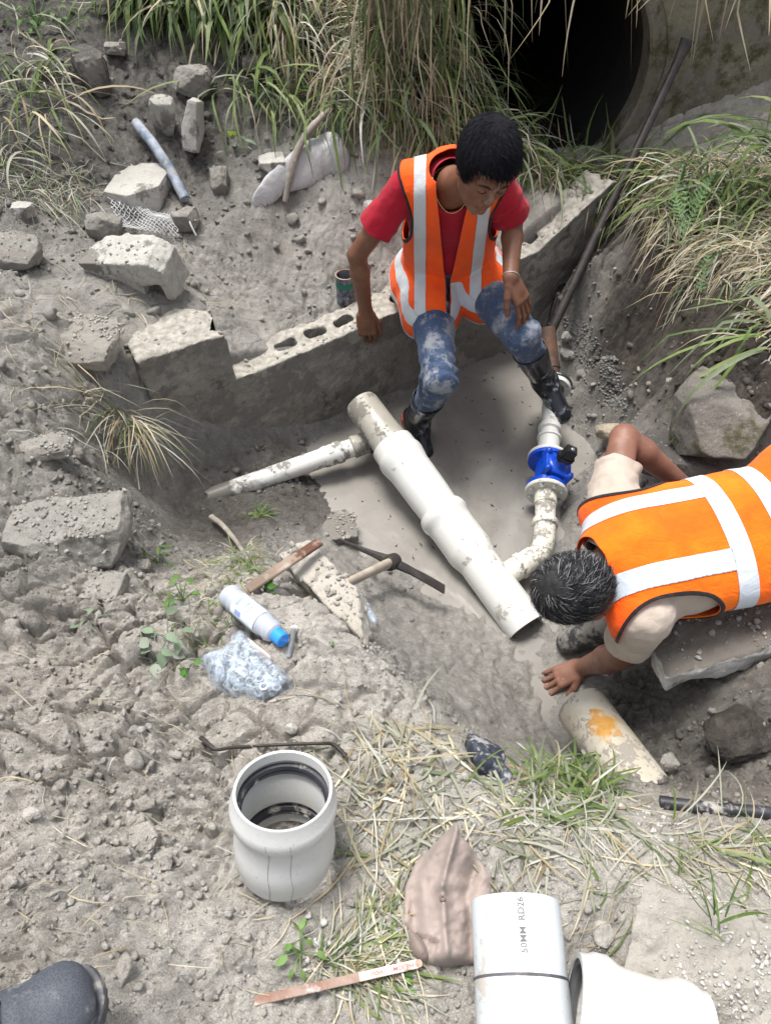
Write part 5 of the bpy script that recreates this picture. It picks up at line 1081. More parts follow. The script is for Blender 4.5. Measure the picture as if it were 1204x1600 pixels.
# ---------------- loose things on the banks ----------------
# white repair coupling standing on the soil, leaning back a little
ca = np.array([-.186, .437, .196]); cb = np.array([-.196, .362, .0])          # rim centre, foot centre
ct = thing('pipe_coupling', 'short white pipe coupling with black inner seals standing upright on the soil', 'coupling', cb)
cd = nrm(cb-ca); LC = .197; rr_ = .0905
prof = [(rr_-.006, 0), (rr_-.001, -.001), (rr_, .002), (rr_+.001, .018), (rr_+.007, .028), (rr_+.0085, .038), (rr_+.0075, .052), (rr_+.001, .063), (rr_-.0015, .070), (rr_-.001, .08), (rr_+.0, .10), (rr_+.002, .115), (rr_+.0055, .13), (rr_+.006, .152), (rr_+.003, .174), (rr_-.001, .190), (rr_-.002, LC),
        (rr_-.008, LC), (rr_-.008, .188), (rr_-.002, .172), (rr_-.002, .150), (rr_-.011, .135), (rr_-.011, .072), (rr_-.002, .056), (rr_-.002, .030), (rr_-.0075, .020)]
o = lathe('shell', prof, pvc('dusty_white_pvc', (.52, .53, .53), .10, 9, mudcol=(.40, .38, .35)), None, 72, axis_m(ca, cb), closed=True); under(ct, o)
for z_ in (.043, .160):
    o = lathe('seal', [(rr_-.003, z_-.012), (rr_-.0105, z_-.010), (rr_-.013, z_-.003), (rr_-.011, z_), (rr_-.014, z_+.005), (rr_-.0105, z_+.011), (rr_-.003, z_+.012)], RUBBER, None, 64, axis_m(ca, cb)); under(ct, o)
# scratches: two thin dark mould lines down the front
for an, w0 in ((-.12, .0), (.10, .004)):
    P = []
    Mx = axis_m(ca, cb); fx = np.array([(Mx.to_3x3() @ Vector((1, 0, 0)))[:]])[0]; fy = np.array((Mx.to_3x3() @ Vector((0, 1, 0)))[:]); base_a = math.atan2(-fy[1]*1., -fx[1]*1.)
    for z_ in np.linspace(.03, .2, 14):
        r_ = np.interp(z_, [p[1] for p in prof[:17]], [p[0] for p in prof[:17]])+.0003; a = base_a+an*2+.02*math.sin(z_*70)
        P.append(ca+cd*z_+(fx*math.cos(a)+fy*math.sin(a))*r_)
    o = tube('scratch', P, .0005, simple('grey_scratch', (.30, .29, .28)), None, 5); under(ct, o)
# large loose pipe with its printed size
pr_ = .078; px0 = np.array([.232, 1.0, pr_+.003]); fa = Pz(805, 1421, pr_+.004); na = np.array([.214, -.38, pr_+.004]); fa = np.array([.2315, fa[1]+.012, pr_+.004])
lp = thing('loose_pipe', 'large clean white pipe with printed size and a black ring lying at the bottom edge', 'pipe', (fa+na)/2)
def rect_mud(name, base):
    t = NT(name); n = t.noise(13, 9, .75); n2 = t.noise(60, 4, .7); sx = t.n('ShaderNodeSeparateXYZ'); t.L(t.tc, sx.inputs[0])
    near = t.ramp(t.math('ABSOLUTE', t.math('ADD', sx.outputs[0], .001)), .035, .0); down = t.ramp(sx.outputs[1], .50, .36)
    f = t.math('ADD', t.math('ADD', t.math('MULTIPLY', n, .75), t.math('MULTIPLY', n2, .25)), t.math('MULTIPLY', t.math('MULTIPLY', near, down), .13)); f = t.ramp(f, .56, .59)
    film = t.math('MULTIPLY', t.ramp(t.noise(5, 5), .4, .8), .3)
    t.set('Base Color', t.mix(f, t.mix(film, base, (.58, .57, .55)), (.47, .44, .41))).set('Roughness', .35); t.bump(f, .3, .002); return t.m
tube_o = lathe('pipe_wall', [(pr_-.005, .002), (pr_-.002, 0), (pr_, .002), (pr_, np.linalg.norm(na-fa)), (pr_-.005, np.linalg.norm(na-fa))], rect_mud('printed_pipe_pvc', (.56, .61, .65)), None, 72, axis_m(fa, na), closed=True); under(lp, tube_o)
ld = nrm(na-fa)
rk = Pz(730, 1530, pr_)[1]; rk = fa[1]-rk
o = lathe('ring_mark', [(pr_+.0002, rk), (pr_+.0007, rk+.0005), (pr_+.0007, rk+.004), (pr_+.0002, rk+.0045)], simple('black_marker', (.05, .05, .055), (.12, .12, .13), .6, 60), None, 72, axis_m(fa, na)); under(lp, o)
def text_mesh(s, size):
    c = bpy.data.curves.new('txt', 'FONT'); c.body = s; c.size = size; c.align_x = 'CENTER'; c.align_y = 'CENTER'; c.extrude = .0; c.offset = size*.012; c.resolution_u = 3
    o = bpy.data.objects.new('txt', c); COL.objects.link(o); me = bpy.data.meshes.new_from_object(o); bpy.data.objects.remove(o); return me
me = text_mesh('50MM  RD26', .0150); yc = Pz(807, 1445, pr_*2)[1]
for v in me.vertices:
    x, y = v.co.x*1.0, v.co.y; a = -y/pr_-.03; c0 = fa+ld*(fa[1]-(yc+x))
    v.co = V3(c0+np.array([math.sin(a)*(pr_+.0005), 0, math.cos(a)*(pr_+.0005)]))
o = link('printed_text', me, simple('grey_ink', (.10, .11, .12), (.16, .17, .18), .7)); under(lp, o)
# second fitting at the bottom edge, mouth to the left
qa = Pz(893, 1577, .088); qb = Pz(1115, 1648, .088); LQ = .205
fc = thing('pipe_fitting', 'white bulged pipe fitting lying beside the large loose pipe at the bottom edge', 'fitting', (qa+qb)/2)
prof2 = [(.083-.006, 0), (.083, .0), (.084, .012), (.090, .024), (.091, .045), (.083, .062), (.080, .075), (.079, .13), (.082, .142), (.090, .158), (.090, .18), (.083, .195), (.082, .205), (.075, .205), (.074, .0)]
o = lathe('shell', prof2, PVC, None, 60, axis_m(qa, qb), closed=True); under(fc, o)
o = lathe('seal', [(.077, .001), (.066, .004), (.063, .012), (.066, .02), (.077, .022)], simple('grey_rubber', (.10, .105, .11), (.14, .145, .15), .6, 20), None, 60, axis_m(qa, qb)); under(fc, o)
# ----- soft flat things from an outline laid on the ground -----
def inside_d(P, poly):
    """distance to the outline, positive inside"""
    d = np.full(len(P), 1e9); c = np.zeros(len(P), bool); n = len(poly)
    for i in range(n):
        a = poly[i]; b = poly[(i+1) % n]; e = b-a; w_ = P-a; t = np.clip((w_@e)/(e@e), 0, 1); d = np.minimum(d, np.linalg.norm(w_-np.outer(t, e), axis=1))
        cond = ((a[1] > P[:, 1]) != (b[1] > P[:, 1])); xi = (b[0]-a[0])*(P[:, 1]-a[1])/(b[1]-a[1]+1e-12)+a[0]; c ^= cond & (P[:, 0] < xi)
    return np.where(c, d, -d)
def puffy(name, pts, m, height, edge=.03, step=.004, wr=.004, seed=1, lift=.004, extra=None, sm=2, th=.0, z0=None):
    P3 = [hit(*p) if z0 is None else Pz(p[0], p[1], z0) for p in pts]; P3 = np.array(P3)
    for _ in range(sm):      # round the corners a little
        P3 = np.concatenate([P3[i:i+1]*.75+P3[(i+1) % len(P3)][None]*.25 if k == 0 else P3[i:i+1]*.25+P3[(i+1) % len(P3)][None]*.75 for i in range(len(P3)) for k in (0, 1)])
    poly = P3[:, :2]; A_ = np.c_[poly, np.ones(len(poly))]; co, *_ = np.linalg.lstsq(A_, P3[:, 2], rcond=None)
    lo, hi = poly.min(0)-.01, poly.max(0)+.01; xs = np.arange(lo[0], hi[0], step); ys = np.arange(lo[1], hi[1], step); X_, Y_ = np.meshgrid(xs, ys); Q = np.c_[X_.ravel(), Y_.ravel()]
    nx_ = len(xs); i = (np.arange(len(ys)-1)[:, None]*nx_+np.arange(nx_-1)[None]).ravel(); F = np.concatenate([np.stack([i, i+1, i+nx_+1], 1), np.stack([i, i+nx_+1, i+nx_], 1)])
    V = np.c_[Q, np.zeros(len(Q))]; V, F = clip(V, F, inside_d(Q, poly)); d = np.maximum(inside_d(V[:, :2], poly), 0)
    zb_ = V[:, 0]*co[0]+V[:, 1]*co[1]+co[2]; g_ = np.maximum(zb_, zat(V[:, 0], V[:, 1])-.01)*.6+zb_*.4
    prof = np.sqrt(np.clip(1-(1-np.clip(d/edge, 0, 1))**2, 0, 1))
    h = prof*(height+wr*fbm2(V[:, 0]*18+seed, V[:, 1]*18, 4, seed)*2+wr*.6*fbm2(V[:, 0]*55, V[:, 1]*55, 3, seed))
    if extra is not None: h = h+extra(V, d)*prof
    V[:, 2] = g_-lift+h
    o = mesh(name, V, F, m, None, True)
    if th: solid(o, th, -1)
    return o, V
def seamline(a, b, w_=.006):
    a, b = hit(*a)[:2], hit(*b)[:2]
    def f(V, d):
        e = b-a; q = V[:, :2]-a; t = np.clip(q@e/(e@e), 0, 1); r_ = np.linalg.norm(q-np.outer(t, e), axis=1); return .011*np.exp(-(r_/w_)**2)
    return f
# cloth hat
CAPM = cloth('dirty_pink_canvas', (.34, .28, .255), (.26, .215, .195), .30, 9, weave=380, mudcol=(.22, .19, .175), fold=.25)
s1_ = seamline((712, 1300), (686, 1400), .007); s2_ = seamline((686, 1400), (695, 1508), .007)
def brim(V, d):
    a, b = hit(627, 1452)[:2], hit(662, 1470)[:2]; e = nrm(b-a); n_ = np.array([-e[1], e[0]]); s = (V[:, :2]-a)@n_; L_ = (V[:, :2]-a)@e
    a1, a2, a3 = hit(712, 1300)[:2], hit(686, 1400)[:2], hit(695, 1508)[:2]; r_ = np.full(len(V), 9.)
    for p_, q_ in ((a1, a2), (a2, a3)):
        e2 = q_-p_; w2_ = V[:, :2]-p_; t2 = np.clip(w2_@e2/(e2@e2), 0, 1); r_ = np.minimum(r_, np.linalg.norm(w2_-np.outer(t2, e2), axis=1))
    tent = .030*(1-np.clip(r_/.055, 0, 1))-.018*np.exp(-((r_-.05)/.012)**2)
    return np.where((s < 0) & (L_ < .07), -.018, 0.)+tent
hat = thing('cloth_hat', 'crumpled dirty pink cloth hat lying on dry grass beside the large loose pipe', 'hat', hit(690, 1430))
ho, HV = puffy('crown', [(710, 1290), (722, 1312), (740, 1330), (768, 1366), (770, 1376), (762, 1430), (756, 1506), (700, 1511), (662, 1507), (645, 1490), (640, 1462), (624, 1446), (630, 1390), (648, 1350), (682, 1318)], CAPM, .036, .020, .0032, .013, 5, extra=lambda V, d: s1_(V, d)*1.7+s2_(V, d)*1.5+brim(V, d), sm=0); under(hat, ho)
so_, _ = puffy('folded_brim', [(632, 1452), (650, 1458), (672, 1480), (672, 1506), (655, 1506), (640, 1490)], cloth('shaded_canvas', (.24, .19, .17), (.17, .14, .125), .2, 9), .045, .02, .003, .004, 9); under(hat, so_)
bp = hit(687, 1421); bi = np.argmin(np.linalg.norm(HV[:, :2]-bp[:2], axis=1)); bpt = HV[bi]
o = lathe('eyelet', [(.0018, .001), (.0025, .003), (.0052, .003), (.006, 0)], simple('brass_eyelet', (.14, .075, .05), (.1, .06, .045), .5), None, 20, Matrix.Translation(V3(bpt))); under(hat, o)
# glove, half buried
GLV = simple('muddy_dark_rubber', (.02, .026, .04), (.045, .052, .07), .5, 14, .5, .004, 60, mud=.42, mudsc=16, mudcol=(.30, .30, .30))
gl = thing('rubber_glove', 'dark muddy rubber glove on the grass edge above the large loose pipe', 'glove', hit(750, 1190))
g1 = hit(712, 1180); g2 = hit(755, 1165); g3 = hit(790, 1222); g4 = hit(765, 1222); gm_ = hit(748, 1195)
gz_ = nrm(np.cross(nrm(g3-g2), nrm(g1-g2))); gz_ = gz_ if gz_[2] > 0 else -gz_; gx_ = nrm(g3-g2); gy_ = np.cross(gz_, gx_); Rg = np.stack([gx_, gy_, gz_], 1); gc_ = (g1+g2+g3+g4)/4+gz_*.016
def gsdf(p):
    q = (p-gc_)@Rg; d = sbox(q, (0, 0, 0), (.062, .036, .019), None, .014); d = smin(d, sbox(q, (-.034, .002, .008), (.032, .044, .020), None, .014), .012); d = smin(d, cap(q, (.0, .018, .010), (.058, .020, .004), .013, .011), .008); d = smin(d, cap(q, (.0, -.012, .012), (.052, -.014, .006), .014, .010), .006)
    return d+.006*fbm3(p*22, 3, 3)+.003*fbm3(p*60, 2, 4)
o = sdf_obj('cuff', gsdf, gm_-.14, gm_+.14, .0035, GLV, None, 1); under(gl, o)
o = sdf_obj('fingertip', lambda p: ell(p, g3+(-.004, .004, .026), (.015, .02, .012))+.002*fbm3(p*60, 2, 2), g3-.05, g3+.06, .003, GLV, None, 1); under(gl, o)
# white sack
SACK = cloth('muddy_white_sackcloth', (.47, .47, .48), (.36, .36, .37), .32, 8, weave=500, mudcol=(.25, .24, .225), fold=.7)
o, _ = puffy('sack', [(388, 326), (405, 300), (428, 272), (456, 246), (490, 226), (520, 224), (545, 240), (547, 262), (535, 272), (515, 270), (498, 284), (474, 298), (445, 312), (425, 322)], SACK, .085, .06, .006, .010, 8, sm=1, th=.003)
tag(o, 'muddy white sack lying on the slope behind the seated worker', 'sack')
BARK = simple('muddy_wood', (.30, .27, .235), (.19, .165, .14), .9, 12, .7, .004, 60, mud=.25); OLDW = simple('grey_brown_timber', (.27, .205, .16), (.17, .125, .095), .85, 10, .6, .003, 80, mud=.2, mudcol=(.34, .31, .27))
def along(pts, dz):
    return [hit(x, y)+(0, 0, d) for (x, y), d in zip(pts, dz if hasattr(dz, '__len__') else [dz]*len(pts))]
o = tube('branch', smooth_path(along([(518, 210), (500, 238), (478, 262), (462, 290), (446, 322)], [.10, .13, .12, .10, .02]), 5), [.012]*6+[.015]*6+[.016]*6+[.013]*3, BARK, None, 12, noise=.12); tag(o, 'muddy branch lying across the white sack', 'branch')
BWS = simple('chipped_blue_white_paint', (.34, .37, .42), (.10, .14, .20), .7, 26, .5, .003, 60, mud=.3, mudsc=14, mudcol=(.28, .27, .25))
o = tube('painted_stick', along([(218, 212), (245, 252), (270, 288), (292, 322)], [.05, .075, .07, .03]), .021, BWS, None, 14, noise=.05); tag(o, 'round stick with worn blue and white paint leaning over the flat pale slab', 'stick')
o = tube('dead_stick', smooth_path(along([(333, 816), (352, 835), (372, 858), (390, 882)], [.03, .05, .045, .02]), 4), [.011, .011, .011, .010, .010, .0095, .009, .009, .008, .008, .007, .007, .006], BARK, None, 10, noise=.12); tag(o, 'short bare stick above the rusty batten on the mud', 'stick')
# flat batten on the edge slab
def plank(name, a, b, w_, t_, m, bev=.002, roll=0):
    a = np.asarray(a); b = np.asarray(b); L_ = np.linalg.norm(b-a); bm = bmesh.new(); box_bm(bm, (0, 0, L_/2), (t_, w_, L_), axis_m(a, b) @ Matrix.Rotation(roll, 4, 'Z'), bev); o = bmo(name, bm, m); autos(o, 30); return o
pa_ = Pz(386, 922, -.075); pb_ = Pz(500, 846, -.10)
o = plank('batten', pa_, pb_, .030, .010, OLDW); nt_ = o.data.materials[0] = OLDW.copy(); nt_ = nt_.node_tree; bs_ = nt_.nodes['Principled BSDF']; old = bs_.inputs['Base Color'].links[0].from_socket
nt_.links.new(spot(nt_, old, pb_-nrm(pb_-pa_)*.045, .05, (.10, .045, .03), 60), bs_.inputs['Base Color']); tag(o, 'flat weathered batten with a rusty end lying across the pale edge slab', 'batten')
# pickaxe
pk = thing('pickaxe', 'pickaxe with rusty head in the mud and its wooden handle on the edge slab', 'pickaxe', hit(610, 885))
ph = [Pz(530, 843, -.50), Pz(560, 856, -.475), Pz(590, 868, -.46), Pz(612, 878, -.455), Pz(640, 891, -.475), Pz(668, 906, -.50), Pz(694, 921, -.545)]
bm = bmesh.new(); pp = smooth_path(ph, 5); wd = np.interp(np.linspace(0, 1, len(pp)), [0, .3, .42, .58, .7, 1], [.004, .012, .018, .018, .015, .021]); tk = np.interp(np.linspace(0, 1, len(pp)), [0, .3, .45, .6, 1], [.005, .011, .017, .012, .003])
V = []; F = []
for k, (p, t_, a, b) in enumerate(frames(pp)):
    hor = nrm(np.cross(t_, (0, 0, 1))); upn = np.cross(hor, t_)
    for s in range(8):
        an = math.pi*2*s/8+math.pi/8; V.append(p+hor*math.cos(an)*wd[k]+upn*math.sin(an)*tk[k])
for k in range(len(pp)-1):
    for s in range(8): F.append([k*8+s, k*8+(s+1) % 8, (k+1)*8+(s+1) % 8, (k+1)*8+s])
F += [list(range(8))[::-1], [(len(pp)-1)*8+s for s in range(8)]]
o = autos(mesh('head', V, F, STEEL), 40); under(pk, o)
he = ph[3]; hb_ = Pz(538, 913, -.30); hd_ = nrm(he-hb_)
o = lathe('eye', [(.019, -.026), (.027, -.022), (.029, 0), (.027, .022), (.019, .026)], STEEL, None, 24, axis_m(he, he+hd_), closed=True); under(pk, o)
o = tube('handle', [hb_-hd_*.22, hb_-hd_*.08, hb_, hb_+hd_*.08, he-hd_*.03, he+hd_*.02], [.016, .016, .0165, .017, .0195, .020], simple('pale_worn_handle', (.44, .385, .32), (.30, .25, .20), .75, 16, .5, .002, 60, mud=.35, mudcol=(.33, .30, .27)), None, 18, sx=.8); under(pk, o)
# spanner behind the coupling
sp_pts = along([(318, 1160), (330, 1170), (342, 1178), (370, 1176), (440, 1173), (500, 1170), (520, 1170), (532, 1178), (540, 1186)], [.016, .020, .024, .030, .034, .030, .026, .022, .014])
o = tube('spanner', smooth_path(sp_pts, 4), [.010]*3+[.0075]*4+[.0052]*18+[.007]*6+[.009]*2, STEEL, None, 10, sx=.7); tag(o, 'dark steel spanner with bent ends lying behind the white coupling', 'spanner')
o = tube('dark_rod', along([(302, 1150), (322, 1162)], .008), [.004, .007], STEEL, None, 8); under_ = o; o.parent = None; bpy.data.objects.remove(o)
# hacksaw blade
ba_ = hit(399, 1565)+(0, 0, .010); bb_ = hit(657, 1507)+(0, 0, .018); bdv = nrm(bb_-ba_); LB = np.linalg.norm(bb_-ba_)
sb = thing('saw_blade', 'rusty saw blade with red lettering on white lying on the soil at the bottom', 'blade', ba_)
BLM = simple('rusty_blade', (.20, .10, .07), (.33, .25, .21), .75, 22, .4, .002, 90, mud=.35, mudsc=16, mudcol=(.40, .37, .34))
Mb = axis_m(ba_, bb_)
bm = bmesh.new(); box_bm(bm, (0, 0, LB*.31), (.0025, .0145, LB*.62), Mb, .0008); o = bmo('blade', bm, BLM); under(sb, o)
bm = bmesh.new(); box_bm(bm, (.0006, 0, LB*.80), (.0025, .0140, LB*.36), Mb, .0008); o = bmo('painted_end', bm, simple('chipped_white_paint', (.66, .61, .58), (.52, .36, .30), .6, 20, .2, mud=.1)); under(sb, o)
o = lathe('pin_hole', [(.0005, .0012), (.0022, .0012), (.0022, .0006), (.0065, .0006), (.0065, -.0025)], simple('bare_metal_end', (.45, .33, .27), (.2, .12, .09), .6, 60), None, 20, Mb @ Matrix.Translation((.0016, 0, LB*.985)) @ Matrix.Rotation(math.pi/2, 4, 'Y')); under(sb, o)
REDI = simple('red_ink', (.62, .06, .07), (.7, .16, .16), .6)
for txt, zc, sz in (('1MOLBH', .88, .0095), ('UQNI', .73, .007)):
    me = text_mesh(txt, sz); xa = np.array(Mb.to_3x3() @ Vector((1, 0, 0))); ya = np.array(Mb.to_3x3() @ Vector((0, 1, 0)))
    for v in me.vertices: v.co = V3(ba_+bdv*(LB*zc+v.co.x*1.15)+ya*(v.co.y)+xa*.0024)
    o = link('red_lettering', me, REDI); under(sb, o)
# bottle
ba_ = hit(358, 938)+(0, 0, .030); bb_ = hit(444, 1008)+(0, 0, .024); bt = thing('plastic_bottle', 'milky plastic bottle with blue cap lying above the bag of nuts', 'bottle', ba_)
LB2 = np.linalg.norm(bb_-ba_)
BOTM = simple('milky_plastic', (.60, .64, .72), (.52, .56, .64), .25, 8, .1, .001, 40, mud=.06); nt_ = BOTM.node_tree; nt_.nodes['Principled BSDF'].inputs['Transmission Weight'].default_value = .35
o = lathe('body', [(.001, .003), (.024, .001), (.031, .008), (.0325, .02), (.031, .028), (.0295, .032), (.031, .037), (.032, .06), (.0325, LB2*.55), (.031, LB2*.66), (.0265, LB2*.76), (.029, LB2*.80), (.024, LB2*.86), (.016, LB2*.885), (.016, LB2*.92)], BOTM, None, 40, axis_m(ba_, bb_)); under(bt, o)
LBL = simple('pale_label', (.66, .70, .74), (.58, .63, .70), .4, 20, .05); BLUEM = simple('faded_blue_print', (.22, .28, .55), (.30, .37, .6), .5, 30, .05)
Mx = axis_m(ba_, bb_); tocam = nrm(CAM-(ba_+bb_)/2); xa = np.array(Mx.to_3x3() @ Vector((1, 0, 0))); ya = np.array(Mx.to_3x3() @ Vector((0, 1, 0))); a0 = math.atan2(tocam@ya, tocam@xa)
def wrap(name, z0_, z1_, da0, da1, r_, m, parent):
    V = []; F = []; n = 10; k_ = 4
    for i in range(k_+1):
        for q in range(n+1):
            a = a0+da0+(da1-da0)*q/n; z_ = z0_+(z1_-z0_)*i/k_; V.append(ba_+nrm(bb_-ba_)*z_+(xa*math.cos(a)+ya*math.sin(a))*r_)
    for i in range(k_):
        for q in range(n): F.append([i*(n+1)+q, i*(n+1)+q+1, (i+1)*(n+1)+q+1, (i+1)*(n+1)+q])
    o = mesh(name, V, F, m); under(bt, o)
wrap('label', LB2*.26, LB2*.66, -1.0, 1.0, .0331, LBL, bt); wrap('label_print', LB2*.34, LB2*.44, .45, .85, .0335, BLUEM, bt); wrap('label_print', LB2*.3, LB2*.35, -.5, .2, .0335, BLUEM, bt); wrap('label_print', LB2*.42, LB2*.46, -.6, -.1, .0335, BLUEM, bt); wrap('label_print', LB2*.5, LB2*.52, -.5, .1, .0335, BLUEM, bt)
Vc = []; cn = 36
o = lathe('cap', [(.0165, LB2*.865), (.0185, LB2*.87), (.0185, LB2*1.0), (.0165, LB2*1.01), (.001, LB2*1.01)], simple('blue_plastic_cap', (.02, .22, .75), (.03, .27, .8), .35, 10, .05), None, cn, axis_m(ba_, bb_)); under(bt, o)
# single long bolt
o1 = hit(460, 986)+(0, 0, .008); o2 = hit(451, 1029)+(0, 0, .008); bd_ = nrm(o2-o1); LL = np.linalg.norm(o2-o1)
bo = thing('bolt', 'single long zinc bolt lying beside the blue bottle cap', 'bolt', o1)
o = lathe('shank', [(.0055, .0)]+[(.0055+.0005*(i % 2), .004+i*(LL-.006)/40) for i in range(41)]+[(.001, LL)], ZINC, None, 16, axis_m(o1, o2)); under(bo, o)
o = lathe('head', [(.001, -.007), (.009, -.007), (.0095, -.006), (.0095, 0), (.001, .0)], simple('white_zinc', (.8, .8, .78), (.7, .7, .68), .4), None, 6, axis_m(o1, o2)); under(bo, o)
# bag of nuts
bag_px = [(308, 1036), (322, 1030), (345, 1025), (358, 1012), (362, 997), (388, 999), (412, 1018), (432, 1036), (447, 1052), (461, 1073), (440, 1087), (412, 1097), (390, 1092), (357, 1091), (345, 1085), (330, 1070), (322, 1052)]
t = NT('clear_bag_film'); t.b.inputs['Base Color'].default_value = (.75, .82, .9, 1); t.b.inputs['Roughness'].default_value = .22
t.b.inputs['Specular IOR Level'].default_value = .6; al = t.n('ShaderNodeMapRange'); t.L(t.noise(24, 5, .6, dist=1.5), al.inputs[0]); al.inputs[1].default_value = .42; al.inputs[2].default_value = .72; al.inputs[3].default_value = .16; al.inputs[4].default_value = .75
t.L(al.outputs[0], t.b.inputs['Alpha']); t.bump(t.noise(30, 4, .6, dist=1.2), .7, .006)
t.b.inputs['Base Color'].default_value = (.64, .76, .92, 1); bagm = t.m
o, BV = puffy('plastic_bag', bag_px, bagm, .058, .040, .0035, .010, 6, sm=0); tag(o, 'clear plastic bag full of nuts lying below the milky bottle', 'bag')
bcx = np.array([hit(x, y) for x, y in bag_px]); cen = bcx.mean(0)
t = simple('printed_card', (.70, .66, .64), (.6, .5, .45), .6, 40); o, _ = puffy('card_slip', [(386, 1001), (404, 1012), (428, 1034), (424, 1038), (395, 1024)], t, .052, .012, .003, .002, 3, sm=0); tag(o, 'pale printed slip inside the top of the plastic bag', 'paper')
o, _ = puffy('label_tag', [(346, 1032), (362, 1034), (384, 1044), (376, 1052), (362, 1042), (348, 1040)], simple('white_tag', (.8, .8, .82), (.03, .05, .09), .5, 60, 0), .060, .008, .002, .001, 4, sm=0); tag(o, 'small white and black tag on the left part of the plastic bag', 'tag')
def nut_vf(r_=.0125, h_=.011, hole=.0068):
    V = []; F = []
    for z_, rad, n in ((0, hole, 1), (0, r_*.93, 0), (h_*.15, r_, 0), (h_*.85, r_, 0), (h_, r_*.93, 0), (h_, hole, 1)):
        for k in range(18):
            a = 2*math.pi*k/18; R_ = rad
            if n == 0: a6 = (a % (math.pi/3))-math.pi/6; R_ = rad*math.cos(math.pi/6)/math.cos(a6)
            V.append((R_*math.cos(a), R_*math.sin(a), z_-h_/2))
    for i in range(6):
        j = (i+1) % 6
        for k in range(18): F.append([i*18+k, i*18+(k+1) % 18, j*18+(k+1) % 18, j*18+k])
    return V, F
nv, nf = nut_vf(); proto = autos(mesh('nut', nv, nf, ZINC), 30); rs = np.random.default_rng(3); placed = []; first = True
bpoly = bcx[:, :2]
tries = 0
while len(placed) < 44 and tries < 9000:
    tries += 1
    lo_, hi_ = bpoly.min(0), bpoly.max(0); q = rs.uniform(lo_, hi_); ww = (q[0]-lo_[0])/(hi_[0]-lo_[0])
    if inside_d(q[None], bpoly)[0] < .016 or rs.uniform() > ww**2.2 + .02: continue
    z_ = rs.choice([.010, .022, .034]); zz_ = float(zat(q[0], q[1])[0])+z_
    hb_z = BV[np.argmin(np.linalg.norm(BV[:, :2]-q, axis=1)), 2]-.008
    if zz_ > hb_z: continue
    p = np.array([q[0], q[1], zz_])
    if any(np.linalg.norm(p-u) < .0185 for u in placed): continue
    o = proto if first else proto.copy()
    if not first: COL.objects.link(o)
    first = False; placed.append(p); o.location = V3(p); o.rotation_euler = (rs.uniform(-.9, .9), rs.uniform(-.9, .9), rs.uniform(0, 3))
    tag(o, 'zinc hex nut inside the clear plastic bag', 'nut', 'nuts inside the plastic bag')
# clear film on the edge of the pit
o, _ = puffy('plastic_film', [(541, 916), (552, 914), (566, 930), (580, 950), (592, 975), (586, 982), (568, 955), (548, 930)], bagm, .020, .01, .004, .006, 12, sm=0, lift=-.004); tag(o, 'crumpled clear plastic film below the pickaxe handle', 'plastic film')
# tin can behind the wall
tcp = hit(541, 470); tcn = thing('tin_can', 'small open tin with green band behind the arm of the seated worker', 'tin', tcp); r_ = .041; Ht = .125
o = lathe('body', [(.001, .001), (r_*.9, .001), (r_, .006), (r_, Ht*.6), (r_+.0008, Ht*.61), (r_+.0008, Ht*.80), (r_-.001, Ht*.84), (r_-.002, Ht), (r_-.004, Ht), (r_-.004, .01), (.001, .008)], simple('dark_blue_printed_tin', (.02, .024, .05), (.22, .23, .27), .45, 45, .2, mud=.25, mudsc=14), None, 36, Matrix.Translation(V3(tcp))); under(tcn, o)
o = lathe('green_band', [(r_+.0009, Ht*.60), (r_+.0014, Ht*.61), (r_+.0014, Ht*.80), (r_+.0009, Ht*.81)], simple('green_band_paint', (.005, .16, .10), (.01, .11, .07), .4, 20, .1, mud=.1), None, 36, Matrix.Translation(V3(tcp))); under(tcn, o)
o = lathe('rim', [(r_-.005, Ht-.001), (r_-.003, Ht+.002), (r_+.001, Ht+.001), (r_-.001, Ht-.002)], simple('worn_tin_rim', (.35, .26, .2), (.2, .13, .09), .5, 40, .2), None, 36, Matrix.Translation(V3(tcp)), closed=True); under(tcn, o)
# wire netting and a loop of white strap
wm_ = simple('pale_wire', (.55, .55, .56), (.42, .42, .42), .6, 40); V = []; F = []
rsn = np.random.default_rng(9)
def net_pt(u, v): 
    x = 172+u*100+v*14; y = 322+v*46+u*20*(1-v*.3); p = hit(x, y); return p+np.array([0, 0, .035+.02*math.sin(u*6)*math.cos(v*5)])
for i in range(-8, 22):
    for sgn in (1, -1):
        P = []
        for k in range(15):
            v = k/14; u = i/14+sgn*v*.55+.012*math.sin(k*2.2)
            if 0 <= u <= 1: P.append(net_pt(u, v))
        if len(P) > 3:
            a, b = tube_vf(P, .0019, 4, False); F += [[q+len(V) for q in f] for f in b]; V += a
o = mesh('wire_netting', V, np.array(F), wm_); tag(o, 'crumpled pale wire netting on the mud above the broken hollow block', 'netting')
o = tube('strap', smooth_path(along([(312, 346), (303, 352), (299, 362), (303, 373), (309, 379)], [.03, .06, .07, .06, .03]), 5), .0036, simple('white_plastic_strap', (.75, .76, .75), None, .4), None, 8); tag(o, 'small loop of white plastic strap sticking out of the mud', 'strap')
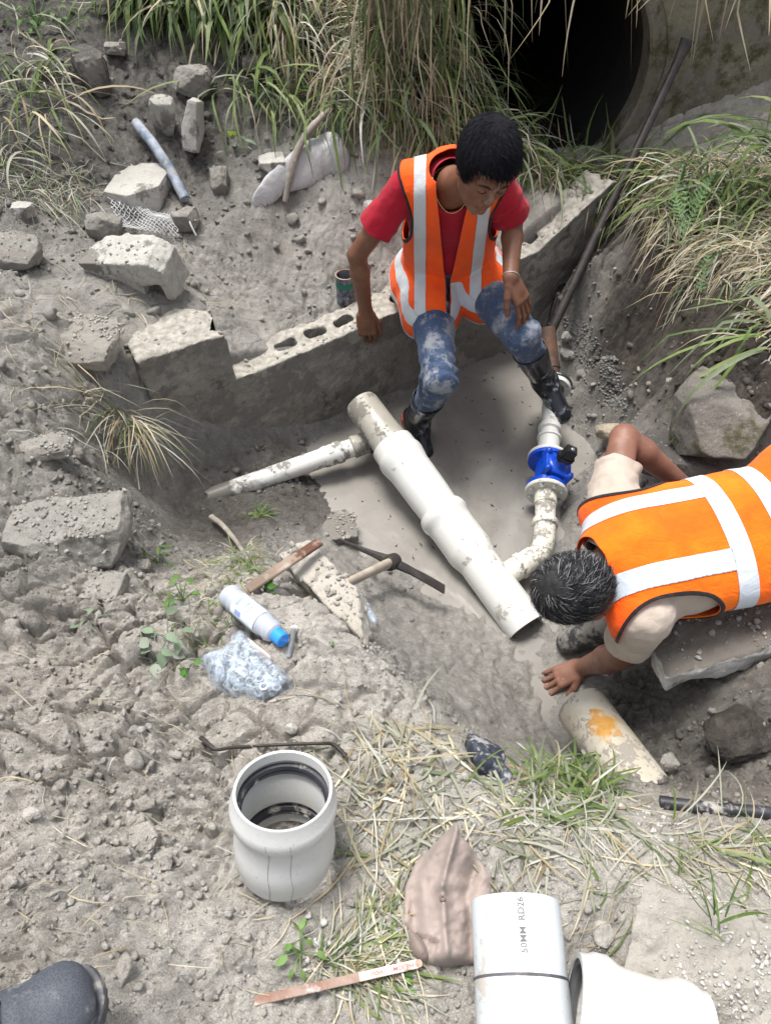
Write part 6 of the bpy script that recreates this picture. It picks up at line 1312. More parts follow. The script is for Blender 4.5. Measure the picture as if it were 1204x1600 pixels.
# the photographer's shoe, lower left corner
tp_ = Pz(140, 1548, .385); hp_ = tp_+np.array([-.235, -.125, .0]); sf = nrm(tp_-hp_); sx_ = nrm(np.cross(sf, (0, 0, 1))); upz = np.cross(sx_, sf); Rs = np.stack([sf, sx_, upz], 1)
sh = thing('shoe', 'dark grey lace up shoe entering the bottom left corner of the soil', 'shoe', tp_)
def shoe(p):
    q = (p-hp_)@Rs
    d = cap(p, tp_-sf*.05, tp_-sf*.12+upz*.012, .046, .046, upz, .85); d = smin(d, cap(p, hp_+upz*.01, hp_+upz*.075, .040, .042), .04); d = smin(d, cap(p, tp_-sf*.11+upz*.01, hp_+upz*.05+sf*.03, .043, .042), .03)
    d = smin(d, cap(p, tp_-sf*.035+sx_*.008, tp_-sf*.035-sx_*.012, .038, .038, upz, .8), .02)
    return np.maximum(d, -.024-q[:, 2])+.0012*fbm3(p*60, 2, 2)+.0016*fbm3(p*20, 2, 6)
t = NT('dusty_shoe_mesh'); c = t.mix(t.ramp(t.noise(12, 6), .3, .7), (.03, .036, .05), (.06, .07, .09)); vo = t.n('ShaderNodeTexVoronoi'); vo.inputs['Scale'].default_value = 420; t.L(t.tc, vo.inputs['Vector'])
c = t.mix(t.math('MULTIPLY', t.ramp(vo.outputs['Distance'], .3, .6), .4), c, (.10, .11, .13)); c = t.mix(t.ramp(t.noise(30, 8, .7), .55, .75), c, (.30, .30, .30)); t.set('Base Color', c).set('Roughness', .7); t.bump(vo.outputs['Distance'], .3, .0006); SHM = t.m
o = sdf_obj('upper', shoe, tp_-.36, tp_+.16, .0042, SHM, None, 2); under(sh, o)
def shsole(p):
    q = (p-tp_)@Rs; w_ = np.interp(q[:, 0], [-.26, -.2, -.1, -.03, .02], [.036, .038, .042, .048, .03]); return np.max([np.abs(q[:, 1])-w_, np.abs(q[:, 2]+.030)-.012, np.hypot(q[:, 0]+.05, q[:, 1]*1.0)-.062-9*(q[:, 0] < -.05), -q[:, 0]-.27], axis=0)
o = sdf_obj('sole', shsole, tp_-.36, tp_+.16, .005, simple('dark_rubber_sole', (.05, .055, .065), (.12, .12, .13), .7, 30, .3, mud=.3), None, 1); under(sh, o)
for k in range(4):
    c_ = tp_-sf*(.092+.022*k)+upz*(.058+.010*k); o = tube('lace', smooth_path([c_-sx_*.030-upz*.012, c_-sx_*.012+upz*.004, c_+sx_*.012+upz*.004, c_+sx_*.030-upz*.012], 4), .0032, simple('black_lace', (.02, .02, .025), None, .8, 200) if k == 0 else bpy.data.materials['black_lace'], None, 8); under(sh, o)
for dd_ in (.045, .062):
    o = tube('seam', smooth_path([tp_-sf*(dd_+.01)-sx_*.040+upz*.012, tp_-sf*dd_-sx_*.022+upz*.033, tp_-sf*dd_+sx_*.018+upz*.034, tp_-sf*(dd_+.01)+sx_*.040+upz*.012], 5), .0016, bpy.data.materials['black_lace'], None, 8); under(sh, o)
o = tube('lace_tail', smooth_path([tp_-sf*.115+upz*.052, tp_-sf*.10+sx_*.02+upz*.055, tp_-sf*.085+sx_*.035+upz*.035], 4), .0026, bpy.data.materials['black_lace'], None, 8); under(sh, o)
# ---------------- crumbs of soil and gravel ----------------
def ico(sub=1):
    bm = bmesh.new(); bmesh.ops.create_icosphere(bm, subdivisions=sub, radius=1); V = np.array([v.co[:] for v in bm.verts]); F = np.array([[v.index for v in f.verts] for f in bm.faces]); bm.free(); return V, F
IV, IF = ico(2); LV_, LF = ico(1)
def scatter(name, P, S, m, seed, low=False, attrs=None, lab=None, cat_='gravel'):
    rs = np.random.default_rng(seed); V0_, F0_ = (LV_, LF) if low else (IV, IF); n = len(P); Vr = []
    var = [V0_*(1+.8*fbm3(V0_*1.3+k*7, 2, k)[:, None]+.5*fbm3(V0_*3+k*3, 2, k)[:, None]) for k in range(8)]
    var = np.array(var)[rs.integers(0, 8, n)]
    q = rs.normal(size=(n, 4)); q /= np.linalg.norm(q, axis=1)[:, None]; w_, x, y, z = q.T
    Rm = np.stack([np.stack([1-2*(y*y+z*z), 2*(x*y-z*w_), 2*(x*z+y*w_)], 1), np.stack([2*(x*y+z*w_), 1-2*(x*x+z*z), 2*(y*z-x*w_)], 1), np.stack([2*(x*z-y*w_), 2*(y*z+x*w_), 1-2*(x*x+y*y)], 1)], 1)
    an = rs.uniform(.5, 1.35, (n, 1, 3)); V = np.einsum('nij,nvj->nvi', Rm, var*an)*S[:, None, None]; V[:, :, 2] *= .8; V += P[:, None, :]
    F = F0_[None]+(np.arange(n)*len(V0_))[:, None, None]
    o = mesh(name, V.reshape(-1, 3), F.reshape(-1, 3), m, None, False); o['kind'] = 'stuff'
    if lab: o['label'] = lab; o['category'] = cat_
    if attrs is not None:
        for k_, a in attrs.items(): vattr(o, k_, np.repeat(a, len(V0_)))
    return o
rs = np.random.default_rng(21)
def rand_ground(n, box, seed):
    r = np.random.default_rng(seed); P = np.c_[r.uniform(box[0], box[1], n), r.uniform(box[2], box[3], n)]; return P
def soil_crumbs(name, n, box, smin_, smax_, seed, fn, low, lab, cat_='clods'):
    P = rand_ground(n, box, seed); A = np.clip(aA(P[:, 0], P[:, 1]), 0, 1); k = fn(P, A) > np.random.default_rng(seed+1).uniform(size=n); P = P[k]; A = A[k]
    r = np.random.default_rng(seed+2); S = smin_*(smax_/smin_)**(r.uniform(size=len(P))**2.6); z = zat(P[:, 0], P[:, 1]); keep = (z > WATER+.01) & ~((P[:, 1] > wall_y(P[:, 0])-.03) & (P[:, 1] < wall_y(P[:, 0])+.22) & (P[:, 0] > WX0-.02) & (P[:, 0] < WX1))
    P = P[keep]; S = S[keep]; z = z[keep]; A = A[keep]
    return scatter(name, np.c_[P, z+S*.25], S, SOIL, seed, low, {'wet': A[:, 1]*.9, 'brown': np.clip(A[:, 2]+r.normal(size=len(S))*.15, 0, np.maximum(A[:, 2], .5)), 'clod': A[:, 0]}, lab, cat_)
dryf = lambda P, A: (1-sstep(.45, .9, A[:, 1]))*(.25+.75*sstep(-.2, .2, fbm2(P[:, 0]*4, P[:, 1]*4, 3, 8)))
soil_crumbs('soil_crumbs', 30000, (-1.0, 1.0, -.05, 1.5), .0014, .009, 100, dryf, True, 'loose dry crumbs of grey soil over the near bank')
soil_crumbs('soil_clods', 500, (-1.3, 1.1, -.05, 1.6), .006, .020, 110, lambda P, A: dryf(P, A)*sstep(.3, .8, A[:, 0]), False, 'rounded clods of grey earth over the near bank')
soil_crumbs('mud_crumbs', 11000, (-1.7, 1.0, 1.2, 3.5), .0025, .014, 120, lambda P, A: .25+.75*sstep(-.1, .25, fbm2(P[:, 0]*3, P[:, 1]*3, 3, 9))*(1-sstep(.7, .95, A[:, 1]*(1-A[:, 0]))), True, 'damp lumps of grey mud on the far bank behind the wall')
soil_crumbs('mud_clods', 220, (-1.6, .9, 1.5, 3.4), .010, .03, 130, lambda P, A: sstep(.4, .8, A[:, 0]), False, 'rounded clods of damp mud on the far bank')
soil_crumbs('trench_crumbs', 6000, (.7, 2.0, .5, 3.2), .003, .02, 140, lambda P, A: .6+0*P[:, 0], True, 'brown crumbly soil on the right side of the pit')
# gravel piles near the bottom edge, paler
t_ = simple('pale_gravel', (.50, .49, .47), (.33, .32, .30), .95, 60, .4, .002, 200)
P = rand_ground(2600, (-.15, .62, .03, .52), 150); k = (fbm2(P[:, 0]*5, P[:, 1]*5, 3, 18) > .02); P = P[k]; S = .0015*(6.)**(np.random.default_rng(5).uniform(size=len(P))**1.8)
scatter('gravel', np.c_[P, zat(P[:, 0], P[:, 1])+S*.4], S, t_, 151, True, None, 'fine pale gravel around the hat and the loose pipe')
t_ = simple('cement_spill', (.22, .222, .215), (.13, .13, .125), .9, 30, .6, .006, 60)
Q = [hit(x, y) for x, y in ((880, 495), (915, 500), (940, 545), (975, 600), (1000, 650), (960, 640), (935, 600), (905, 560), (885, 535))]; Q = np.array(Q)[:, :2]
P = rand_ground(5000, (Q[:, 0].min(), Q[:, 0].max(), Q[:, 1].min(), Q[:, 1].max()), 160); k = inside_d(P, Q) > .0; P = P[k]; S = .0018*(4.5)**(np.random.default_rng(6).uniform(size=len(P))**2)
scatter('cement_gravel', np.c_[P, zat(P[:, 0], P[:, 1])+S*.3], S, t_, 161, True, None, 'blue grey gravelly cement along the right shore of the water')
# crumbs and dust lying on the slabs and stones
def dust(objs, per, smin_, smax_, m, seed, lab, mode='crumbs'):
    r = np.random.default_rng(seed); Ps = []; Ss = []
    for o, n in objs:
        me = o.data; nf = len(me.polygons); c = np.zeros(nf*3); me.polygons.foreach_get('center', c); c = c.reshape(-1, 3)+np.array(o.location); nn = np.zeros(nf*3); me.polygons.foreach_get('normal', nn); nn = nn.reshape(-1, 3); ar = np.zeros(nf); me.polygons.foreach_get('area', ar)
        w_ = ar*(nn[:, 2] > .45); w_ = w_*(c[:, 2] > zat(c[:, 0], c[:, 1])-.01)*(.15+(fbm2(c[:, 0]*9, c[:, 1]*9, 3, seed) > 0))
        if w_.sum() <= 0: continue
        k = r.choice(nf, size=n, p=w_/w_.sum()); Ps.append(c[k]+r.normal(size=(n, 3))*(.004, .004, 0)); 
    P = np.concatenate(Ps); S = smin_*(smax_/smin_)**(r.uniform(size=len(P))**2.4); A = np.clip(aA(P[:, 0], P[:, 1]), 0, 1)
    return scatter('slab_crumbs', P+np.c_[S*0, S*0, S*.3], S, m, seed, True, {'wet': A[:, 1]*.3, 'brown': np.minimum(A[:, 2], .45), 'clod': A[:, 0]}, lab)
dust([(o, int(max(15, min(700, w_*w_*.012)))) for o, w_ in ROCKS if w_ < 300 and o.data.materials[0] != CONC_L], 1, .0014, .008, SOIL, 400, 'crumbs of soil lying on the slabs and stones')
dust([(bpy.data.objects[k], n) for k, n in (('edge_slab', 130), ('broken_slab', 240), ('broken_block', 60), ('block_wall', 260), ('thin_slab', 120))], 1, .0018, .011, SOIL, 410, 'crumbs of soil lying on the wall top and the broken slabs')
dust([(o, 1500) for o, w_ in ROCKS if w_ > 300], 1, .0010, .0055, bpy.data.materials['pale_gravel'], 420, 'pale gravel on the wide rough slab')
# floating bits on the water
P = rand_ground(260, (-.1, 1.0, 1.2, 2.9), 170); k = (zat(P[:, 0], P[:, 1]) < WATER-.02); P = P[k]; S = np.random.default_rng(8).uniform(.001, .0045, len(P))
o = scatter('floating_debris', np.c_[P, np.full(len(P), WATER+.001)], S, simple('dark_debris', (.05, .045, .04), None, .8), 171, True, None, 'tiny dark bits floating on the muddy water', 'debris')
rq = np.random.default_rng(12); Vq = []; Fq = []
for c_ in P[rq.permutation(len(P))[:46]]:
    a_ = rq.uniform(0, 6.28); l_ = rq.uniform(.006, .03); d_ = np.array([math.cos(a_), math.sin(a_), 0]); q_ = np.array([c_[0], c_[1], WATER+.002]); k_ = np.array([-d_[1], d_[0], 0])*l_*rq.uniform(-.3, .3)
    a, b = tube_vf([q_-d_*l_/2, q_+k_, q_+d_*l_/2], [.0006, .0014, .0008], 5); Fq += [[i+len(Vq) for i in f] for f in b]; Vq += a
o = mesh('floating_debris', Vq, Fq, bpy.data.materials['dark_debris']); kind(o, 'stuff', 'short dark twigs floating on the muddy water', 'debris')
# ---------------- grass ----------------
GREENS = np.array([(.095, .150, .036), (.135, .195, .050), (.065, .11, .032), (.18, .225, .085), (.16, .20, .11)]); STRAW = np.array([(.40, .33, .20), (.50, .43, .29), (.30, .235, .145), (.36, .32, .21), (.56, .50, .37)]); GREY = np.array([(.30, .31, .24), (.38, .385, .31), (.24, .25, .18), (.46, .46, .41)])
t = NT('grass_blade'); c = t.attr('tint', 'Color'); c = t.mix(t.math('MULTIPLY', t.ramp(t.noise(60, 4), .5, .75), .35), c, (.38, .36, .32)); t.set('Base Color', c).set('Roughness', .6).set('Specular IOR Level', .3)
tr = t.n('ShaderNodeBsdfTranslucent'); t.L(c, tr.inputs[0]); ms = t.n('ShaderNodeMixShader'); ms.inputs[0].default_value = .25; t.L(t.b.outputs[0], ms.inputs[1]); t.L(tr.outputs[0], ms.inputs[2]); t.L(ms.outputs[0], t.t.nodes['Material Output'].inputs[0]); GM = t.m
def blades(roots, az, L, wid, elev, droop, cols, seed, segs=7, clampz=True, jit=.0, curl=.25):
    r = np.random.default_rng(seed); n = len(roots); s = np.linspace(0, 1, segs+1)[None, :]
    az2 = az[:, None]+curl*r.normal(size=(n, 1))*s*2; h = np.cos(elev)[:, None]; v = np.sin(elev)[:, None]
    ds = 1/segs; dirz = v-droop[:, None]*s*1.6; dh = np.sqrt(np.clip(1-np.clip(dirz, -.97, .97)**2, 0, 1)); dz = np.clip(dirz, -.97, .97)
    kink = r.uniform(size=n) < .4; kp = r.uniform(.35, .8, n); dz = np.where(kink[:, None] & (s > kp[:, None]), -.6-.3*r.uniform(size=(n, 1)), dz); dh = np.sqrt(1-dz**2)
    X_ = roots[:, 0:1]+np.cumsum(np.cos(az2)*dh*ds, 1)*L[:, None]; Y_ = roots[:, 1:2]+np.cumsum(np.sin(az2)*dh*ds, 1)*L[:, None]; Z_ = roots[:, 2:3]+np.cumsum(dz*ds, 1)*L[:, None]-.01
    if clampz: g_ = zat(X_.ravel(), Y_.ravel()).reshape(X_.shape)+.004+.02*r.uniform(size=(n, 1))*s; Z_ = np.maximum(Z_, g_)
    C_ = np.stack([X_, Y_, Z_], -1); sd = np.stack([-np.sin(az2), np.cos(az2), .6*np.sin(r.uniform(0, 6, (n, 1)))+0*az2], -1); sd /= np.linalg.norm(sd, axis=-1)[..., None]
    wp = wid[:, None]*np.interp(s[0], [0, .15, .5, 1], [.55, .9, 1, .08])[None]
    up_ = np.array([0, 0, 1.])*.25
    A_ = C_-sd*wp[..., None]; M_ = C_-up_*wp[..., None]; B__ = C_+sd*wp[..., None]
    V = np.stack([A_, M_, B__], 2).reshape(n, -1, 3); b = np.arange(segs)*3
    f = np.concatenate([np.stack([b, b+1, b+4, b+3], 1), np.stack([b+1, b+2, b+5, b+4], 1)]); F = (f[None]+(np.arange(n)*(segs+1)*3)[:, None, None]).reshape(-1, 4)
    return V.reshape(-1, 3), F, np.repeat(cols, (segs+1)*3, axis=0)
def grass(name, poly_px, n, L, wid, azm, azs, elev, droop, mixc, seed, lab, z_off=0, tuft=.0, kind_='stuff', cat_='grass', dens=None, fixed=None, clampz=True):
    r = np.random.default_rng(seed)
    if fixed is not None: P = fixed[r.integers(0, len(fixed), n)]+np.c_[r.normal(size=(n, 2))*tuft, np.zeros(n)]
    else:
        Q = np.array([hit(x, y) for x, y in poly_px])[:, :2]; P = np.zeros((0, 2)); 
        while len(P) < n:
            q = r.uniform(Q.min(0), Q.max(0), (n*3, 2)); q = q[inside_d(q, Q) > 0]
            if tuft: q = q[fbm2(q[:, 0]*7+seed, q[:, 1]*7, 3, seed) > -.1+r.uniform(size=len(q))*.25-.1]
            P = np.concatenate([P, q])
        P = P[:n]; P = np.c_[P, zat(P[:, 0], P[:, 1])]
    P = P+np.array([0, 0, z_off]); pal = np.concatenate([GREENS, STRAW, GREY]); w_ = np.concatenate([np.full(5, mixc[0]/5), np.full(5, mixc[1]/5), np.full(4, mixc[2]/4)]); w_ /= w_.sum()
    clump = fbm2(P[:, 0]*5, P[:, 1]*5, 2, seed+3); ci = r.choice(14, size=n, p=w_)
    sw = (clump > .12) & (mixc[0] > .15) & (ci >= 5) & (r.uniform(size=n) < .6); ci = np.where(sw, r.integers(0, 5, n), ci)
    cols = pal[ci]*r.uniform(.75, 1.2, (n, 1)); Ls = r.uniform(L[0], L[1], n); ws = r.uniform(wid[0], wid[1], n)*np.where(ci < 5, 1.25, .85)
    az = R(azm)+R(azs)*r.normal(size=n)+.8*fbm2(P[:, 0]*4, P[:, 1]*4, 2, seed+5); el_ = np.clip(R(elev[0])+R(elev[1])*r.normal(size=n), R(5), R(88)); dr = r.uniform(droop[0], droop[1], n)
    V, F, C_ = blades(P, az, Ls, ws, el_, dr, cols, seed+7, clampz=clampz)
    o = mesh(name, V, F, GM, None, True); cattr(o, 'tint', C_)
    if kind_: o['kind'] = kind_; o['label'] = lab; o['category'] = cat_
    else: tag(o, lab, cat_)
    return o
grass('bank_grass', [(190, 0), (260, 30), (330, 40), (400, 70), (450, 130), (560, 170), (640, 215), (720, 240), (800, 270), (800, 200), (730, 150), (715, 0), (480, -60), (300, -60)], 2700, (.12, .42), (.0020, .0070), -95, 85, (32, 28), (.7, 1.9), (.26, .60, .38), 201, 'tall green and dry grass hanging over the far bank', tuft=1)
grass('bank_grass', [(190, 0), (330, 30), (430, 50), (470, 10), (420, -60), (250, -60)], 330, (.22, .40), (.005, .010), -120, 40, (50, 15), (.8, 1.5), (.95, .05, .05), 203, 'broad green grass blades at the top centre left', tuft=0)
grass('bank_grass', [(330, 140), (430, 160), (560, 190), (560, 150), (420, 100)], 110, (.2, .45), (.003, .0055), -60, 60, (35, 20), (.6, 1.3), (.8, .2, .2), 205, 'sparse green blades over the stones at the top', tuft=0)
grass('side_grass', [(0, 70), (0, 260), (60, 240), (110, 180), (100, 60), (40, 20)], 120, (.15, .42), (.0025, .006), -60, 70, (40, 22), (.7, 1.5), (.45, .3, .45), 207, 'thin grass at the upper left edge', tuft=1)
grass('side_grass', [(0, 250), (0, 320), (90, 330), (160, 320), (130, 250)], 220, (.08, .22), (.001, .0025), -60, 90, (20, 20), (.6, 1.4), (.1, .2, .8), 208, 'matted grey grass on the mud at the left', tuft=1)
grass('slope_grass', [(985, 320), (1040, 380), (1110, 450), (1130, 510), (1170, 540), (1240, 600), (1330, 640), (1330, 280), (1204, 250), (1100, 265), (1010, 280)], 3800, (.08, .28), (.0012, .0040), -130, 75, (28, 24), (.8, 1.8), (.10, .62, .32), 211, 'dry tangled grass hanging down the right slope', tuft=1)
grass('slope_grass', [(980, 270), (1060, 330), (1204, 340), (1330, 340), (1330, 270), (1100, 265), (1020, 260)], 260, (.2, .42), (.003, .006), -150, 60, (50, 18), (.7, 1.4), (.75, .3, .1), 213, 'long fresh grass growing on the right slope', tuft=0)
grass('slope_grass', [(800, 262), (870, 258), (1000, 262), (1000, 285), (880, 288), (790, 290)], 330, (.15, .42), (.0022, .0055), -170, 80, (40, 25), (.7, 1.5), (.5, .45, .2), 214, 'mixed grass at the foot of the culvert mouth', tuft=0)
grass('front_grass', [(530, 1180), (600, 1110), (660, 1120), (720, 1190), (800, 1230), (880, 1230), (960, 1260), (940, 1330), (800, 1360), (760, 1340), (700, 1290), (640, 1350), (620, 1470), (560, 1440), (530, 1400), (520, 1290)], 360, (.06, .26), (.0010, .0042), -60, 110, (6, 10), (.5, 1.3), (.04, .40, 1.0), 221, 'flattened pale dry grass on the near bank', tuft=1)
grass('front_grass', [(780, 1250), (860, 1190), (960, 1230), (950, 1300), (860, 1300)], 240, (.05, .14), (.0015, .0035), 60, 80, (30, 20), (.6, 1.4), (.7, .1, .5), 223, 'fresher green grass beside the old pipe piece', tuft=0)
grass('front_grass', [(960, 1290), (1204, 1280), (1300, 1400), (1204, 1500), (1080, 1340)], 150, (.06, .2), (.001, .003), -40, 70, (20, 15), (.5, 1.3), (.3, .4, .5), 225, 'sparse blades above the wide pale slab', tuft=1)
grass('front_grass', [(480, 1440), (560, 1400), (640, 1480), (600, 1560), (470, 1520)], 260, (.05, .14), (.001, .003), 10, 60, (12, 12), (.5, 1.3), (.25, .3, .7), 227, 'scattered dry blades above the saw blade', tuft=1)
grass('front_grass', [(250, 900), (380, 840), (430, 870), (360, 1000), (330, 1050), (280, 1050)], 420, (.03, .1), (.0006, .0015), 0, 180, (15, 20), (.5, 1.4), (.25, .4, .45), 229, 'fine dry roots and stalks around the bottle', tuft=1)
grass('straw', [(0, 1000), (600, 1100), (600, 1600), (0, 1600)], 200, (.03, .12), (.0006, .0013), 0, 180, (6, 8), (.3, .9), (.0, .6, .5), 231, 'single dry stalks scattered over the soil', tuft=0)
grass('straw', [(700, 1300), (1204, 1330), (1204, 1600), (900, 1600)], 160, (.03, .14), (.0006, .0016), 0, 180, (6, 8), (.3, .9), (.15, .5, .5), 232, 'single dry stalks over the lower right slab', tuft=0)
grass('straw', [(0, 430), (350, 430), (200, 700), (0, 760)], 160, (.06, .2), (.001, .002), 0, 180, (8, 10), (.3, .9), (.0, .5, .5), 233, 'dead stalks on the mud at the left', tuft=0)
def at_px(pts, dz=0): return np.array([hit(x, y)+(0, 0, dz) for x, y in pts])
grass('grass_tuft', None, 130, (.12, .32), (.0012, .003), -70, 60, (30, 25), (.8, 1.8), (.12, .6, .3), 241, 'drooping tuft of grass at the left corner of the block wall', kind_=None, cat_='grass tuft', fixed=at_px([(200, 660), (215, 670), (190, 650)]), tuft=.02)
grass('grass_tuft', None, 26, (.30, .55), (.0045, .0085), 165, 35, (45, 15), (.7, 1.3), (1, .05, 0), 243, 'tall fresh green tuft in front of the headwall at the right edge', kind_=None, cat_='grass tuft', fixed=np.array([Py(1215, 250, 2.75), Py(1235, 260, 2.75), Py(1250, 235, 2.8)]), tuft=.03)
grass('grass_tuft', None, 13, (.3, .5), (.004, .007), 185, 30, (25, 12), (.5, 1.1), (1, .0, 0), 245, 'long green blades reaching left over the big mossy rock', kind_=None, cat_='grass tuft', fixed=at_px([(1204, 540), (1204, 560)], .05), tuft=.02)
grass('grass_tuft', None, 14, (.04, .12), (.0012, .0024), 100, 60, (60, 15), (.4, 1.2), (.9, .1, .2), 247, 'thin green tuft growing at the right end of the wide pale slab', kind_=None, cat_='grass tuft', fixed=at_px([(1088, 1450), (1092, 1480)], .10), tuft=.008, clampz=False)
grass('grass_tuft', None, 70, (.03, .08), (.001, .002), 60, 90, (50, 20), (.4, 1.2), (1, 0, 0), 249, 'tiny bright green tuft on the mud between the side pipe and the slab', kind_=None, cat_='grass tuft', fixed=at_px([(405, 805)]), tuft=.012)
grass('grass_tuft', None, 60, (.03, .09), (.001, .002), 60, 90, (50, 20), (.4, 1.2), (1, .2, 0), 251, 'small green tuft beside the lower end of the short bare stick', kind_=None, cat_='grass tuft', fixed=at_px([(375, 880), (395, 890)]), tuft=.015)
# dry leaves hanging from the bank over the culvert mouth and headwall
hang = []
r = np.random.default_rng(77); n = 170; rt_ = np.c_[r.uniform(-.05, 2.6, n), HY-.03-r.uniform(0, .05, n), r.uniform(.75, 1.25, n)]
L_ = r.uniform(.15, .55, n); V, F, C_ = blades(rt_, np.full(n, -math.pi/2)+.8*r.normal(size=n), L_, r.uniform(.002, .006, n), np.full(n, .2), r.uniform(1.4, 2.6, n), STRAW[r.integers(0, 5, n)]*r.uniform(.7, 1.2, (n, 1)), 78, clampz=False)
o = mesh('hanging_grass', V, F, GM); cattr(o, 'tint', C_); o['kind'] = 'stuff'; o['label'] = 'dry grass hanging down over the culvert headwall'; o['category'] = 'grass'
n = 560; rt_ = np.c_[r.uniform(-.12, .36, n), HY-.02-r.uniform(0, .12, n), r.uniform(.1, 1.1, n)]
V, F, C_ = blades(rt_, np.full(n, -math.pi/2)+.9*r.normal(size=n), r.uniform(.2, .5, n), r.uniform(.002, .005, n), np.full(n, .5), r.uniform(1., 2.2, n), np.concatenate([STRAW, GREENS])[r.integers(0, 9, n)]*r.uniform(.6, 1.0, (n, 1)), 79, clampz=False)
o = mesh('hanging_grass', V, F, GM); cattr(o, 'tint', C_); o['kind'] = 'stuff'; o['label'] = 'grass curtain on the left side of the culvert mouth'; o['category'] = 'grass'
# ---------------- small leafy plants ----------------
def leaf_vf(L_, W_, n=6, fold=.25, bend=.3):
    V = []; F = []
    for i in range(n+1):
        s = i/n; w_ = W_*math.sin(math.pi*min(1, s**.8*.98+.02))*.5+.0003; z_ = -bend*L_*s*s
        V += [(s*L_, -w_, z_+w_*fold), (s*L_, 0, z_), (s*L_, w_, z_+w_*fold)]
    for i in range(n):
        a = i*3; F += [[a, a+1, a+4, a+3], [a+1, a+2, a+5, a+4]]
    return np.array(V), F
def plant(px, py, n, L_, W_, colr, lab, seed, stem=.06, hgt=.05, name='weed', spread=.02, at=None, cat_='plant'):
    r = np.random.default_rng(seed); c = hit(px, py) if at is None else np.asarray(at); root = thing(name, lab, cat_, c); V = []; F = []; C_ = []
    sv, sf_ = [], []
    for k in range(n):
        az = r.uniform(0, 6.28); tip = c+np.array([math.cos(az)*spread*r.uniform(.3, 1.6), math.sin(az)*spread*r.uniform(.3, 1.6), hgt*r.uniform(.3, 1.1)])
        a, b = tube_vf(smooth_path([c, c*.5+tip*.5+(0, 0, .006), tip], 3), .0011, 5, False); sf_ += [[q+len(sv) for q in f] for f in b]; sv += a
        s = r.uniform(.7, 1.2); v, f = leaf_vf(L_*s, W_*s, bend=r.uniform(.1, .6)); Rz = np.array(Euler((r.uniform(-.4, .4), r.uniform(-.2, .5), az+r.normal()*.5)).to_matrix()); v = v@Rz.T+tip
        F += [[q+len(V) for q in ff] for ff in f]; V += list(v); cc = np.array(colr)*r.uniform(.75, 1.25); C_ += [cc]*len(v)
    o = mesh('leaves', V, F, GM); cattr(o, 'tint', np.array(C_)); under(root, o); o2 = mesh('stem', sv, sf_, GM); cattr(o2, 'tint', np.tile(np.array(colr)*1.2, (len(sv), 1))); under(root, o2); return root
G1 = (.075, .15, .035); G2 = (.11, .20, .05); G3 = (.17, .23, .15)
plant(248, 1035, 9, .034, .024, (.24, .28, .22), 'pale dusty broad leaved weed left of the plastic bag', 301, spread=.03)
plant(263, 1000, 7, .036, .022, G3, 'grey green weed just above the pale dusty weed', 302, spread=.03)
plant(287, 940, 8, .026, .016, G2, 'thin green weed with round leaves above the bag', 303, spread=.03, hgt=.06)
plant(250, 880, 7, .036, .016, G1, 'dark green weed beside the big plastered block', 304, spread=.03)
plant(150, 968, 6, .03, .018, G3, 'small dusty weed on the bare soil at the left', 305, spread=.025, hgt=.02)
plant(414, 925, 6, .022, .014, (.05, .16, .02), 'bright green sprout under the lower end of the batten', 306, spread=.012, hgt=.02)
plant(296, 1045, 5, .018, .010, (.06, .18, .02), 'bright green sprout touching the left tip of the bag', 307, spread=.015, hgt=.02)
plant(470, 1488, 9, .022, .012, (.14, .24, .07), 'small green herb above the saw blade', 308, spread=.022, hgt=.03)
plant(641, 1541, 3, .012, .009, (.10, .32, .03), 'tiny bright green sprout below the saw blade end', 309, spread=.006, hgt=.012)
plant(520, 1012, 3, .010, .006, (.08, .2, .03), 'tiny green sprout on the pale soil right of the bolt', 310, spread=.006, hgt=.01)
plant(60, 40, 22, .035, .02, G1, 'leafy green vine in the top left corner', 311, spread=.09, hgt=.08)
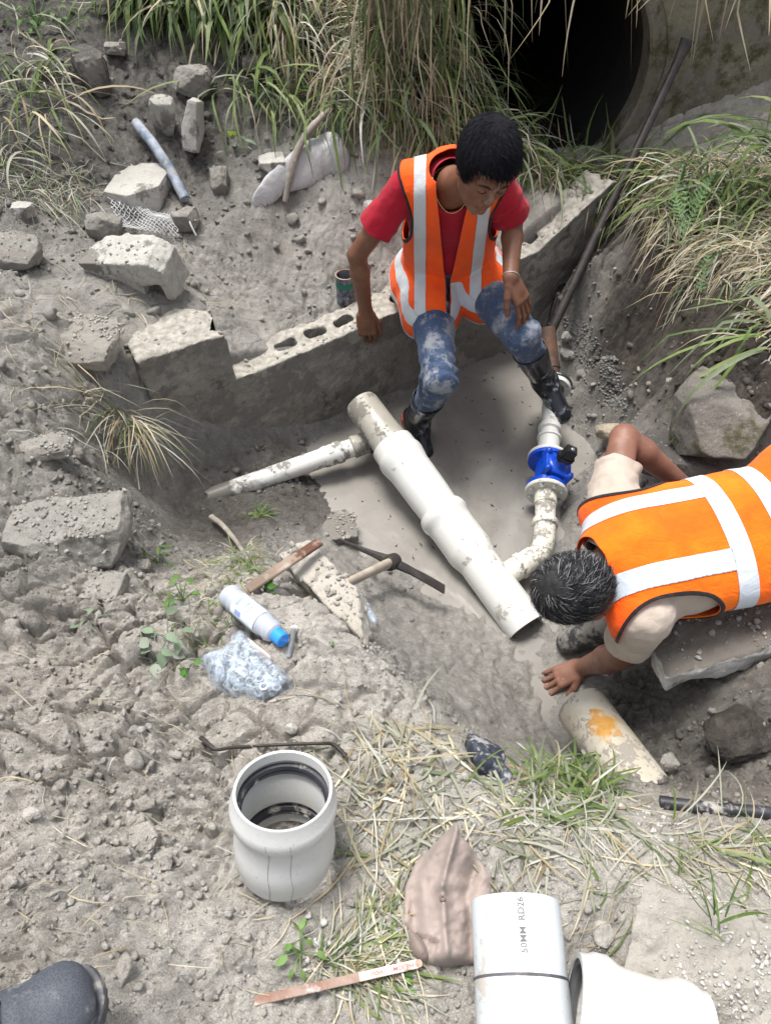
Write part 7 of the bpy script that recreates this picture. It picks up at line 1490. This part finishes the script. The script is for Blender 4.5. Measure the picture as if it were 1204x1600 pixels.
plant(290, 8, 8, .03, .02, G1, 'dark leafy weed at the top edge left of the grass', 312, spread=.04)
plant(100, 45, 16, .03, .018, G1, 'second leafy vine beside the top left corner', 313, spread=.07, hgt=.07)
plant(368, 238, 14, .05, .013, G3, 'grey green herb between the narrow concrete strip and the sack', 314, spread=.05, hgt=.05)
plant(360, 214, 3, .022, .018, (.25, .38, .02), 'tiny yellow green leaf above the grey green herb', 315, spread=.008, hgt=.03)
plant(885, 190, 6, .04, .03, (.02, .05, .02), 'dark round leaved weed inside the culvert mouth', 316, spread=.05, at=(.62, 3.55, -.05))
plant(905, 1212, 12, .020, .009, (.34, .37, .30), 'whitish leafy herb at the lower end of the old pipe piece', 317, spread=.03, hgt=.03)
plant(1000, 1420, 8, .020, .008, G1, 'dark green herb under the left edge of the wide pale slab', 318, spread=.02, hgt=.015, at=hit(985, 1535))
# feathery fern on the right slope
fr = thing('fern', 'feathery bright green fern on the dry grass of the right slope', 'fern', hit(1055, 340)); V = []; F = []; r = np.random.default_rng(5)
for k, (x0, y0, x1, y1) in enumerate([(1048, 400, 1050, 300), (1050, 385, 1085, 318), (1050, 380, 1030, 330), (1060, 345, 1095, 300), (1035, 350, 1045, 290), (1075, 470, 1085, 410), (1060, 440, 1110, 420)]):
    a = hit(x0, y0)+(0, -.06, .09); b = hit(x1, y1)+(0, -.07, .13); ax = nrm(b-a); sd_ = nrm(np.cross(ax, nrm(CAM-a)))
    for i in range(12):
        s = i/12; c = a+(b-a)*s
        for sg in (-1, 1):
            L_ = .045*(1-s*.8)*(.6+.4*math.sin(3*s+.6)); d = nrm(sd_*sg+ax*.6)
            for q in range(5):
                cc = c+d*L_*q/5; pl_ = .010*(1-q/6); pd = nrm(ax+d*.3); p2 = nrm(np.cross(pd, nrm(CAM-a))); n0 = len(V); V += [cc-pd*pl_, cc-p2*.0022, cc+pd*pl_, cc+p2*.0022]; F.append([n0, n0+1, n0+2, n0+3])
o = mesh('fronds', V, F, GM); cattr(o, 'tint', np.tile((.13, .24, .09), (len(V), 1))); under(fr, o)
